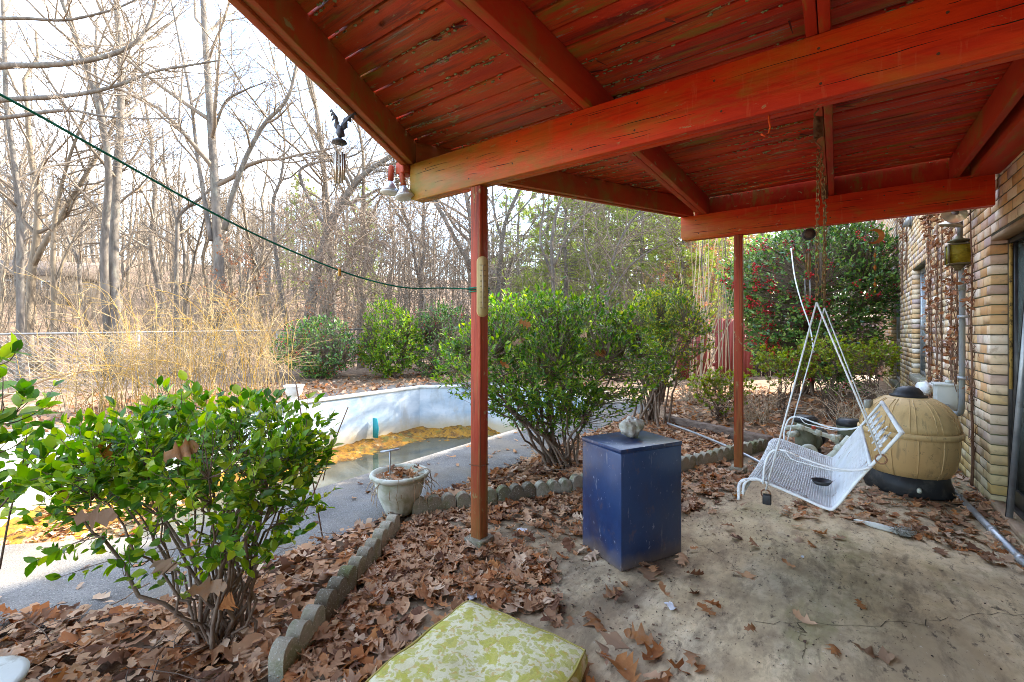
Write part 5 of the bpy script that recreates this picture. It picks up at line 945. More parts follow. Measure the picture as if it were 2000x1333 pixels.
MB().tube([cpx - U_ * 0.05, cpx - U_ * 0.62], 0.001, 4).build('string', M['straw'], t); MB().lathe([(0.0, 0.01), (0.012, 0.006), (0.012, -0.006), (0.0, -0.01)], cpx - U_ * 0.63, 12).build('bead', pm('green_glass', [(0.02, 0.2, 0.06), (0.05, 0.3, 0.1)], 8, 0.2), t, smooth=True)
# crescent moon
mp_ = atd(1709, 462, 3.75); t = thing('wind_chime', 'orange crescent moon hanging ornament near the brick wall', 'wind chime', mp_ + A3([0, 0, -0.5])); v2 = norm(-mp_ * A3([1, 1, 0])); r2 = A3([-v2[1], v2[0], 0]) * 1.0
P = [mp_ + r2 * 0.062 * cos(a) + U_ * 0.062 * sin(a) for a in np.linspace(-2.35, 2.35, 30)] + [mp_ + r2 * (-0.022 + 0.047 * cos(a) * (1 if abs(a) > 0.35 else 0.88)) + U_ * 0.047 * sin(a) for a in np.linspace(2.1, -2.1, 26)]
M['copper'] = pm('orange_copper', [(0.42, 0.13, 0.02), (0.55, 0.2, 0.04)], 10, 0.5, metal=0.2)
mc = [mp_ + r2 * 0.062 * cos(a) + U_ * 0.062 * sin(a) for a in np.linspace(-2.35, 2.35, 26)]; mi_ = [mp_ + r2 * (-0.022 + 0.047 * cos(a)) + U_ * 0.047 * sin(a) for a in np.linspace(-2.5, 2.5, 26)]
V = mc + mi_; q = np.arange(25); Fm = np.c_[q, q + 1, 26 + q + 1, 26 + q]; V2 = A3(V); m = MB(); m.add(np.vstack([V2 + v2 * 0.004, V2 - v2 * 0.004]), Fm, Fm[:, ::-1] + 52, np.c_[q, q + 1, 52 + q + 1, 52 + q], np.c_[26 + q, 26 + q + 1, 78 + q + 1, 78 + q]); m.build('crescent', M['copper'], t)
MB().tube([mp_ + U_ * 0.062, A3([mp_[0], mp_[1], 2.60])], 0.001, 4).build('string', M['straw'], t); MB().tube([mp_ - U_ * 0.06, mp_ - U_ * 0.5], 0.001, 4).build('string', M['straw'], t)
for k, z in enumerate((-0.16, -0.20, -0.26, -0.36, -0.40, -0.46)):
    c = mp_ + U_ * z; s = (0.028, 0.012, 0.03, 0.012, 0.028, 0.02)[k]; MB().extr([c + U_ * s, c + r2 * s * 0.4, c - U_ * s, c - r2 * s * 0.4], v2 * 0.003).build('pendant', M['copper'] if k not in (5,) else M['amber'], t)
# ---- single oak leaves that stand out on the concrete
spots = [(1265, 1118, 0.17), (1195, 1160, 0.12), (1220, 1142, 0.06), (1060, 1028, 0.13), (1085, 1040, 0.12), (1030, 1112, 0.13), (1072, 1118, 0.10), (1130, 1290, 0.16), (1165, 1215, 0.14), (1190, 1262, 0.16), (1250, 1245, 0.13), (1275, 1275, 0.13), (1225, 1310, 0.15), (1290, 1325, 0.15), (1340, 1300, 0.14), (1380, 1190, 0.10), (1390, 1180, 0.08), (1350, 1285, 0.12), (1630, 1270, 0.08), (1705, 1272, 0.13), (1345, 992, 0.10), (1440, 968, 0.13), (1600, 1040, 0.10), (1585, 1062, 0.07), (1935, 1092, 0.13), (1680, 1180, 0.07), (1820, 985, 0.10), (1790, 1020, 0.09), (1740, 1035, 0.10), (1430, 975, 0.07), (1640, 1050, 0.08), (1015, 1060, 0.10), (960, 1130, 0.12), (930, 1110, 0.13), (1000, 1085, 0.10), (880, 1150, 0.14), (1960, 1055, 0.10), (1925, 1060, 0.11), (1895, 1035, 0.10), (1860, 1010, 0.10)]
lme_ = []
for k, tm in enumerate(OAKS):
    me = MB().add(*tm).mesh('oak_leaf', True); me.materials.append(M['oak_leaf_rust']); lme_.append(me)
for k, (x, y, s) in enumerate(spots):
    o = bpy.data.objects.new('oak_leaf', lme_[(k * 7) % len(lme_)]); COL.objects.link(o); p = atz(x, y, 0.012); o.location = p; o.scale = (s * 1.08,) * 3; o.rotation_euler = (rng.normal(0, 0.12), rng.normal(0, 0.12), rng.uniform(0, 6.28))
    lab, grp = (('large rust brown oak leaf at the foot of the blue pedestal', None) if k == 0 else ('dry oak leaf beside the yellow cushion', 'oak leaves by the cushion') if (y > 1200 and x < 1400) else ('dry oak leaf lying near the sand filter and pole', 'oak leaves by the wall') if x > 1700 and y < 1110 else ('dry oak leaf lying between front post and pedestal', 'oak leaves by the post') if x < 1110 else ('dry oak leaf lying alone on the open patio', 'oak leaves on the patio'))
    tag(o, lab, 'leaf', grp)
# ================================================================== SHRUBS
def leaf_t(w=0.27, fold=0.10, arch=-0.12):
    st = [(0.0, 0.0), (0.22, w * 0.72), (0.5, w), (0.78, w * 0.66), (1.0, 0.0)]
    V = [[0, 0, 0]]; F3 = []; F4 = []
    for x, y in st[1:-1]: V += [[x, y, fold * y / w + arch * x * x], [x, 0, arch * x * x], [x, -y, fold * y / w + arch * x * x]]
    V.append([1.0, 0, arch])
    F = [[0, 2, 1, 1], [0, 3, 2, 2]]
    tri = [[0, 2, 1], [0, 3, 2], [7, 8, 10], [8, 9, 10]]; qd = [[1, 2, 5, 4], [2, 3, 6, 5], [4, 5, 8, 7], [5, 6, 9, 8]]
    return np.array(V, float), np.array(tri + [[q[0], q[1], q[2]] for q in qd] + [[q[0], q[2], q[3]] for q in qd])
LEAF_M = (np.array([[0, 0, 0], [0.48, 0.21, 0.03], [0.5, 0, -0.04], [0.48, -0.21, 0.03], [1, 0, -0.16]]), np.array([[0, 2, 1], [0, 3, 2], [1, 2, 4], [2, 3, 4]]))
LEAF_A = leaf_t(0.29, 0.09, -0.14); LEAF_N = leaf_t(0.20, 0.08, -0.18)
def green(name, cols, rough=0.36, trans=0.45, spec=0.5): return pm(name, cols, 3, rough, 0.0, island=0.85, trans=trans, spec=spec)
M['privet'] = green('privet_leaf', [(0.05, 0.14, 0.012), (0.11, 0.24, 0.018), (0.22, 0.35, 0.022), (0.40, 0.46, 0.03)])
M['euony'] = green('euonymus_leaf', [(0.04, 0.11, 0.014), (0.08, 0.19, 0.018), (0.15, 0.27, 0.022), (0.30, 0.40, 0.035)])
M['golden'] = green('golden_leaf', [(0.045, 0.11, 0.013), (0.08, 0.17, 0.018), (0.20, 0.26, 0.018), (0.42, 0.39, 0.025)])
M['holly'] = green('holly_leaf', [(0.045, 0.12, 0.03), (0.09, 0.20, 0.045), (0.16, 0.29, 0.06), (0.28, 0.38, 0.07)], 0.25, 0.25, 0.7)
M['azalea'] = green('azalea_leaf', [(0.12, 0.19, 0.015), (0.24, 0.33, 0.02), (0.38, 0.44, 0.03), (0.22, 0.13, 0.03)], 0.5, 0.35)
M['lime'] = green('lime_leaf', [(0.12, 0.20, 0.03), (0.22, 0.32, 0.04), (0.33, 0.42, 0.07)], 0.6, 0.4)
M['stem'] = pm('shrub_stem', [(0.10, 0.065, 0.045), (0.19, 0.13, 0.09), (0.15, 0.11, 0.07)], 14, 0.9, 0.4)
M['berry'] = pm('red_berry', [(0.42, 0.010, 0.015), (0.58, 0.02, 0.025)], 6, 0.3, island=0.8, spec=0.5)
def shrub(name, label, cat, base, cen, rad, nst, nsh, nlf, lsize, lmat, tmpl, seed, stem_r=0.016, low=0.0, singles=0, shell=0.55, sprigs=(), leafl=0.14, group=None, droop=0.0, updir=0.5, stemmat='stem', spread=0.08, flat=None, fan=0.30):
    """stems rise from base to an uneven crown; every shoot carries a whorl of leaves"""
    r = np.random.default_rng(seed); base = A3(base, float) if False else np.array(base, float); cen = np.array(cen, float)
    t = thing(name, label, cat, base, group)
    def inside(n):
        d = norm(r.normal(size=(n, 3))); k = np.where(r.random(n) < shell, r.uniform(0.82, 1.08, n), r.random(n) ** (1 / 2.2)); k *= 1 + 0.16 * np.sin(3.1 * d[:, 0] + seed) * np.cos(2.7 * d[:, 1] + 2 * seed) + 0.10 * np.sin(5.3 * d[:, 2] + seed)
        q = d * k[:, None]
        if low: q[:, 2] = np.where((q[:, 2] < 0) & (r.random(n) < low), -q[:, 2] * 0.8, q[:, 2])
        if flat: q[:, 2] = np.minimum(q[:, 2], flat + r.normal(0, 0.06, n))
        return cen + q[:, 0:1] * rad[0] * RT + q[:, 1:2] * rad[1] * FW + q[:, 2:3] * np.array([0, 0, rad[2]])
    tips = inside(nsh); sm = MB()
    mt = inside(nst * 3); mt = mt[np.argsort(mt[:, 2])[nst // 2: nst // 2 + nst]]; mt = cen + (mt - cen) * 0.85
    mains = []
    K = 12; s = np.linspace(0, 1, K)[:, None]
    for q in range(nst):
        b = base + np.array([r.normal(0, spread), r.normal(0, spread), -0.02]); c = b + (mt[q] - b) * np.array([fan, fan, 0.55]) + r.normal(0, 0.05, 3)
        P = (1 - s) ** 2 * b + 2 * s * (1 - s) * c + s * s * mt[q]; P[1:-1] += r.normal(0, 0.012 + 0.01 * rad[0], (K - 2, 3)); mains.append(P)
    mains = np.array(mains); sm.tubes(mains, np.linspace(1, 0.35, K)[None, :] * stem_r * r.uniform(0.7, 1.25, (nst, 1)), 6)
    # secondary limbs leave the mains and reach for the shoots
    cand = mains[:, 4:, :].reshape(-1, 3)
    idx = []
    for tp in tips:
        d = np.linalg.norm(cand - tp, axis=1) + 1.2 * np.maximum(0, cand[:, 2] - tp[2] + 0.05); idx.append(np.argmin(d + r.uniform(0, 0.12, len(d))))
    st = cand[idx]; KT, NS_ = (4, 3) if nsh > 700 else (6, 4); k6 = np.linspace(0, 1, KT)[None, :, None]; mid = (st + tips) / 2 + r.normal(0, 0.03, tips.shape) + np.array([0, 0, -0.03])
    TW = (1 - k6) ** 2 * st[:, None] + 2 * k6 * (1 - k6) * mid[:, None] + k6 ** 2 * tips[:, None]
    sm.tubes(TW, np.linspace(1, 0.4, KT)[None, :] * np.full((len(tips), 1), stem_r * 0.24), NS_)
    dirn = norm(norm(tips - mid) * 0.7 + norm(tips - cen) * 0.5 + np.array([0, 0, updir]))
    # sprigs: long shoots standing above the crown
    sp_t, sp_d = [], []
    for (a, b) in sprigs:
        a, b = np.array(a, float), np.array(b, float); P = smoothpath([a - (b - a) * 0.6 - np.array([0, 0, 0.02]), a, (a + b) / 2 + r.normal(0, 0.01, 3), b], 14); sm.tube(P, np.linspace(stem_r * 0.3, stem_r * 0.12, 14), 5)
        L = np.linalg.norm(b - a)
        for u in np.arange(0.1, 1.0, max(leafl * 0.33 / L, 0.06)): sp_t.append(a + (b - a) * u); sp_d.append(norm(b - a))
    sm.build('branches', M[stemmat], t, smooth=True)
    n = len(tips) * nlf; T = np.repeat(tips, nlf, 0); D = np.repeat(dirn, nlf, 0); u = r.random(n)
    pos = T - D * (u * leafl)[:, None] * 1.0
    if sp_t:
        sp_t, sp_d = np.array(sp_t), np.array(sp_d); pos = np.vstack([pos, np.repeat(sp_t, 3, 0)]); D = np.vstack([D, np.repeat(sp_d, 3, 0)]); u = np.concatenate([u, np.full(3 * len(sp_t), 0.4)])
    n = len(pos); side = norm(np.cross(D, r.normal(size=(n, 3)))); spreadang = 0.35 + 0.9 * u[:, None]
    ax = norm(D * np.cos(spreadang) + side * np.sin(spreadang) + np.array([0, 0, -droop])); nor = norm(D - ax * (ax * D).sum(1, keepdims=True) + r.normal(0, 0.3, (n, 3)) + np.array([0, 0, 0.35]))
    nor = norm(nor - ax * (nor * ax).sum(1, keepdims=True)); sc = lsize * r.uniform(0.45, 1.3, n)
    pick = np.zeros(n, bool)
    if singles:
        vx, vy, vd = view(pos + ax * sc[:, None] * 0.5); face = np.abs((nor * norm(pos - np.array([0, 0, CAM_H]))).sum(1)); tocam = -((pos - cen) @ FW)
        score = sc / np.maximum(vd, 0.2) * face * (1 + 0.8 * np.clip(tocam / rad[1], -1, 1)); score[(vx < 0) | (vx > 2000) | (vy < 0) | (vy > 1333)] = 0
        pick[np.argsort(-score)[:singles]] = True
        me = MB().add(*tmpl).mesh('leaf', True); me.materials.append(M[lmat]); off = world_loc(t)
        for q in np.where(pick)[0]:
            o = bpy.data.objects.new('leaf', me); COL.objects.link(o); o.parent = t; sdv = np.cross(nor[q], ax[q])
            m4 = Matrix.Identity(4)
            for i_ in range(3): m4[i_][0] = ax[q][i_] * sc[q]; m4[i_][1] = sdv[i_] * sc[q]; m4[i_][2] = nor[q][i_] * sc[q]; m4[i_][3] = pos[q][i_] - off[i_]
            o.matrix_local = m4
    k = ~pick; lv = MB().add(*place(tmpl, pos[k], ax[k], nor[k], sc[k])); o = stuff(lv.build('foliage', M[lmat], t, smooth=(len(tmpl[0]) > 4)))
    return t, pos, nor
def single_oak(p, s, lab, tilt=0.9):
    o = bpy.data.objects.new('oak_leaf', random.choice(lme_)); COL.objects.link(o); o.location = tuple(p); o.scale = (s,) * 3; o.rotation_euler = (rng.normal(pi / 2 * tilt, 0.35), rng.normal(0, 0.4), YAW + rng.normal(0, 0.6)); tag(o, lab, 'leaf', 'oak leaves caught in the bushes')
    return o
# near bush, left of the edging
cB1 = atd(385, 915, 1.92)
spr = [(atd(600, 850, 1.95), atd(604, 760, 1.95)), (atd(455, 850, 1.75), atd(465, 772, 1.75)), (atd(300, 900, 1.7), atd(300, 790, 1.7)), (atd(180, 930, 1.65), atd(185, 850, 1.65)), (atd(350, 860, 1.8), atd(355, 765, 1.8)), (atd(640, 900, 2.0), atd(655, 850, 2.0)), (atd(150, 1060, 1.6), atd(60, 1100, 1.6)), (atd(300, 1080, 1.7), atd(110, 1130, 1.65))]
shrub('bush', 'broad leafy green bush growing in oak leaves nearest the camera', 'bush', (-2.12, 0.82, 0), cB1, (0.64, 0.40, 0.34), 34, 620, 9, 0.046, 'privet', LEAF_A, 11, 0.0085, low=0.5, singles=300, sprigs=spr, spread=0.06, fan=0.55)
for (x, y, d, s) in ((185, 1010, 1.52, 0.12), (350, 885, 1.62, 0.13), (205, 885, 1.66, 0.11), (320, 1105, 1.66, 0.11), (120, 960, 1.7, 0.10), (405, 1150, 1.75, 0.14), (440, 1180, 1.78, 0.13)): single_oak(atd(x, y, d), s, 'brown oak leaf caught in the near leafy bush', 0.7)
# bush at the left edge
shrub('bush', 'leafy green bush cut off by the left edge of the photo', 'bush', (-2.78, -0.13, 0), atd(-95, 870, 1.85), (0.28, 0.3, 0.42), 10, 90, 9, 0.07, 'privet', LEAF_A, 5, 0.014, low=0.3, singles=120, sprigs=[(atd(20, 1000, 1.8), atd(55, 830, 1.8)), (atd(10, 980, 1.75), atd(110, 870, 1.75)), (atd(-20, 720, 1.8), atd(35, 680, 1.8)), (atd(0, 960, 1.7), atd(90, 930, 1.7))])
# middle bush behind the pedestal
cB2 = atd(1066, 700, 4.35)
spr = [(atd(1170, 600, 4.3), atd(1208, 505, 4.3)), (atd(985, 610, 4.4), atd(990, 545, 4.4)), (atd(1090, 610, 4.2), atd(1098, 545, 4.2)), (atd(1130, 620, 4.5), atd(1150, 560, 4.5)), (atd(1230, 640, 4.5), atd(1245, 580, 4.5)), (atd(1030, 640, 4.2), atd(1020, 570, 4.2))]
shrub('bush', 'large dense evergreen bush with bare gnarled stems behind the blue pedestal', 'bush', (-2.20, 3.85, 0), cB2, (0.93, 0.70, 0.70), 26, 2300, 9, 0.052, 'euony', LEAF_M, 21, 0.015, low=0.25, singles=300, sprigs=spr, spread=0.10, flat=0.92, fan=0.45)
for (x, y, d, s) in ((1025, 632, 3.75, 0.12), (1012, 668, 3.8, 0.13), (1172, 690, 3.75, 0.12), (985, 712, 3.7, 0.10), (1140, 655, 3.7, 0.09)): single_oak(atd(x, y, d), s, 'brown oak leaf caught in the large bush behind the pedestal', 0.9)
# golden-tipped bush behind it
spr = [(atd(1312, 620, 6.4), atd(1318, 535, 6.4)), (atd(1255, 640, 6.3), atd(1262, 560, 6.3))]
shrub('bush', 'rounded bush with golden green tips right of the large bush', 'bush', (-2.15, 6.35, 0), atd(1292, 652, 6.4), (0.60, 0.55, 0.76), 20, 950, 9, 0.055, 'golden', LEAF_M, 33, 0.018, low=0.4, singles=150, sprigs=spr, spread=0.12)
# lime shrub with feathery upright sprays
def spray_shrub(label, base, n, h, spread, mat, seed, leaf=0.05, per=26):
    r = np.random.default_rng(seed); base = np.array(base, float); t = thing('shrub', label, 'shrub', base); K = 9; s = np.linspace(0, 1, K)[None, :, None]
    a = r.uniform(0, 2 * pi, n); rr = spread * np.sqrt(r.random(n)); top = base + np.c_[rr * np.cos(a), rr * np.sin(a), h * r.uniform(0.6, 1.0, n)]; b = base + np.c_[rr * 0.15 * np.cos(a), rr * 0.15 * np.sin(a), np.zeros(n)]
    c = b + (top - b) * np.array([0.2, 0.2, 0.6]); P = (1 - s) ** 2 * b[:, None] + 2 * s * (1 - s) * c[:, None] + s ** 2 * top[:, None]
    MB().tubes(P, np.linspace(0.008, 0.002, K)[None, :] * np.ones((n, 1)), 4).build('branches', M['stem'], t)
    u = r.uniform(0.35, 1, (n, per)); i0 = np.minimum((u * (K - 1)).astype(int), K - 2); f = u * (K - 1) - i0; q = np.arange(n)[:, None]; pos = P[q, i0] * (1 - f[..., None]) + P[q, i0 + 1] * f[..., None]; D = norm(P[q, i0 + 1] - P[q, i0])
    pos = pos.reshape(-1, 3); D = D.reshape(-1, 3); ax = norm(D + r.normal(0, 0.45, D.shape)); stuff(MB().add(*place(LEAF4, pos, ax, norm(r.normal(size=D.shape)), leaf * r.uniform(0.6, 1.2, len(pos)))).build('foliage', M[mat], t)); return t
p = atd(1285, 650, 8.6); spray_shrub('feathery lime green shrub rising behind the golden bush', (p[0], p[1], 0), 70, 2.15, 0.75, 'lime', 3, 0.06, 40)
p = atd(1105, 650, 7.0); spray_shrub('thin lime green shoots behind the large bush', (p[0], p[1], 0), 26, 1.9, 0.7, 'lime', 4, 0.055, 26)
# big holly with berries by the house
hol, hp, hn = shrub('holly_tree', 'big dark holly thick with red berries beside the brick house', 'holly', (*atd(1575, 650, 9.6)[:2], 0), atd(1580, 570, 9.4) + A3([0, 0, 0.0]), (1.68, 1.2, 1.78), 12, 4600, 7, 0.080, 'holly', LEAF4, 44, 0.03, low=0.1, shell=0.62, leafl=0.18, spread=0.12)
def berries(t, pos, n_cl, per, seed, cond=None, r=0.012, spread=0.05):
    q = np.random.default_rng(seed); vx, vy, vd = view(pos); ok = (vd < np.median(vd) + 0.2)
    if cond is not None: ok &= cond(vx, vy)
    c = pos[q.choice(np.where(ok)[0], n_cl)] - FW * 0.03; P = np.repeat(c, per, 0) + q.normal(0, spread, (n_cl * per, 3)); s = r * q.uniform(0.7, 1.2, len(P))
    O = A3([[1, 0, 0], [-1, 0, 0], [0, 1, 0], [0, -1, 0], [0, 0, 1], [0, 0, -1.0]]); F = A3([[0, 2, 4], [2, 1, 4], [1, 3, 4], [3, 0, 4], [2, 0, 5], [1, 2, 5], [3, 1, 5], [0, 3, 5]]); V = (P[:, None] + s[:, None, None] * O[None]).reshape(-1, 3)
    stuff(MB().add(V, (F[None] + (np.arange(len(P)) * 6)[:, None, None]).reshape(-1, 3)).build('berries', M['berry'], t, smooth=True))
berries(hol, hp, 150, 14, 2, lambda x, y: x < 1600, 0.022, 0.045); berries(hol, hp, 26, 7, 3, lambda x, y: x >= 1600, 0.020, 0.04)
wc = [atd(x, y, d) for x, y, d in ((1545, 485, 8.2), (1552, 540, 8.0), (1565, 590, 7.9), (1582, 640, 7.8), (1590, 690, 7.7))]; o = MB().tube(smoothpath(wc, 20), 0.012, 6).build('white_cable', M['white_paint'], None, smooth=True); tag(o, 'white cable hanging in front of the berried holly', 'cable')
# azaleas
for k, (x, d, h, w, lab) in enumerate(((1530, 7.3, 0.75, 0.5, 'sparse yellow green azalea right of the rear post'), (1625, 7.0, 0.95, 0.55, 'sparse yellow green azalea behind the swing'), (1705, 7.6, 0.9, 0.45, 'sparse yellow green azalea beside the brick wall'), (1405, 7.0, 0.45, 0.45, 'low green azalea left of the rear post'))):
    b = atd(x, 650, d); shrub('azalea', lab, 'azalea', (b[0], b[1], 0), (b[0], b[1], h), (w, w * 0.8, 0.32), 14, 230, 8, 0.058, 'azalea', LEAF4, 60 + k, 0.010, low=0.3, shell=0.5, leafl=0.03, spread=0.05)
# low bare twiggy shrubs on the leafy bank
for k, (x, d, lab) in enumerate(((1480, 6.6, 'bare twiggy shrub on the leafy bank left of the swing'), (1660, 6.2, 'bare twiggy shrub between the pumps and the azaleas'), (1350, 8.5, 'pale bare shrub below the red fence'), (1745, 6.9, 'arching bare shrub at the foot of the brick wall'))):
    b = atd(x, 650, d); r = np.random.default_rng(80 + k); n = 46; K = 7; s = np.linspace(0, 1, K)[None, :, None]; a = r.uniform(0, 2 * pi, n); L = r.uniform(0.35, 0.9, n); e = np.c_[np.cos(a) * L * 0.8, np.sin(a) * L * 0.8, L * r.uniform(0.3, 1.0, n)]; bb = A3([b[0], b[1], 0.0]) + np.c_[r.normal(0, .08, (n, 2)), np.zeros(n)]
    c = bb + e * A3([0.35, 0.35, 0.9]); P = (1 - s) ** 2 * bb[:, None] + 2 * s * (1 - s) * c[:, None] + s ** 2 * (bb + e)[:, None] + r.normal(0, 0.012, (n, K, 3)); o = MB().tubes(P, np.linspace(0.006, 0.002, K)[None, :] * np.ones((n, 1)), 4).build('bare_shrub', M['straw'], None); o.data.update(); tag(o, lab, 'shrub')
# evergreens behind the pool
ev, ep_, en_ = shrub('bush', 'holly bush with small red berries behind the white urn', 'bush', (*atd(625, 650, 12.3)[:2], 0.08), atd(622, 680, 12.3), (1.05, 0.9, 0.92), 10, 900, 7, 0.08, 'holly', LEAF4, 71, 0.02, shell=0.6, leafl=0.2); berries(ev, ep_, 60, 5, 5, None, 0.016, 0.06)
shrub('bush', 'bright green rounded bush on the far side of the pool', 'bush', (*atd(765, 650, 12.6)[:2], 0.08), atd(766, 668, 12.6), (0.98, 0.8, 1.02), 10, 1000, 7, 0.085, 'privet', LEAF4, 72, 0.02, shell=0.6, leafl=0.2)
ev, ep_, en_ = shrub('bush', 'dull green berried bush right of the bright green bush', 'bush', (*atd(862, 650, 13.2)[:2], 0.08), atd(865, 670, 13.2), (0.85, 0.8, 1.15), 10, 800, 7, 0.08, 'holly', LEAF4, 73, 0.02, shell=0.6, leafl=0.2); berries(ev, ep_, 40, 5, 6, None, 0.016, 0.06)
# forsythia: long arching yellow stems
M['forsythia'] = pm('forsythia_stem', [(0.22, 0.16, 0.085), (0.32, 0.24, 0.13), (0.33, 0.21, 0.04), (0.36, 0.28, 0.17), (0.40, 0.235, 0.02)], 5, 0.7, island=0.8)
for k, (x, y, n, h, lab) in enumerate(((180, 805, 46, 1.1, 'low straw coloured arching shrub at the left by the wire fence'), (255, 800, 62, 1.9, 'tall yellow stemmed shrub just left of the fence post'), (335, 795, 62, 1.4, 'yellow stemmed arching shrub right of the fence post'), (420, 785, 70, 1.9, 'yellow stemmed arching shrub in the middle of the hedge'), (510, 780, 70, 1.8, 'yellow stemmed arching shrub left of the white urn'))):
    b = atz(x, y, 0.05); r = np.random.default_rng(90 + k); t = thing('forsythia', lab, 'shrub', b); K = 11; s = np.linspace(0, 1, K)[None, :, None]; a = r.uniform(0, 2 * pi, n); rr = np.sqrt(r.random(n)) * 1.45; hh_ = h * r.uniform(0.35, 1.15, n)
    bb = b + np.c_[r.normal(0, 0.32, (n, 2)), np.zeros(n)]; top = b + np.c_[rr * np.cos(a), rr * np.sin(a), hh_]; c = bb + (top - bb) * A3([0.15, 0.15, 0.75]) + np.c_[np.zeros((n, 2)), 0.25 * hh_]
    P = (1 - s) ** 2 * bb[:, None] + 2 * s * (1 - s) * c[:, None] + s ** 2 * top[:, None]; P += np.cumsum(r.normal(0, 0.006, P.shape), 1); m = MB(); m.tubes(P, np.linspace(0.0048, 0.002, K)[None, :] * r.uniform(0.7, 1.2, (n, 1)), 4)
    q = r.integers(0, n, n * 4); i0 = r.integers(3, K - 1, n * 4); st_ = P[q, i0]; D = norm(P[q, np.minimum(i0 + 1, K - 1)] - P[q, i0 - 1]); dd_ = norm(D + r.normal(0, 0.6, D.shape) + A3([0, 0, 0.1])); L = r.uniform(0.15, 0.6, len(q)); k4 = np.linspace(0, 1, 4)[None, :, None]
    TW = st_[:, None] + dd_[:, None] * L[:, None, None] * k4 + r.normal(0, 0.01, (len(q), 4, 3)) * k4; m.tubes(TW, np.linspace(0.003, 0.0016, 4)[None, :] * np.ones((len(q), 1)), 3); m.build('stems', M['forsythia'], t)
fbp = smoothpath([atd(-40, 795, 8.0), atd(30, 765, 8.1), (atd(110, 735, 8.3)), atd(190, 722, 8.5)], 12); t = thing('fallen_branch', 'pale fallen branch propped against the wire fence', 'branch', fbp[0]); MB().tube(fbp, np.linspace(0.035, 0.015, 12), 8).build('limb', M['straw'], t, smooth=True); m = MB()
for q in range(3, 12): e = norm(rng.normal(0, 1, 3) + A3([0, 0.4, 0.8])); m.tube([fbp[q], fbp[q] + e * 0.25 + rng.normal(0, .03, 3), fbp[q] + e * 0.5 + rng.normal(0, .06, 3)], [0.01, 0.007, 0.003], 5)
m.build('twigs', M['straw'], t)
# ================================================================== FENCES
M['galv'] = pm('galvanised_steel', [(0.20, 0.20, 0.19), (0.30, 0.30, 0.28)], 8, 0.55, metal=0.5)
t = thing('chain_link_fence', 'galvanised chain link fence along the edge of the woods', 'fence', (-12.5, 3.25, 0.1)); FX = -12.5
def ftop(y): return 1.285 + 0.018 * (y - 1.0)
for y in (-2.85, 0.2, 3.25, 6.3, 9.35, 12.4): MB().tube([(FX, y, 0.02), (FX, y, ftop(y) + 0.04), (FX, y, ftop(y) + 0.055)], [0.03, 0.03, 0.012], 10).build('post', M['galv'], t, smooth=True)
MB().tube([(FX + 0.03, -3.5, ftop(-3.5)), (FX + 0.03, 13.0, ftop(13.0))], 0.021, 8).build('top_rail', M['galv'], t, smooth=True)
m = MB(); y = -4.6; PP = []
while y < 13.2:
    for s in (1, -1):
        H = 1.16; a, b = A3([FX + 0.04 + 0.003 * s, y if s > 0 else y + H, 0.10]), A3([FX + 0.04 + 0.003 * s, y + H if s > 0 else y, 0.10 + H]); PP.append([a, b])
    y += 0.082
PP = A3(PP); PP[:, :, 2] += 0.018 * (PP[:, :, 1] - 1.0); m.tubes(PP, np.full((len(PP), 2), 0.0024), 3); stuff(m.build('wire_mesh', M['galv'], t))
M['fence_red'] = pm('faded_red_fence', [(0.20, 0.035, 0.03), (0.30, 0.06, 0.05), (0.26, 0.07, 0.06)], 4, 0.85, 0.2, (4, 4, 0.5), objrand=True)
fa, fb = atd(1322, 650, 12.0), atd(1470, 650, 12.4); t = thing('picket_fence', 'faded red board fence behind the holly', 'fence', (fa[0], fa[1], 0)); e = norm((fb - fa) * A3([1, 1, 0])); L = np.linalg.norm(fb - fa); nrm_f = A3([-e[1], e[0], 0]); s = 0.0
pk = MB().extr([[0, 0, 0.05], [0.135, 0, 0.05], [0.135, 0, 1.66], [0.10, 0, 1.70], [0.035, 0, 1.70], [0, 0, 1.66]], (0, 0.018, 0)).mesh('picket'); pk.materials.append(M['fence_red'])
while s < L:
    if not 0.93 < s < 1.10:
        o = bpy.data.objects.new('picket', pk); COL.objects.link(o); o.parent = t; o.location = tuple(e * s + A3([0, 0, rng.uniform(-0.02, 0.02)])); o.rotation_euler = (0, rng.normal(0, 0.006), math.atan2(e[1], e[0]))
    s += 0.142
for z in (0.4, 1.3): q0 = fa * A3([1, 1, 0]) + nrm_f * 0.03; MB().extr([q0 + A3([0, 0, z]), q0 + nrm_f * 0.04 + A3([0, 0, z]), q0 + nrm_f * 0.04 + A3([0, 0, z + 0.09]), q0 + A3([0, 0, z + 0.09])], e * L).build('rail', M['fence_red'], t)
t = thing('board_fence', 'dark weathered board fence under the holly', 'fence', tuple(fb * A3([1, 1, 0]))); M['dark_board'] = pm('dark_fence_board', [(0.05, 0.03, 0.025), (0.10, 0.06, 0.05)], 5, 0.9, 0.2, (4, 4, 0.5), objrand=True); fd_ = atd(1742, 650, 13.6); e = norm((fd_ - fb) * A3([1, 1, 0])); L = np.linalg.norm((fd_ - fb)[:2]); s = 0.0; pk2 = pk.copy(); pk2.materials.clear(); pk2.materials.append(M['dark_board'])
while s < L:
    o = bpy.data.objects.new('picket', pk2); COL.objects.link(o); o.parent = t; o.location = tuple(e * s + A3([0, 0, rng.uniform(-0.03, 0.03)])); o.rotation_euler = (0, rng.normal(0, 0.01), math.atan2(e[1], e[0])); s += rng.uniform(0.14, 0.158)
t = thing('canes', 'tall bare tan canes standing in front of the red fence', 'canes', (*atd(1390, 650, 10.0)[:2], 0)); m = MB()
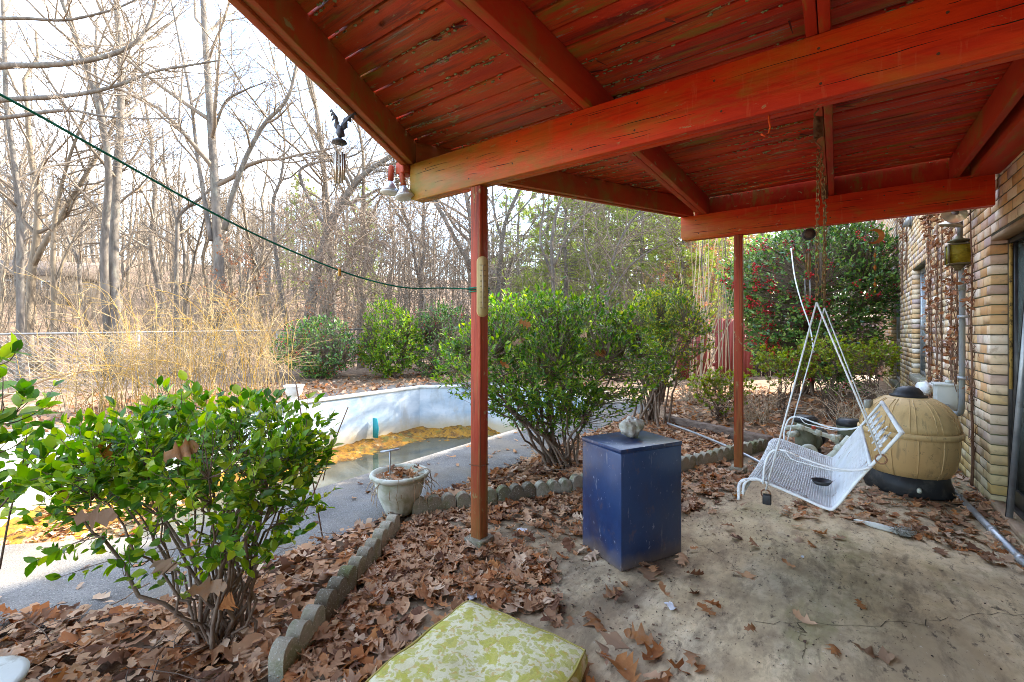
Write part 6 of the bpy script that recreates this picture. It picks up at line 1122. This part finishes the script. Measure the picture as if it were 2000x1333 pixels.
for k in range(22):
    x = rng.uniform(1345, 1432); b = atd(x, 650, rng.uniform(9.2, 10.8)); b[2] = 0; h = rng.uniform(2.2, 4.0); lean = rng.normal(0, 0.05, 2) if k % 4 else rng.normal(0, 0.35, 2); P = smoothpath([b, b + A3([lean[0] * h * 0.4, lean[1] * h * 0.4, h * 0.5]), b + A3([lean[0] * h, lean[1] * h, h])], 10); m.tube(P, np.linspace(0.014, 0.005, 10), 6)
m.build('stems', M['straw'], t, smooth=True)

# ================================================================== THE WOODS
M['bark'] = pm('grey_bark', [(0.085, 0.071, 0.057), (0.145, 0.122, 0.098), (0.22, 0.185, 0.15)], 3, 0.95, 0.5, (3, 3, 0.7), objrand=False, marks=[((0.24, 0.23, 0.18), 5, 0.58, 0.7, (1, 1, 0.4), 0.6)], bscale=14)
M['bark_tan'] = pm('tan_bark', [(0.13, 0.10, 0.07), (0.20, 0.155, 0.105), (0.25, 0.20, 0.14)], 3, 0.95, 0.3, (3, 3, 0.7))
M['twig'] = pm('twig', [(0.15, 0.12, 0.088), (0.25, 0.20, 0.148), (0.20, 0.15, 0.105)], 2, 0.95, island=0.6)
M['twig_far'] = pm('far_twig', [(0.135, 0.107, 0.074), (0.205, 0.162, 0.113), (0.17, 0.122, 0.082)], 2, 0.95, island=0.6)
def grow(r, st, D, L, R0, k, wob, up, taper=0.25):
    B = len(st); P = np.empty((B, k, 3)); P[:, 0] = st; d = norm(D); stp = (L / (k - 1))[:, None]
    for q in range(1, k):
        d = norm(d + r.normal(0, wob, (B, 3)) + A3([0, 0, up])); P[:, q] = P[:, q - 1] + d * stp
    return P, R0[:, None] * np.linspace(1, taper, k)[None]
def kids(r, P, R, n, t0, a0, a1, lf, rf, t1=1.0, frac=None):
    B, k, _ = P.shape; t = r.uniform(t0, t1, (B, n)); i0 = np.minimum((t * (k - 1)).astype(int), k - 2); f = (t * (k - 1) - i0)[..., None]; q = np.arange(B)[:, None]
    st = P[q, i0] * (1 - f) + P[q, i0 + 1] * f; T = norm(P[q, i0 + 1] - P[q, i0]); rad = R[q, i0] * (1 - f[..., 0]) + R[q, i0 + 1] * f[..., 0]
    sd = norm(np.cross(T, r.normal(size=T.shape))); a = r.uniform(a0, a1, t.shape)[..., None]; D = T * np.cos(a) + sd * np.sin(a)
    PL = np.linalg.norm(np.diff(P, axis=1), axis=2).sum(1)[:, None]; L = PL * lf * r.uniform(0.6, 1.25, t.shape) * (1.15 - 0.6 * t)
    return st.reshape(-1, 3), D.reshape(-1, 3), L.ravel(), (np.minimum(rad * rf, 0.05 * PL) * r.uniform(0.7, 1.1, t.shape)).ravel()
def bare(r, trunks, n1=13, n2=7, n3=5, n4=4, t0=0.32, l1=0.38, wob=0.16, rmin=0.004, sides=8):
    """trunks: list of (points, radii). returns trunk mesh and twig mesh"""
    tr, cr = MB(), MB()
    for P, R in trunks:
        P = np.asarray(P, float); tr.tube(P, R, sides); P, R = P[None], np.asarray(R)[None]
        s = kids(r, P, R, n1, t0, 0.5, 1.1, l1, 0.6); P1, R1 = grow(r, *s[:3], np.maximum(s[3], rmin * 2), 8, wob, 0.05); cr.tubes(P1, R1, 5)
        s = kids(r, P1, R1, n2, 0.2, 0.4, 1.0, 0.5, 0.65); P2, R2 = grow(r, *s[:3], np.maximum(s[3], rmin * 1.5), 6, wob * 1.2, 0.03); cr.tubes(P2, R2, 4)
        s = kids(r, P2, R2, n3, 0.15, 0.35, 1.0, 0.5, 0.7); P3, R3 = grow(r, *s[:3], np.maximum(s[3], rmin), 4, wob * 1.3, 0.02, 0.5); cr.tubes(P3, R3, 3)
        if n4: s = kids(r, P3, R3, n4, 0.2, 0.3, 0.9, 0.5, 0.8); P4, R4 = grow(r, *s[:3], np.maximum(s[3], rmin * 0.8), 2, wob * 1.3, 0.02, 0.6); cr.tubes(P4, R4, 3)
    return tr, cr
def hero(label, d, paths, seed, mat='bark', name='tree', **kw):
    """paths: [(pixel points), radius at foot, radius at top, depth drift]"""
    r = np.random.default_rng(seed); trunks = []
    for pts, r0, r1, dd in paths:
        n = len(pts); Q = A3([atd(x, y, d + dd * q / max(n - 1, 1)) for q, (x, y) in enumerate(pts)]); P = smoothpath(Q, max(14, n * 4)); trunks.append((P, np.linspace(r0, r1, len(P))))
    b = trunks[0][0][0].copy(); g = terr(b[0], b[1])
    if kw.pop('root', True): P, R = trunks[0]; P = np.vstack([[b[0], b[1], g - 0.1], P]); trunks[0] = (P, np.concatenate([[R[0] * 1.25], R]))
    t = thing(name, label, 'tree', (b[0], b[1], g)); tr, cr = bare(r, trunks, **kw); tr.build('trunk', M[mat], t, smooth=True); cr.build('crown', M['twig'], t); return t
hero('tall grey twin trunked tree left of the fence post', 15.5, [([(228, 700), (222, 520), (226, 380), (234, 260), (236, 130), (228, 20), (220, -120), (210, -260)], 0.17, 0.05, 1), ([(212, 660), (203, 500), (212, 340), (196, 220), (160, 110), (120, 0), (70, -120)], 0.13, 0.04, -1.5)], 101, n1=15)
hero('big forked tree with a limb leaning right over the woods', 15, [([(430, 720), (428, 540), (422, 400), (412, 240), (402, 90), (394, -40), (385, -200)], 0.19, 0.06, 0.5), ([(438, 450), (455, 380), (480, 310), (515, 245), (560, 195), (578, 130), (590, 60)], 0.10, 0.03, -1), ([(412, 470), (398, 380), (385, 300), (372, 190), (352, 90), (330, -20)], 0.085, 0.025, 1), ([(420, 250), (440, 200), (470, 180), (520, 160)], 0.05, 0.015, -1)], 102, n1=11)
hero('tree off the left edge reaching long level limbs into view', 10.5, [([(-330, 800), (-320, 500), (-310, 250), (-300, 0), (-290, -300)], 0.25, 0.12, 0), ([(-310, 190), (-150, 150), (0, 130), (80, 128), (150, 122), (215, 108), (262, 85), (292, 45), (312, -30)], 0.085, 0.03, 0.5), ([(-310, 240), (-150, 212), (0, 196), (100, 190), (180, 180), (250, 160), (300, 140), (370, 128), (430, 118)], 0.075, 0.018, 1.0), ([(-310, 270), (-150, 240), (0, 231), (90, 219), (140, 216), (195, 226), (260, 232), (350, 232)], 0.06, 0.012, -0.5), ([(-310, 60), (-100, 42), (30, 36), (120, 40), (180, 30), (240, 12), (300, -20)], 0.05, 0.014, 0.5)], 103, n1=9, n3=5, n4=3, t0=0.45, l1=0.30)
hero('dark crooked tree leaning right behind the pool', 17, [([(600, 640), (622, 520), (645, 440), (672, 390), (712, 340), (765, 305), (800, 270)], 0.19, 0.06, 0), ([(640, 450), (610, 400), (585, 340), (610, 320), (660, 312), (705, 296), (740, 250)], 0.08, 0.02, 1), ([(560, 640), (540, 500), (533, 400), (548, 350), (556, 280), (545, 200)], 0.09, 0.03, 0.5)], 104, n1=10)
hero('slender forked tree right of the fence post', 18, [([(345, 700), (345, 560), (346, 470), (352, 420), (395, 385), (430, 350)], 0.10, 0.04, 0), ([(347, 440), (335, 390), (322, 330), (318, 250)], 0.06, 0.025, 0.5)], 105, n1=12)
hero('tall thin tree behind the eagle wind chime', 20, [([(652, 640), (646, 500), (640, 400), (628, 290), (612, 180), (590, 90), (565, 20), (550, -80)], 0.13, 0.05, 0)], 106, n1=14)
hero('thin grey tree at the far left behind the fence', 14, [([(40, 720), (40, 560), (38, 430), (28, 320), (12, 200), (8, 60), (0, -100)], 0.10, 0.04, 0)], 107, n1=14, n3=5)
hero('forked pale tree left of the twin trunked tree', 17, [([(104, 720), (106, 600), (104, 480), (112, 400), (135, 310), (165, 220), (180, 100)], 0.10, 0.03, 0), ([(106, 560), (128, 500), (160, 440), (190, 400)], 0.05, 0.02, 1)], 108, n1=12, mat='bark_tan')
hero('bare tree seen just right of the front post', 18, [([(972, 640), (976, 520), (986, 440), (1010, 380), (1035, 320), (1050, 220)], 0.10, 0.04, 0), ([(980, 470), (965, 410), (962, 340), (970, 250)], 0.06, 0.02, 1)], 109, n1=13)
hero('bare tree with arching stems above the large bush', 15, [([(1085, 640), (1080, 540), (1078, 470), (1092, 400), (1125, 340), (1160, 270)], 0.075, 0.03, 0), ([(1082, 520), (1110, 460), (1150, 410), (1200, 375), (1260, 340)], 0.05, 0.02, -0.5), ([(1080, 540), (1055, 470), (1062, 400), (1050, 320)], 0.05, 0.02, 0.5)], 110, n1=11)
hero('bare tree arching right toward the pines', 14, [([(1190, 660), (1186, 580), (1200, 500), (1235, 430), (1290, 380), (1350, 340)], 0.06, 0.02, 0), ([(1190, 580), (1230, 520), (1290, 480), (1350, 460)], 0.035, 0.012, 0), ([(1186, 590), (1150, 520), (1140, 440), (1150, 360)], 0.04, 0.015, 0)], 111, n1=11)
# prototypes and copies through the middle distance
protos = []
for k in range(5):
    r = np.random.default_rng(200 + k); H = (12.5, 14, 11, 13, 15)[k]; n = 14; z = np.linspace(-0.15, H, n); P = np.c_[np.cumsum(r.normal(0, 0.11, n)), np.cumsum(r.normal(0, 0.11, n)), z]; P[:, :2] -= P[0, :2]
    trunks = [(P, np.linspace(0.16, 0.035, n))]
    if k % 2 == 0: q = 4; d_ = norm(r.normal(0, 1, 2)); Q = A3([P[q] + A3([d_[0] * u * 0.42, d_[1] * u * 0.42, u * (H - P[q, 2]) / 9 * 0.9]) + r.normal(0, .07, 3) * u * 0.3 for u in range(10)]); trunks.append((Q, np.linspace(0.10, 0.03, 10)))
    tr, cr = bare(r, trunks, n1=13, n2=7, n3=5, n4=3, rmin=0.006, sides=7); protos.append((tr.mesh('trunk', True), cr.mesh('crown')))
    protos[-1][0].materials.append(M['bark' if k % 3 else 'bark_tan']); protos[-1][1].materials.append(M['twig'])
def plant(protos_, x, y, s, rot, label, grp, cat='tree', name='tree', names=('trunk', 'crown')):
    t = thing(name, label, cat, (x, y, terr(x, y)), grp); t.rotation_euler = (0, 0, rot); t.scale = (s, s, s)
    for nm, me in zip(names, protos_[rng.integers(0, len(protos_))]):
        o = bpy.data.objects.new(nm, me); COL.objects.link(o); o.parent = t
        if nm == 'needles' or nm == 'leaves': o['kind'] = 'stuff'
    return t
cnt = 0; placed = []
ZON = [(100, 'at the far left edge of the woods'), (350, 'around the twin trunked tree'), (560, 'behind the big forked tree'), (700, 'behind the crooked leaning tree'), (905, 'above the pale vine tangle'), (1100, 'just right of the front post'), (1250, 'behind the large bush'), (1440, 'left of the rear post'), (1900, 'between the holly and the brick house')]
while cnt < 62:
    px = rng.uniform(-80, 1420) if cnt < 56 else rng.uniform(1560, 1740); d = (16 if cnt < 56 else 19) + 30 * rng.random() ** 1.2; p = atd(px, 650, d)
    if p[0] > -13.2 and p[1] < 13.5: continue
    if any(np.hypot(p[0] - a, p[1] - b) < 1.6 for a, b in placed): continue
    if 960 < px < 1430 and d < 26: continue
    placed.append((p[0], p[1])); cnt += 1
    zn = next(z for lim, z in ZON if px < lim); far_ = 'nearer' if d < 24 else 'middle distance' if d < 34 else 'far'; lab = far_ + ' bare winter tree ' + zn; grp = far_ + ' bare trees ' + zn
    plant(protos, p[0], p[1], rng.uniform(0.62, 1.1), rng.uniform(0, 6.28), lab, grp)
# pines
M['needle'] = pm('pine_needle', [(0.18, 0.25, 0.04), (0.29, 0.36, 0.06), (0.42, 0.46, 0.10)], 2, 0.6, island=0.7, trans=0.3)
pines = []
for k in range(2):
    r = np.random.default_rng(300 + k); H = 15; n = 10; z = np.linspace(-0.1, H, n); P = np.c_[np.cumsum(r.normal(0, 0.06, n)), np.cumsum(r.normal(0, 0.06, n)), z]; tr = MB().tube(P, np.linspace(0.19, 0.03, n), 8); nb = 110
    t_ = r.uniform(0.16, 0.98, nb); a = r.uniform(0, 2 * pi, nb); st_ = np.c_[np.interp(t_, z / H, P[:, 0]), np.interp(t_, z / H, P[:, 1]), t_ * H]; L = 3.4 * (1.1 - t_) + 0.5; D = np.c_[np.cos(a), np.sin(a), r.normal(0.12, 0.12, nb)]
    B1, R1 = grow(r, st_, D, L * r.uniform(0.7, 1.1, nb), np.full(nb, 0.03), 7, 0.08, 0.03); tr.tubes(B1, R1, 4); s = kids(r, B1, R1, 6, 0.3, 0.4, 0.9, 0.35, 0.6); B2, R2 = grow(r, *s[:3], np.maximum(s[3], 0.006), 4, 0.1, 0.05); tr.tubes(B2, R2, 3)
    s = kids(r, B2, R2, 15, 0.3, 0.0, 0.5, 0.1, 0.5); c, dd_ = np.repeat(s[0], 5, 0), np.repeat(s[1], 5, 0); ax = norm(dd_ + r.normal(0, 0.55, c.shape)); nl = MB().add(*place((A3([[0, -0.045, 0], [0, 0.045, 0], [1, 0, 0.0]]), A3([[0, 1, 2]])), c, ax, norm(r.normal(size=c.shape)), r.uniform(0.16, 0.34, len(c))))
    a_, b_ = tr.mesh('trunk', True), nl.mesh('needles'); a_.materials.append(M['bark']); b_.materials.append(M['needle']); pines.append((a_, b_))
for k, (px, d, s, lab) in enumerate(((1310, 22, 1.0, 'tall pine with a thick grey trunk left of the rear post'), (1215, 27, 1.0, 'pine behind the arching bare trees'), (1120, 30, 1.05, 'pine rising over the middle of the large bush'), (1405, 29, 1.0, 'pine partly hidden by the rear beam end'), (1010, 36, 1.0, 'distant pine right of the front post'), (600, 38, 0.8, 'distant pine left of the eagle wind chime'), (700, 36, 0.75, 'distant pine behind the crooked leaning tree'), (1480, 34, 1.1, 'pine standing behind the holly'), (1365, 19, 0.72, 'small pine just left of the rear beam end'), (1165, 20, 0.7, 'small pine behind the tall shoot of the large bush'), (1065, 23, 0.75, 'small pine between the front post and the arching trees'), (1255, 18.5, 0.62, 'small pine above the golden bush'), (1115, 17.5, 0.6, 'young pine over the middle of the large bush'), (1330, 16.5, 0.55, 'young pine in front of the thick trunked pine'), (1260, 38, 1.1, 'far pine between the arching trees'))):
    p = atd(px, 650, d); plant(pines, p[0], p[1], s, rng.uniform(0, 6), lab, None, 'pine', 'pine_tree', ('trunk', 'needles'))
# saplings that keep their rusty leaves
M['rust_leaf'] = pm('rusty_beech_leaf', [(0.28, 0.11, 0.05), (0.42, 0.20, 0.10), (0.46, 0.27, 0.16)], 3, 0.75, island=0.8, trans=0.3)
for k, (px, d, H, nlv, lab) in enumerate(((1385, 15, 5.2, 1500, 'sapling holding rusty leaves behind the red fence'), (1335, 17, 5.0, 1100, 'rusty leaved sapling left of the rear beam end'), (1440, 16, 5.5, 1300, 'rusty leaved sapling behind the rear post'), (455, 14.5, 3.6, 420, 'small oak sapling with rusty leaves beside the forked tree'), (640, 16, 3.4, 260, 'small sapling with few rusty leaves behind the pool'))):
    r = np.random.default_rng(400 + k); p = atd(px, 650, d); g = terr(p[0], p[1]); n = 8; P = np.c_[p[0] + np.cumsum(r.normal(0, .08, n)), p[1] + np.cumsum(r.normal(0, .08, n)), np.linspace(g - 0.05, g + H, n)]; t = thing('sapling', lab, 'sapling', (p[0], p[1], g)); tr, cr = bare(r, [(P, np.linspace(0.045, 0.012, n))], 12, 6, 4, 0, 0.2, 0.45)
    tr.build('trunk', M['bark'], t, smooth=True); cr.build('crown', M['twig'], t); V = np.vstack(cr.V); pos = V[r.integers(len(V) // 3, len(V), nlv)]; ax = norm(r.normal(size=pos.shape) + A3([0, 0, -0.7])); stuff(MB().add(*place(LEAF4, pos, ax, norm(r.normal(size=pos.shape)), r.uniform(0.06, 0.12, nlv))).build('leaves', M['rust_leaf'], t))
# vine thicket over the middle ground, and brush in the understorey
M['vine_tan'] = pm('pale_vine', [(0.20, 0.14, 0.098), (0.28, 0.21, 0.15), (0.23, 0.15, 0.10)], 3, 0.9, island=0.7)
def tangle(n, xr, yr, dr, L, rad, seed, curl=0.35):
    r = np.random.default_rng(seed); x = r.uniform(*xr, n); y = yr[1] - (yr[1] - yr[0]) * r.random(n) ** 0.8; d = r.uniform(*dr, n); st_ = A3([atd(a, b, c) for a, b, c in zip(x, y, d)]); D = norm(r.normal(size=(n, 3)) + A3([0, 0, 0.6])); K = 8; P = np.empty((n, K, 3)); P[:, 0] = st_; dd_ = D; LL = r.uniform(*L, n)[:, None] / (K - 1); bend = r.normal(0, curl, (n, 3)) + A3([0, 0, -0.22])
    for q in range(1, K): dd_ = norm(dd_ + bend + r.normal(0, 0.12, (n, 3))); P[:, q] = P[:, q - 1] + dd_ * LL
    return MB().tubes(P, np.linspace(1, 0.5, K)[None] * (rad * r.uniform(0.6, 1.3, n))[:, None], 3)
stuff(tangle(1500, (560, 920), (385, 650), (13.5, 17), (0.8, 2.6), 0.009, 500).build('vine_thicket', M['vine_tan']), 'pale tangle of bare vines behind the pool shrubs', 'vines')
stuff(tangle(1500, (930, 1330), (420, 640), (12.5, 20), (0.8, 2.4), 0.008, 501, 0.2).build('brush', M['twig_far']), 'bare tan brush behind the large bush', 'brush')
r = np.random.default_rng(510); n = 1250; x = r.uniform(-60, 1450, n); d = r.uniform(13.8, 40, n); P0_ = A3([atd(a, 650, b) for a, b in zip(x, d)]); P0_[:, 2] = terr(P0_[:, 0], P0_[:, 1]) - 0.05; h = r.uniform(1.2, 5.5, n)
B0, R0 = grow(r, P0_, A3([0, 0, 1.0]) + r.normal(0, 0.18, (n, 3)), h, 0.004 * h + 0.006, 7, 0.10, 0.08); us = MB().tubes(B0, R0, 4); s = kids(r, B0, R0, 7, 0.25, 0.4, 1.0, 0.4, 0.6); B1, R1 = grow(r, *s[:3], np.maximum(s[3], 0.004), 4, 0.18, 0.06); us.tubes(B1, R1, 3); s = kids(r, B1, R1, 3, 0.2, 0.4, 0.9, 0.45, 0.7); B2, R2 = grow(r, *s[:3], np.maximum(s[3], 0.0045), 2, 0.2, 0.04); us.tubes(B2, R2, 3)
stuff(us.build('undergrowth', M['twig_far']), 'mass of thin bare saplings filling the woods', 'undergrowth')
# far wood on the hill: reads as one mass
r = np.random.default_rng(520); n = 720; x = r.uniform(-250, 1800, n); d = 40 + 62 * r.random(n) ** 0.9; P0_ = A3([atd(a, 650, b) for a, b in zip(x, d)]); P0_[:, 2] = terr(P0_[:, 0], P0_[:, 1]) - 0.2; h = r.uniform(7, 13, n)
B0, R0 = grow(r, P0_, A3([0, 0, 1.0]) + r.normal(0, 0.06, (n, 3)), h, 0.010 * h + 0.03, 6, 0.05, 0.05); fw = MB().tubes(B0, R0, 4); s = kids(r, B0, R0, 12, 0.12, 0.4, 1.0, 0.36, 0.5); B1, R1 = grow(r, *s[:3], np.maximum(s[3], 0.02), 4, 0.16, 0.06); fw.tubes(B1, R1, 3); s = kids(r, B1, R1, 5, 0.2, 0.4, 1.0, 0.55, 0.7); B2, R2 = grow(r, *s[:3], np.maximum(s[3], 0.019), 2, 0.2, 0.05); fw.tubes(B2, R2, 3)
stuff(fw.build('far_wood', M['twig_far']), 'far hillside wood of bare winter trees', 'woodland')
# two buildings half hidden by the trees
M['shed_wall'] = pm('dark_shed', [(0.10, 0.085, 0.075), (0.16, 0.14, 0.12)], 2, 0.9); M['shed_roof'] = pm('brown_roof', [(0.11, 0.085, 0.07), (0.17, 0.13, 0.10)], 6, 0.9); M['dark_pane'] = pm('dark_pane', [(0.03, 0.035, 0.04), (0.06, 0.07, 0.08)], 3, 0.1, spec=0.6)
def cottage(px, d, w, dp, hw, hr, lab, wallmat, nwin):
    p = atd(px, 650, d); g = terr(p[0], p[1]); t = thing('distant_house', lab, 'house', (p[0], p[1], g)); t.rotation_euler = (0, 0, YAW + 0.25)
    def bl(mb, nm, mat, par): o = bpy.data.objects.new(nm, mb.mesh(nm)); COL.objects.link(o); o.data.materials.append(mat); o.parent = par; return o
    bl(MB().box((-w / 2, -dp / 2, -0.5), (w / 2, dp / 2, hw)), 'wall', M[wallmat], t); bl(MB().extr([[-w / 2 - 0.4, -dp / 2 - 0.5, hw], [-w / 2 - 0.4, dp / 2 + 0.5, hw], [-w / 2 - 0.4, 0, hw + hr]], (w + 0.8, 0, 0)), 'roof', M['shed_roof'], t)
    for q in range(nwin):
        x0 = -w / 2 + w * (q + 0.5) / nwin; wn = bl(MB().box((x0 - 0.55, -dp / 2 - 0.05, hw * 0.35), (x0 + 0.55, -dp / 2 - 0.005, hw * 0.8)), 'window', M['coping'], t); bl(MB().box((x0 - 0.47, -dp / 2 - 0.06, hw * 0.35 + 0.08), (x0 - 0.03, -dp / 2 - 0.052, hw * 0.8 - 0.08)), 'pane', M['dark_pane'], wn); bl(MB().box((x0 + 0.03, -dp / 2 - 0.06, hw * 0.35 + 0.08), (x0 + 0.47, -dp / 2 - 0.052, hw * 0.8 - 0.08)), 'pane', M['dark_pane'], wn)
cottage(95, 33, 5.5, 4, 1.5, 1.3, 'low dark shed roof half hidden in the woods at left', 'shed_wall', 2); cottage(1000, 44, 7, 6, 3.0, 2.0, 'distant house with small windows glimpsed beyond the large bush', 'shed_wall', 3)
